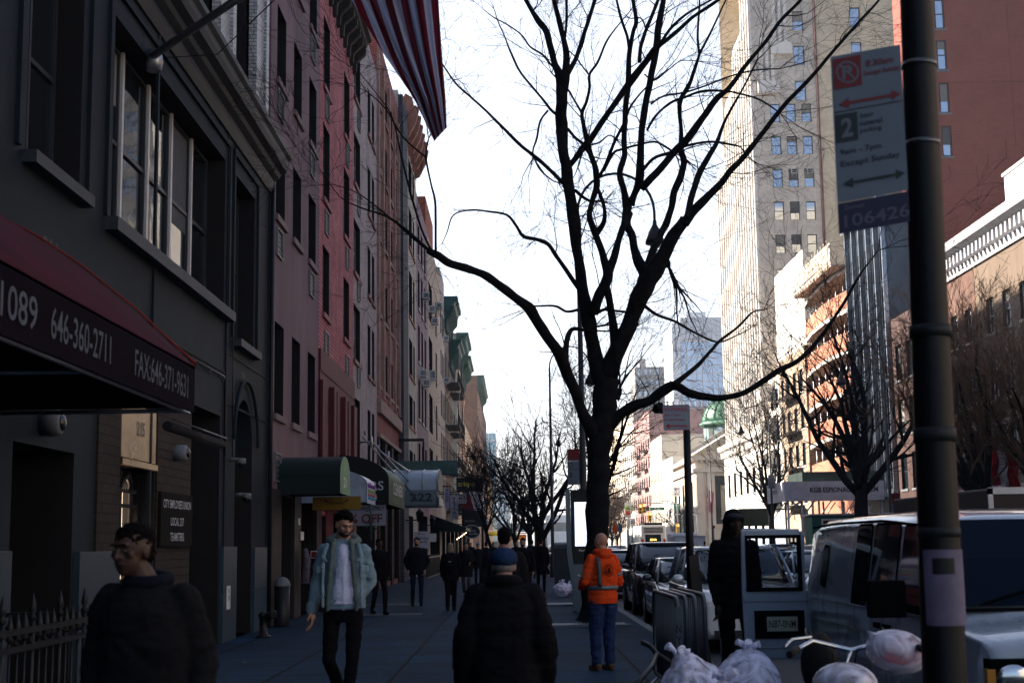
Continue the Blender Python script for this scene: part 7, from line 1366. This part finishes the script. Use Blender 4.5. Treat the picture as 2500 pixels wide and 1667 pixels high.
# ================================================================ PEOPLE (local frame: facing -y, left hand +x)
def caps(mb, p, q, r0, r1, n=12):
    p, q = Vector(p), Vector(q); d = (q - p).normalized()
    mb.tube([p - d * r0, p - d * r0 * .85, p - d * r0 * .5, p, (p + q) / 2, q, q + d * r1 * .5, q + d * r1 * .85, q + d * r1], [.004, r0 * .53, r0 * .87, r0, (r0 + r1) / 2 * 1.02, r1, r1 * .87, r1 * .53, .004], n)
def limb(mb, pts, rs, n=12):
    for (a, b_), (r, s) in zip(zip(pts, pts[1:]), zip(rs, rs[1:])): caps(mb, a, b_, r, s, n)
def torso(mb, secs, lean):
    mb.rings([[Vector((rx * math.copysign(abs(math.cos(a)) ** .85, math.cos(a)) + lean[0] * (z - .9), ry * math.sin(a) + yo + lean[1] * (z - .9), z)) for a in [2 * math.pi * k / 24 for k in range(24)]] for z, rx, ry, yo in secs])
def meld(mb, name, m, parent, vox, it=3, wr=0, wf=9., seed=0, scale=1):
    me = mb.mesh(name); o = bpy.data.objects.new(name, me); sc.collection.objects.link(o)
    r = o.modifiers.new('r', 'REMESH'); r.mode = 'VOXEL'; r.voxel_size = vox; r.use_smooth_shade = True
    s = o.modifiers.new('s', 'SMOOTH'); s.factor = .5; s.iterations = it
    dg = bpy.context.evaluated_depsgraph_get(); dg.update(); m2 = bpy.data.meshes.new_from_object(o.evaluated_get(dg)); bpy.data.objects.remove(o); bpy.data.meshes.remove(me)
    if wr:
        sv = Vector((seed * 7.3, seed * 1.7, 0)); co = [v.co.copy() for v in m2.vertices]; no = [v.normal.copy() for v in m2.vertices]
        for v, c, n in zip(m2.vertices, co, no):
            q = Vector((c.x * wf * .8, c.y * wf * .8, c.z * wf * 1.7)) + sv; w1 = noise.noise(q + Vector((noise.noise(q * .6), 0, 0)) * 2); w2 = abs(noise.noise(q * 2.1))
            v.co = c + n * wr * (w1 * 1.2 - w2 * .8)
    m2.materials.clear(); m2.materials.append(m)
    for p in m2.polygons: p.use_smooth = True
    m2.name = name; o = bpy.data.objects.new(name, m2); link(o, parent); return o
def hand(mb, wr, d, out, s=1., curl=.35):
    """palm, four bent fingers, thumb. wr wrist, d direction of forearm, out = direction of thumb side"""
    d = Vector(d).normalized(); out = Vector(out); out = (out - d * out.dot(d)).normalized(); nrm = d.cross(out)
    caps(mb, wr, wr + d * .05 * s, .026 * s, .034 * s)
    for k in range(4):
        o = out * (.03 - .02 * k) * s; p = wr + d * .075 * s + o; L = (.078, .086, .08, .062)[k] * s; a = p + d * L * .45 + nrm * L * curl * .25; c = a + d * L * .3 + nrm * L * curl * .7; e = c + d * L * .18 + nrm * L * curl * .8
        caps(mb, wr + d * .02 * s + o * .8, p, .014 * s, .0105 * s, 8); limb(mb, [p, a, c, e], [.0105 * s, .0095 * s, .009 * s, .007 * s], 8)
    p = wr + d * .025 * s + out * .028 * s; limb(mb, [p, p + (d * .6 + out * .8 + nrm * .3).normalized() * .04 * s, p + (d * .8 + out * .55 + nrm * .5).normalized() * .072 * s], [.014 * s, .0115 * s, .009 * s], 8)
def person(label, x, y, head_deg, H, pose=None, top=None, legs=None, shoes=None, hair=None, skin=None, vox=.011, coat=.03, hem=.86, sleeve=None, extra=(), bald=False, lean=(0, 0), group=None, z=0, wr=.008, legw=1., belly=0, hairz=0, long_hair=False, headrot=(0, 0), seed=1, hs=.93):
    J = dict(Lh=(.095, 0, .9), Rh=(-.095, 0, .9), Lk=(.1, -.02, .49), Rk=(-.1, -.02, .49), La=(.1, .02, .09), Ra=(-.1, .02, .09), Ls=(.165, 0, 1.42), Rs=(-.165, 0, 1.42), Le=(.215, .03, 1.15), Re=(-.215, .03, 1.15), Lw=(.22, -.04, .9), Rw=(-.22, -.04, .9), Ld=(0, -.1, -1), Rd=(0, -.1, -1), curl=.4)
    J.update(pose or {}); J = {k: (Vector(v) if isinstance(v, tuple) else v) for k, v in J.items()}
    for k in ('Ls', 'Rs'): J[k] = J[k] + Vector((lean[0] * .53, lean[1] * .53, 0))
    skin = skin or M['skin']; hc = Vector((lean[0] * .72, lean[1] * .72 - .02, 1.625 + (1 - hs) * .11)) + Vector(J.get('head', (0, 0, 0))); nb = Vector((lean[0] * .58, lean[1] * .58 + .01, 1.46))
    hr = (Matrix.Rotation(R(headrot[0]), 3, 'Z') @ Matrix.Rotation(R(headrot[1]), 3, 'X')) * hs; hp = lambda a, b_, c: hc + hr @ Vector((a, b_, c))
    b = MB(skin)
    b.ell(hc + hr @ Vector((0, .012, .025)), .077, .097, .1, 18, 12, hr); b.ell(hp(0, -.022, -.035), .06, .072, .078, 16, 10, hr); b.ell(hp(0, -.052, -.082), .034, .03, .027, 12, 8, hr)
    limb(b, [hp(0, -.088, .02), hp(0, -.108, -.022)], [.008, .0145], 8); b.ell(hp(0, -.082, .034), .052, .018, .012, 12, 6, hr); b.ell(hp(0, -.088, -.052), .024, .013, .009, 10, 6, hr)
    for s in (-1, 1): b.ell(hp(s * .077, .008, -.005), .011, .022, .034, 10, 8, hr); b.ell(hp(s * .045, -.066, -.012), .02, .016, .016, 8, 6, hr); b.ell(hp(s * .014, -.096, -.022), .01, .009, .008, 8, 5, hr)
    limb(b, [nb, hp(0, .01, -.05)], [.062, .055]); torso(b, [(.88, .13, .09, 0), (1.1, .12, .085, 0), (1.3, .14, .095, 0), (1.43, .14, .075, 0), (1.5, .05, .05, .01)], lean)
    for s in 'LR':
        limb(b, [J[s + 's'], J[s + 'e'], J[s + 'w']], [.05, .038, .026]); limb(b, [J[s + 'h'], J[s + 'k'], J[s + 'a']], [.055, .036, .028]); o = Vector((0, -1, 0)) if abs(J[s + 'd'].y) < .7 else Vector((-.3 if s == 'L' else .3, 0, 1))
        hand(b, J[s + 'w'], J[s + 'd'], o, 1., J['curl'])
    body = meld(b, 'person', skin, None, vox * (.62 if vox < .015 else .8), 2)
    tag(body, label, 'person', group)
    if vox < .02:
        for s in (-1, 1): e = MB(m_eye); e.ell(hp(s * .03, -.081, .008), .0115, .008, .0055, 10, 6, hr); e.use(K_); e.ell(hp(s * .03, -.0905, .008), .0055, .003, .0055, 8, 5, hr); e2 = e.mesh('eye'); o = bpy.data.objects.new('eye', e2); link(o, body)
        e = MB(hair or K_); [e.tube([hp(s * .012, -.099, .03), hp(s * .03, -.1, .037), hp(s * .048, -.09, .031)], .003, 5) for s in (-1, 1)]; o = bpy.data.objects.new('eyebrow', e.mesh('eyebrow')); link(o, body)
    c = coat; W1 = belly
    if top:
        b = MB(top); secs = [(hem, .17 + c, .12 + c + W1 * .7, -W1 * .3), (hem + .1, .172 + c, .118 + c + W1, -W1 * .5), (1.08, .158 + c, .108 + c + W1, -W1 * .5), (1.22, .168 + c, .112 + c + W1 * .5, 0), (1.36, .168 + c * .8, .112 + c, 0), (1.43, .15 + c * .6, .095 + c * .8, 0), (1.475, .1 + c * .4, .075 + c * .5, .005), (1.51, .066 + c * .3, .064 + c * .3, .0)]
        torso(b, secs, lean)
        for s in 'LR':
            d = (J[s + 'w'] - J[s + 'e']).normalized(); limb(b, [J[s + 's'] + Vector((0, 0, -.01)), J[s + 'e'], J[s + 'w'] - d * .015], [.054 + c * .6, .046 + c * .6, .034 + c * .5])
        meld(b, 'jacket', top, body, vox, 3, wr, 8, seed)
    if legs:
        b = MB(legs); torso(b, [(.82, .15, .105, 0), (.9, .158, .112, 0), (.98, .15, .105, 0), (1.02, .14, .1, 0)], lean)
        for s in 'LR': limb(b, [J[s + 'h'] + Vector((0, 0, -.02)), J[s + 'k'], J[s + 'a'] + Vector((0, 0, .01))], [.088 * legw, .064 * legw, .052 * legw])
        meld(b, 'trousers', legs, body, vox, 3, wr * .8, 10, seed + 3)
    if shoes:
        for s in 'LR':
            a = J[s + 'a']; fdir = Vector(J.get(s + 'f', (0, -1, 0))); b = MB(shoes); caps(b, a + Vector((0, .03, -.035)), a + fdir * .15 + Vector((0, 0, -.055)), .045, .036); caps(b, a, a + Vector((0, .02, -.04)), .045, .045); b.ell(a + fdir * .06 + Vector((0, 0, -.078)), .046, .14, .014, 14, 6, Matrix.Rotation(math.atan2(fdir.x, -fdir.y) * 1.0, 3, 'Z')); meld(b, 'shoe', shoes, body, max(.009, vox * .8), 1)
    if hair and not bald:
        b = MB(hair); b.ell(hp(0, .022, .056), .083, .1, .08 + hairz, 18, 12, hr); b.ell(hp(0, .05, -.01), .076, .07, .07, 14, 10, hr)
        if hairz: b.ell(hp(0, -.035, .1), .06, .05, .03, 12, 8, hr)
        if long_hair: b.ell(hp(0, .05, -.03), .1, .085, .11, 16, 10, hr); b.ell(hp(0, .06, -.09), .105, .07, .07, 14, 8, hr)
        meld(b, 'hair', hair, body, vox * .8, 1, .011 if vox < .015 else .006, 34, seed)
    for f in extra: f(body, J, hp, hr, vox, lean)
    s_ = H / 1.75; body.scale = (s_, s_, s_); body.rotation_euler.z = R(head_deg); body.location = (x, y, z); return body
m_eye = mat('eye_white', (.12, .1, .1), .4, var=0)
def cloth(name, col, bump=.3, bs=220, rough=.85, var=.15, vs=5): return mat(name, col, rough, var=var, vs=vs, bump=bump, bs=bs, spec=.05)
def add_mesh(body, mb, name):
    o = bpy.data.objects.new(name, mb.mesh(name)); link(o, body); return o
c_denim = cloth('pale_denim', (.2, .29, .34), .5, 160, var=.35, vs=7); c_hood = cloth('grey_green_hoodie', (.12, .15, .14)); c_shirt = cloth('white_shirt', (.68, .68, .85), .15, 60, .7, .05); c_blk = cloth('black_fabric', (.006, .006, .008)); c_navy = cloth('navy_fabric', (.007, .009, .014)); c_orange = cloth('orange_sweatshirt', (.6, .06, .012), .3, 90, var=.15); c_jean = cloth('blue_jeans', (.018, .035, .1), .5, 150, var=.35, vs=6); c_dk = cloth('charcoal_coat', (.01, .01, .012)); c_tan = cloth('tan_suede', (.09, .055, .025))
h_dark = mat('dark_hair', (.006, .005, .005), .9, spec=.05, var=.3, vs=60, bump=.6, bs=160); h_blond = mat('blonde_hair', (.28, .2, .13), .5, var=.4, vs=40, bump=.6, bs=160); s_tan = mat('skin_warm', (.42, .22, .15), .5, var=.1, vs=20, spec=.3); s_dark = mat('skin_brown', (.055, .027, .018), .5, var=.1, vs=20, spec=.3); h_beard = mat('stubble_beard', (.03, .018, .012), .8, var=.3, vs=60)
GP = 'pedestrians on the left sidewalk'
# -- man in denim jacket
def beard(body, J, hp, hr, vox, lean):
    b = MB(h_beard); b.ell(hp(0, -.03, -.063), .058, .068, .048, 16, 10, hr); b.ell(hp(0, -.088, -.04), .03, .012, .007, 10, 6, hr); meld(b, 'beard', h_beard, body, vox * .6, 1, .002, 40)
def denim_extra(body, J, hp, hr, vox, lean):
    # white shirt front, hood, collar, pockets, phone
    b = MB(c_shirt); L0 = lambda z: (lean[0] * (z - .9), lean[1] * (z - .9))
    secs = [(.97, .112, .15), (1.02, .11, .15), (1.15, .1, .148), (1.3, .085, .15), (1.4, .065, .135), (1.47, .05, .105)]
    b.rings([[Vector((hw_ * math.sin(a) + L0(z)[0] + .01, -ry * math.cos(a * .72) + L0(z)[1], z)) for a in [(-1.2 + 2.4 * k / 12) for k in range(13)]] + [Vector((hw_ * math.sin(a) * .9 + L0(z)[0] + .01, -(ry - .04) * math.cos(a * .72) + L0(z)[1], z)) for a in [(1.2 - 2.4 * k / 12) for k in range(13)]] for z, hw_, ry in secs])
    meld(b, 'shirt', c_shirt, body, .008, 2, .007, 11, 5)
    b = MB(c_shirt); b.box(-.006 + .012, .02 + .004, -.1565, -.153, .98, 1.36); [b.ell((.014, -.158, .93 + .1 * k), .006, .003, .006, 8, 4) for k in range(5)]; add_mesh(body, b, 'button_placket')
    b = MB(c_hood)
    for s in (-1, 1):
        limb(b, [Vector((s * .07, -.1, 1.5)), Vector((s * .085, -.145, 1.38)), Vector((s * .1, -.16, 1.2)), Vector((s * .115, -.155, 1.05)), Vector((s * .12, -.14, .93))], [.024, .023, .022, .022, .02])
    limb(b, [Vector((-.075, -.1, 1.465)), Vector((-.12, .0, 1.5)), Vector((-.07, .09, 1.52)), Vector((.07, .09, 1.52)), Vector((.12, .0, 1.5)), Vector((.075, -.1, 1.465))], [.026, .032, .044, .044, .032, .026]); meld(b, 'hoodie', c_hood, body, .009, 2, .006, 14, 9)
    for s in (-1, 1):
        b = MB(c_denim); limb(b, [Vector((s * .13, -.1, 1.46)), Vector((s * .16, -.155, 1.36)), Vector((s * .13, -.17, 1.33))], [.022, .02, .012]); limb(b, [Vector((s * .155, -.15, 1.36)), Vector((s * .16, -.165, 1.15)), Vector((s * .158, -.158, .96))], [.018, .016, .016]); b.obox((s * .185, -.142, 1.26), (.035, s * .012, 0), (0, .012, 0), (0, 0, .03)); meld(b, 'lapel', c_denim, body, .008, 1, .003, 20)
        b = MB(M['chrome']); [b.ell((s * .162, -.182 + .004 * k, 1.28 - .1 * k), .007, .004, .007, 8, 4) for k in range(4)]; add_mesh(body, b, 'jacket_buttons')
    b = MB(c_hood); limb(b, [J['Rw'] + Vector((0, 0, .04)), J['Rw'] + Vector((0, 0, .0))], [.046, .047]); meld(b, 'cuff', c_denim, body, .009, 1)
    beard(body, J, hp, hr, vox, lean)
p = person('man in a pale denim jacket and white shirt walking towards us, looking down', gx(838, 13.3), 13.3, 2, 1.93, dict(Lk=(.08, -.1, .5), La=(.03, -.16, .1), Rk=(-.11, -.12, .52), Ra=(-.03, .22, .2), Re=(-.225, .03, 1.16), Rw=(-.265, -.05, .92), Le=(.225, .06, 1.15), Lw=(.1, -.01, .99), Rd=(.15, -.15, -1), Rf=(0, -.9, -.35), head=(.01, -.035, -.012)), c_denim, c_blk, c_blk, h_dark, s_tan, .009, .018, .93, extra=[denim_extra], headrot=(28, 22), hairz=.012, wr=.009, legw=.9, group=GP, seed=4, hs=.87)
b = MB(K_); q = p.matrix_world; b.obox((0, 0, 0), (.037, 0, 0), (0, .005, 0), (0, 0, .075)); o = b.build('mobile_phone', bevel=.003); c = at(775, 1478, 13.15); o.location = c + Vector((.04, 0, -.06)); o.rotation_euler = (.3, .2, .3); tag(o, 'black mobile phone in the denim man\'s lowered hand', 'phone')
# -- near left man
def collar(m, r=.03, z=1.49):
    def f(body, J, hp, hr, vox, lean):
        b = MB(m); pts = [Vector((.085 * math.sin(a) + lean[0] * .58, .08 * math.cos(a) + lean[1] * .58 + .005, z + .012 * math.cos(a))) for a in [2 * math.pi * k / 12 for k in range(13)]]; limb(b, pts, [r] * 13, 8); meld(b, 'collar', m, body, max(.01, vox), 1)
    return f
person('dark haired man in a dark coat filling the lower left, face turned aside', gx(343, 6.2), 6.2, -8, 1.71, dict(Le=(.24, .05, 1.14), Lw=(.25, -.05, .9), Re=(-.24, .03, 1.14), Rw=(-.24, -.03, .9), head=(-.06, -.02, 0)), c_dk, c_blk, c_blk, h_dark, s_dark, .01, .05, .7, extra=[collar(c_navy, .034, 1.5)], headrot=(-20, 3), wr=.01, group=GP, seed=7, hs=.97)
# -- old man with cap, from behind
def flatcap(body, J, hp, hr, vox, lean):
    m = cloth('blue_cap_cloth', (.016, .034, .085), .4, 120); b = MB(m); b.ell(hp(0, .015, .055), .1, .12, .082, 18, 10, hr); b.ell(hp(0, -.08, .04), .075, .07, .016, 14, 6, hr); meld(b, 'cap', m, body, .009, 2, .004, 18)
    m2 = mat('grey_cropped_hair', (.17, .16, .15), .8, var=.3, vs=60); b = MB(m2); b.ell(hp(0, .03, -.005), .078, .082, .05, 16, 10, hr); meld(b, 'hair', m2, body, .009, 1, .002, 40)
person('stout older man with a blue cap and black coat, seen from behind in the centre', gx(1238, 8.5), 8.5, 180, 1.6, dict(Le=(.25, .05, 1.14), Lw=(.27, -.03, .88), Re=(-.25, .05, 1.14), Rw=(-.27, -.03, .88), head=(0, -.045, -.03)), c_blk, c_blk, c_blk, None, mat('skin_pale_weathered', (.33, .2, .16), .5, var=.1, vs=20), .011, .075, .62, extra=[flatcap, collar(c_blk, .045, 1.5)], lean=(0, -.12), wr=.012, belly=.03, group=GP, seed=12)
# -- tall man in black ahead of him
def cap_knit(m):
    def f(body, J, hp, hr, vox, lean): b = MB(m); b.ell(hp(0, .01, .05), .09, .108, .082, 16, 10, hr); meld(b, 'knit_cap', m, body, vox, 1, .003, 30)
    return f
person('man in a black knit cap and long coat walking away just beyond the older man', gx(1236, 16.2), 16.2, 172, 1.78, dict(Lk=(.1, -.1, .5), La=(.1, -.04, .09), Rk=(-.1, -.04, .48), Ra=(-.1, .14, .12)), c_dk, c_blk, c_blk, h_dark, s_tan, .014, .05, .55, extra=[cap_knit(c_navy), collar(c_dk)], group=GP, seed=14)
# -- worker in orange
def hi_vis(body, J, hp, hr, vox, lean):
    m = mat('silver_reflective_tape', (.12, .15, .17), .4, .3, var=.15); b = MB(m)
    f = lambda a, z, g=0: Vector((.212 * math.copysign(abs(math.cos(a)) ** .85, math.cos(a)) + lean[0] * (z - .9), (.15 + g) * math.sin(a) + lean[1] * (z - .9), z))
    b.rings([[f(2 * math.pi * k / 30, z, .012) * 1 for k in range(31)] for z in (1.02, 1.075)], closed=False); b.rings([[Vector((x_, (.163) - abs(x_) * .2 + o, z)) for z, o in ((1.44, -.045), (1.36, .0), (1.25, .01), (1.12, .012), (1.06, .012))] for x_ in (.1, .15)], closed=False)
    b.rings([[Vector((x_, (.163) - abs(x_) * .2 + o, z)) for z, o in ((1.44, -.045), (1.36, .0), (1.25, .01), (1.12, .012), (1.06, .012))] for x_ in (.1, .15)], closed=False)
    me = b.mesh('reflective_tape'); 
    for s in 'LR':
        b2 = MB(m); d = J[s + 'e'].lerp(J[s + 's'], .35); v = (J[s + 'e'] - J[s + 's']).normalized(); limb(b2, [d, d + v * .035], [.068, .066]); meld(b2, 'sleeve_tape', m, body, .012, 1)
    o = bpy.data.objects.new('reflective_tape', me); link(o, body); sw = o.modifiers.new('w', 'SOLIDIFY'); sw.thickness = .006
    b = MB(cloth('dark_crest_print', (.06, .015, .01))); 
    for r0, r1 in ((.072, .062), (.05, .044)):
        for k in range(24): a, e = 2 * math.pi * k / 24, 2 * math.pi * (k + 1) / 24; g = lambda r, q: Vector((r * math.cos(q) * .9 + .0, .176 - .35 * abs(r * math.cos(q)) ** 1.3, 1.27 + r * math.sin(q) * 1.1)); b.poly(g(r0, a), g(r0, e), g(r1, e), g(r1, a))
    b.obox((0, .179, 1.27), (.016, 0, 0), (0, .002, 0), (0, 0, .03)); b.obox((0, .179, 1.255), (.032, 0, 0), (0, .002, 0), (0, 0, .008)); add_mesh(body, b, 'back_emblem')
    b = MB(c_orange); b.ell(Vector((0, .085, 1.47)), .105, .075, .07, 16, 10); limb(b, [Vector((.07, -.06, 1.5)), Vector((.1, .03, 1.52)), Vector((0, .1, 1.52)), Vector((-.1, .03, 1.52)), Vector((-.07, -.06, 1.5))], [.03, .035, .035, .035, .03]); meld(b, 'hood', c_orange, body, .011, 2, .006, 14)
p = person('bald man in an orange hooded sweatshirt with reflective tape, standing by the tree', gx(1476, 18.3), 18.3, 206, 1.72, dict(Lk=(.11, -.02, .48), La=(.12, .01, .09), Rk=(-.08, -.0, .48), Ra=(-.07, .02, .09), Le=(.27, .0, 1.14), Lw=(.2, -.22, 1.05), Re=(-.25, .0, 1.12), Rw=(-.2, -.2, 1.0), Ld=(-.2, -1, .1), Rd=(.3, -1, 0)), c_orange, c_jean, c_tan, None, s_tan, .011, .035, .84, extra=[hi_vis], bald=True, headrot=(18, 8), wr=.012, legw=1.3, group=GP, seed=21)
b = MB(K_); b.obox((0, 0, 0), (.037, 0, 0), (0, .07, 0), (0, 0, .005)); o = b.build('mobile_phone', bevel=.003); o.location = at(1417, 1407, 18.05); o.rotation_euler = (.2, .3, .1); tag(o, 'phone held out by the man in orange', 'phone')
# -- hooded man by the van
def hood_up(m, brim=None):
    def f(body, J, hp, hr, vox, lean):
        b = MB(m); b.ell(hp(0, .035, .03), .112, .118, .128, 18, 12, hr); limb(b, [Vector((0, .06, 1.47)), hp(0, .06, -.02)], [.12, .1]); meld(b, 'hood', m, body, max(.011, vox), 2, .005, 12)
        if brim: b = MB(brim); b.ell(hp(0, -.08, .06), .072, .06, .012, 14, 6, hr); b.ell(hp(0, -.02, .07), .09, .1, .04, 14, 8, hr); add_mesh(body, b, 'cap_peak')
    return f
def stripes(body, J, hp, hr, vox, lean):
    b = MB(mat('grey_piping', (.14, .14, .15), .6)); [b.tube([J[s + 'h'] + Vector((sx * .09, 0, -.1)), J[s + 'k'] + Vector((sx * .068, 0, 0)), J[s + 'a'] + Vector((sx * .056, 0, .03))], .006, 5) for s, sx in (('L', 1), ('R', -1))]; add_mesh(body, b, 'side_piping')
    b = MB(mat('pale_work_glove', (.22, .25, .27), .7)); hand(b, J['Lw'], J['Ld'], (0, -1, 0), 1.15, .6); limb(b, [J['Lw'] + Vector((0, 0, .03)), J['Lw'] + Vector((0, 0, -.03))], [.045, .048]); meld(b, 'glove', bpy.data.materials['pale_work_glove'], body, .008, 1)
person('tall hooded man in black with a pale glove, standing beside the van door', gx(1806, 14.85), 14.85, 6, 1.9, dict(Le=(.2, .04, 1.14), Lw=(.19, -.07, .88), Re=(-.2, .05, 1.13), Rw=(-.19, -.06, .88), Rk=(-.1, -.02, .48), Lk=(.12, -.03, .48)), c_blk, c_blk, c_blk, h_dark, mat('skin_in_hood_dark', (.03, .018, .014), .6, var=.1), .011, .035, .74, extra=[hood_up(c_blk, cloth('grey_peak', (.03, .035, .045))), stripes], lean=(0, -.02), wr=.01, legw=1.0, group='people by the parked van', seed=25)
# -- others along the pavement
person('bearded man in a dark jacket and jeans walking towards us beyond the denim man', gx(1018, 37.5), 37.5, 4, 1.8, dict(Lk=(.11, -.1, .5), La=(.1, -.1, .12), Ra=(-.11, .1, .11), Le=(.28, .05, 1.15), Lw=(.2, -.06, .95), Re=(-.28, .05, 1.15), Rw=(-.2, -.06, .95)), c_navy, cloth('dark_jeans', (.01, .016, .035)), c_blk, h_dark, s_tan, .018, .045, .84, extra=[beard], group=GP, seed=31)
def backpack(body, J, hp, hr, vox, lean):
    b = MB(c_blk); b.ell(Vector((0, .19, 1.2)), .14, .09, .22, 16, 10); limb(b, [Vector((.1, .1, 1.42)), Vector((.12, -.1, 1.36)), Vector((.13, -.08, 1.15))], [.02, .02, .02]); limb(b, [Vector((-.1, .1, 1.42)), Vector((-.12, -.1, 1.36)), Vector((-.13, -.08, 1.15))], [.02, .02, .02]); meld(b, 'backpack', c_blk, body, .016, 1); b = MB(W_); b.obox((0, .283, 1.27), (.03, 0, 0), (0, .003, 0), (0, 0, .008)); add_mesh(body, b, 'backpack_label')
person('blonde woman with a black backpack walking away', gx(1101, 35), 35, 178, 1.64, dict(Lk=(.08, -.02, .48), Rk=(-.08, -.05, .49), Ra=(-.08, -.03, .09), La=(.08, .08, .1)), c_blk, c_blk, c_blk, h_blond, s_tan, .018, .05, .78, extra=[backpack], long_hair=True, legw=1.1, group=GP, seed=33)
person('dark clothed man passing behind the denim man', gx(925, 33.5), 33.5, 30, 1.76, dict(Lk=(.1, -.14, .5), La=(.1, -.12, .1), Ra=(-.1, .16, .12)), c_blk, c_blk, c_blk, h_dark, s_dark, .02, .04, .8, group=GP, seed=35)
person('woman in sunglasses and white trainers coming out of the shade', gx(1139, 45), 45, 8, 1.66, dict(Lk=(.07, -.1, .5), La=(.06, -.1, .1), Ra=(-.06, .1, .1), Le=(.25, .02, 1.15), Lw=(.1, -.2, 1.12)), c_dk, cloth('black_patterned_legging', (.05, .05, .055)), cloth('white_trainer', (.5, .5, .52)), h_dark, s_tan, .02, .045, .62, group=GP, seed=37)
person('man in a dark open coat facing us right of the older man\'s shoulder', gx(1279, 36), 36, -12, 1.74, dict(Le=(.26, .03, 1.15), Lw=(.28, -.1, .92)), c_dk, c_blk, c_blk, h_dark, s_tan, .018, .045, .6, extra=[beard], group=GP, seed=39)
person('man in black walking away left of the kiosk', gx(1322, 47), 47, 176, 1.76, dict(Lk=(.1, -.08, .5), La=(.1, -.1, .11), Ra=(-.1, .1, .1)), c_blk, c_blk, c_blk, h_dark, s_tan, .02, .05, .74, group=GP, seed=41)
for k, (px, Y, hd, l) in enumerate(((1168, 56, 180, 'distant walker in a pale blue knit cap'), (1188, 62, 175, 'distant brown haired walker beyond the blue cap'), (1262, 60, 10, 'distant walker between the two coats'), (1300, 66, 180, 'distant walker by the row of trees'), (1205, 88, 5, 'tiny figure below the globe lamps'), (1150, 84, 0, 'tiny figure in front of the bulb string'), (1225, 104, 180, 'tiny figure in the middle of the far pavement'))):
    person(l, gx(px, Y), Y, hd, 1.66 + .03 * (k % 4), dict(Lk=(.1, -.08, .5), La=(.1, -.08, .1), Ra=(-.1, .08, .1)), [c_dk, c_navy, c_blk][k % 3], c_blk, c_blk, None if k == 0 else h_dark, s_tan, .026, .045, .7, extra=[cap_knit(cloth('pale_blue_knit', (.1, .2, .32)))] if k == 0 else (), group=GP, seed=50 + k)
for k, (px, Y, hd, l) in enumerate(((1722, 88, 180, 'dark clothed pedestrian on the far side by the bank'), (1748, 100, 150, 'pedestrian on the far side below the green canopy, left'), (1764, 104, 170, 'pedestrian on the far side below the green canopy, right'), (1940, 90, 20, 'figure under the museum shed'))):
    person(l, gx(px, Y), Y, hd, 1.72, dict(La=(.1, -.08, .1), Ra=(-.1, .08, .1)), c_blk, c_blk, c_blk, h_dark, s_tan, .03, .05, .7, group='pedestrians across the street', z=RZ if Y < 90 or k < 3 else 0, seed=70 + k)
# ================================================================ small leftovers
b = MB(mat('paper_litter', (.4, .4, .42), .8, var=0)); rg = random.Random(8)
for k in range(60):
    x, y = rg.uniform(-4.6, 2.2), rg.uniform(10, 50); r_ = rg.uniform(.008, .025); b.poly((x - r_, y - r_, .004), (x + r_, y - r_ * .6, .005), (x + r_ * .7, y + r_, .004), (x - r_, y + r_ * .8, .006))
tag(b.build('litter_scraps'), 'scattered pale litter scraps on the pavement', 'litter', kind='stuff')
# ================================================================ AIR
m = bpy.data.materials.new('haze_air'); m.use_nodes = True; n = m.node_tree.nodes; n.remove(n['Principled BSDF']); pv = n.new('ShaderNodeVolumePrincipled')
pv.inputs['Color'].default_value = (.85, .9, 1, 1); pv.inputs['Density'].default_value = .00032; pv.inputs['Anisotropy'].default_value = .2; m.node_tree.links.new(pv.outputs[0], n['Material Output'].inputs['Volume'])
b = MB(m); b.box(-590, 590, -290, 1450, -1.2, 125); tag(b.build('haze'), kind='stuff')
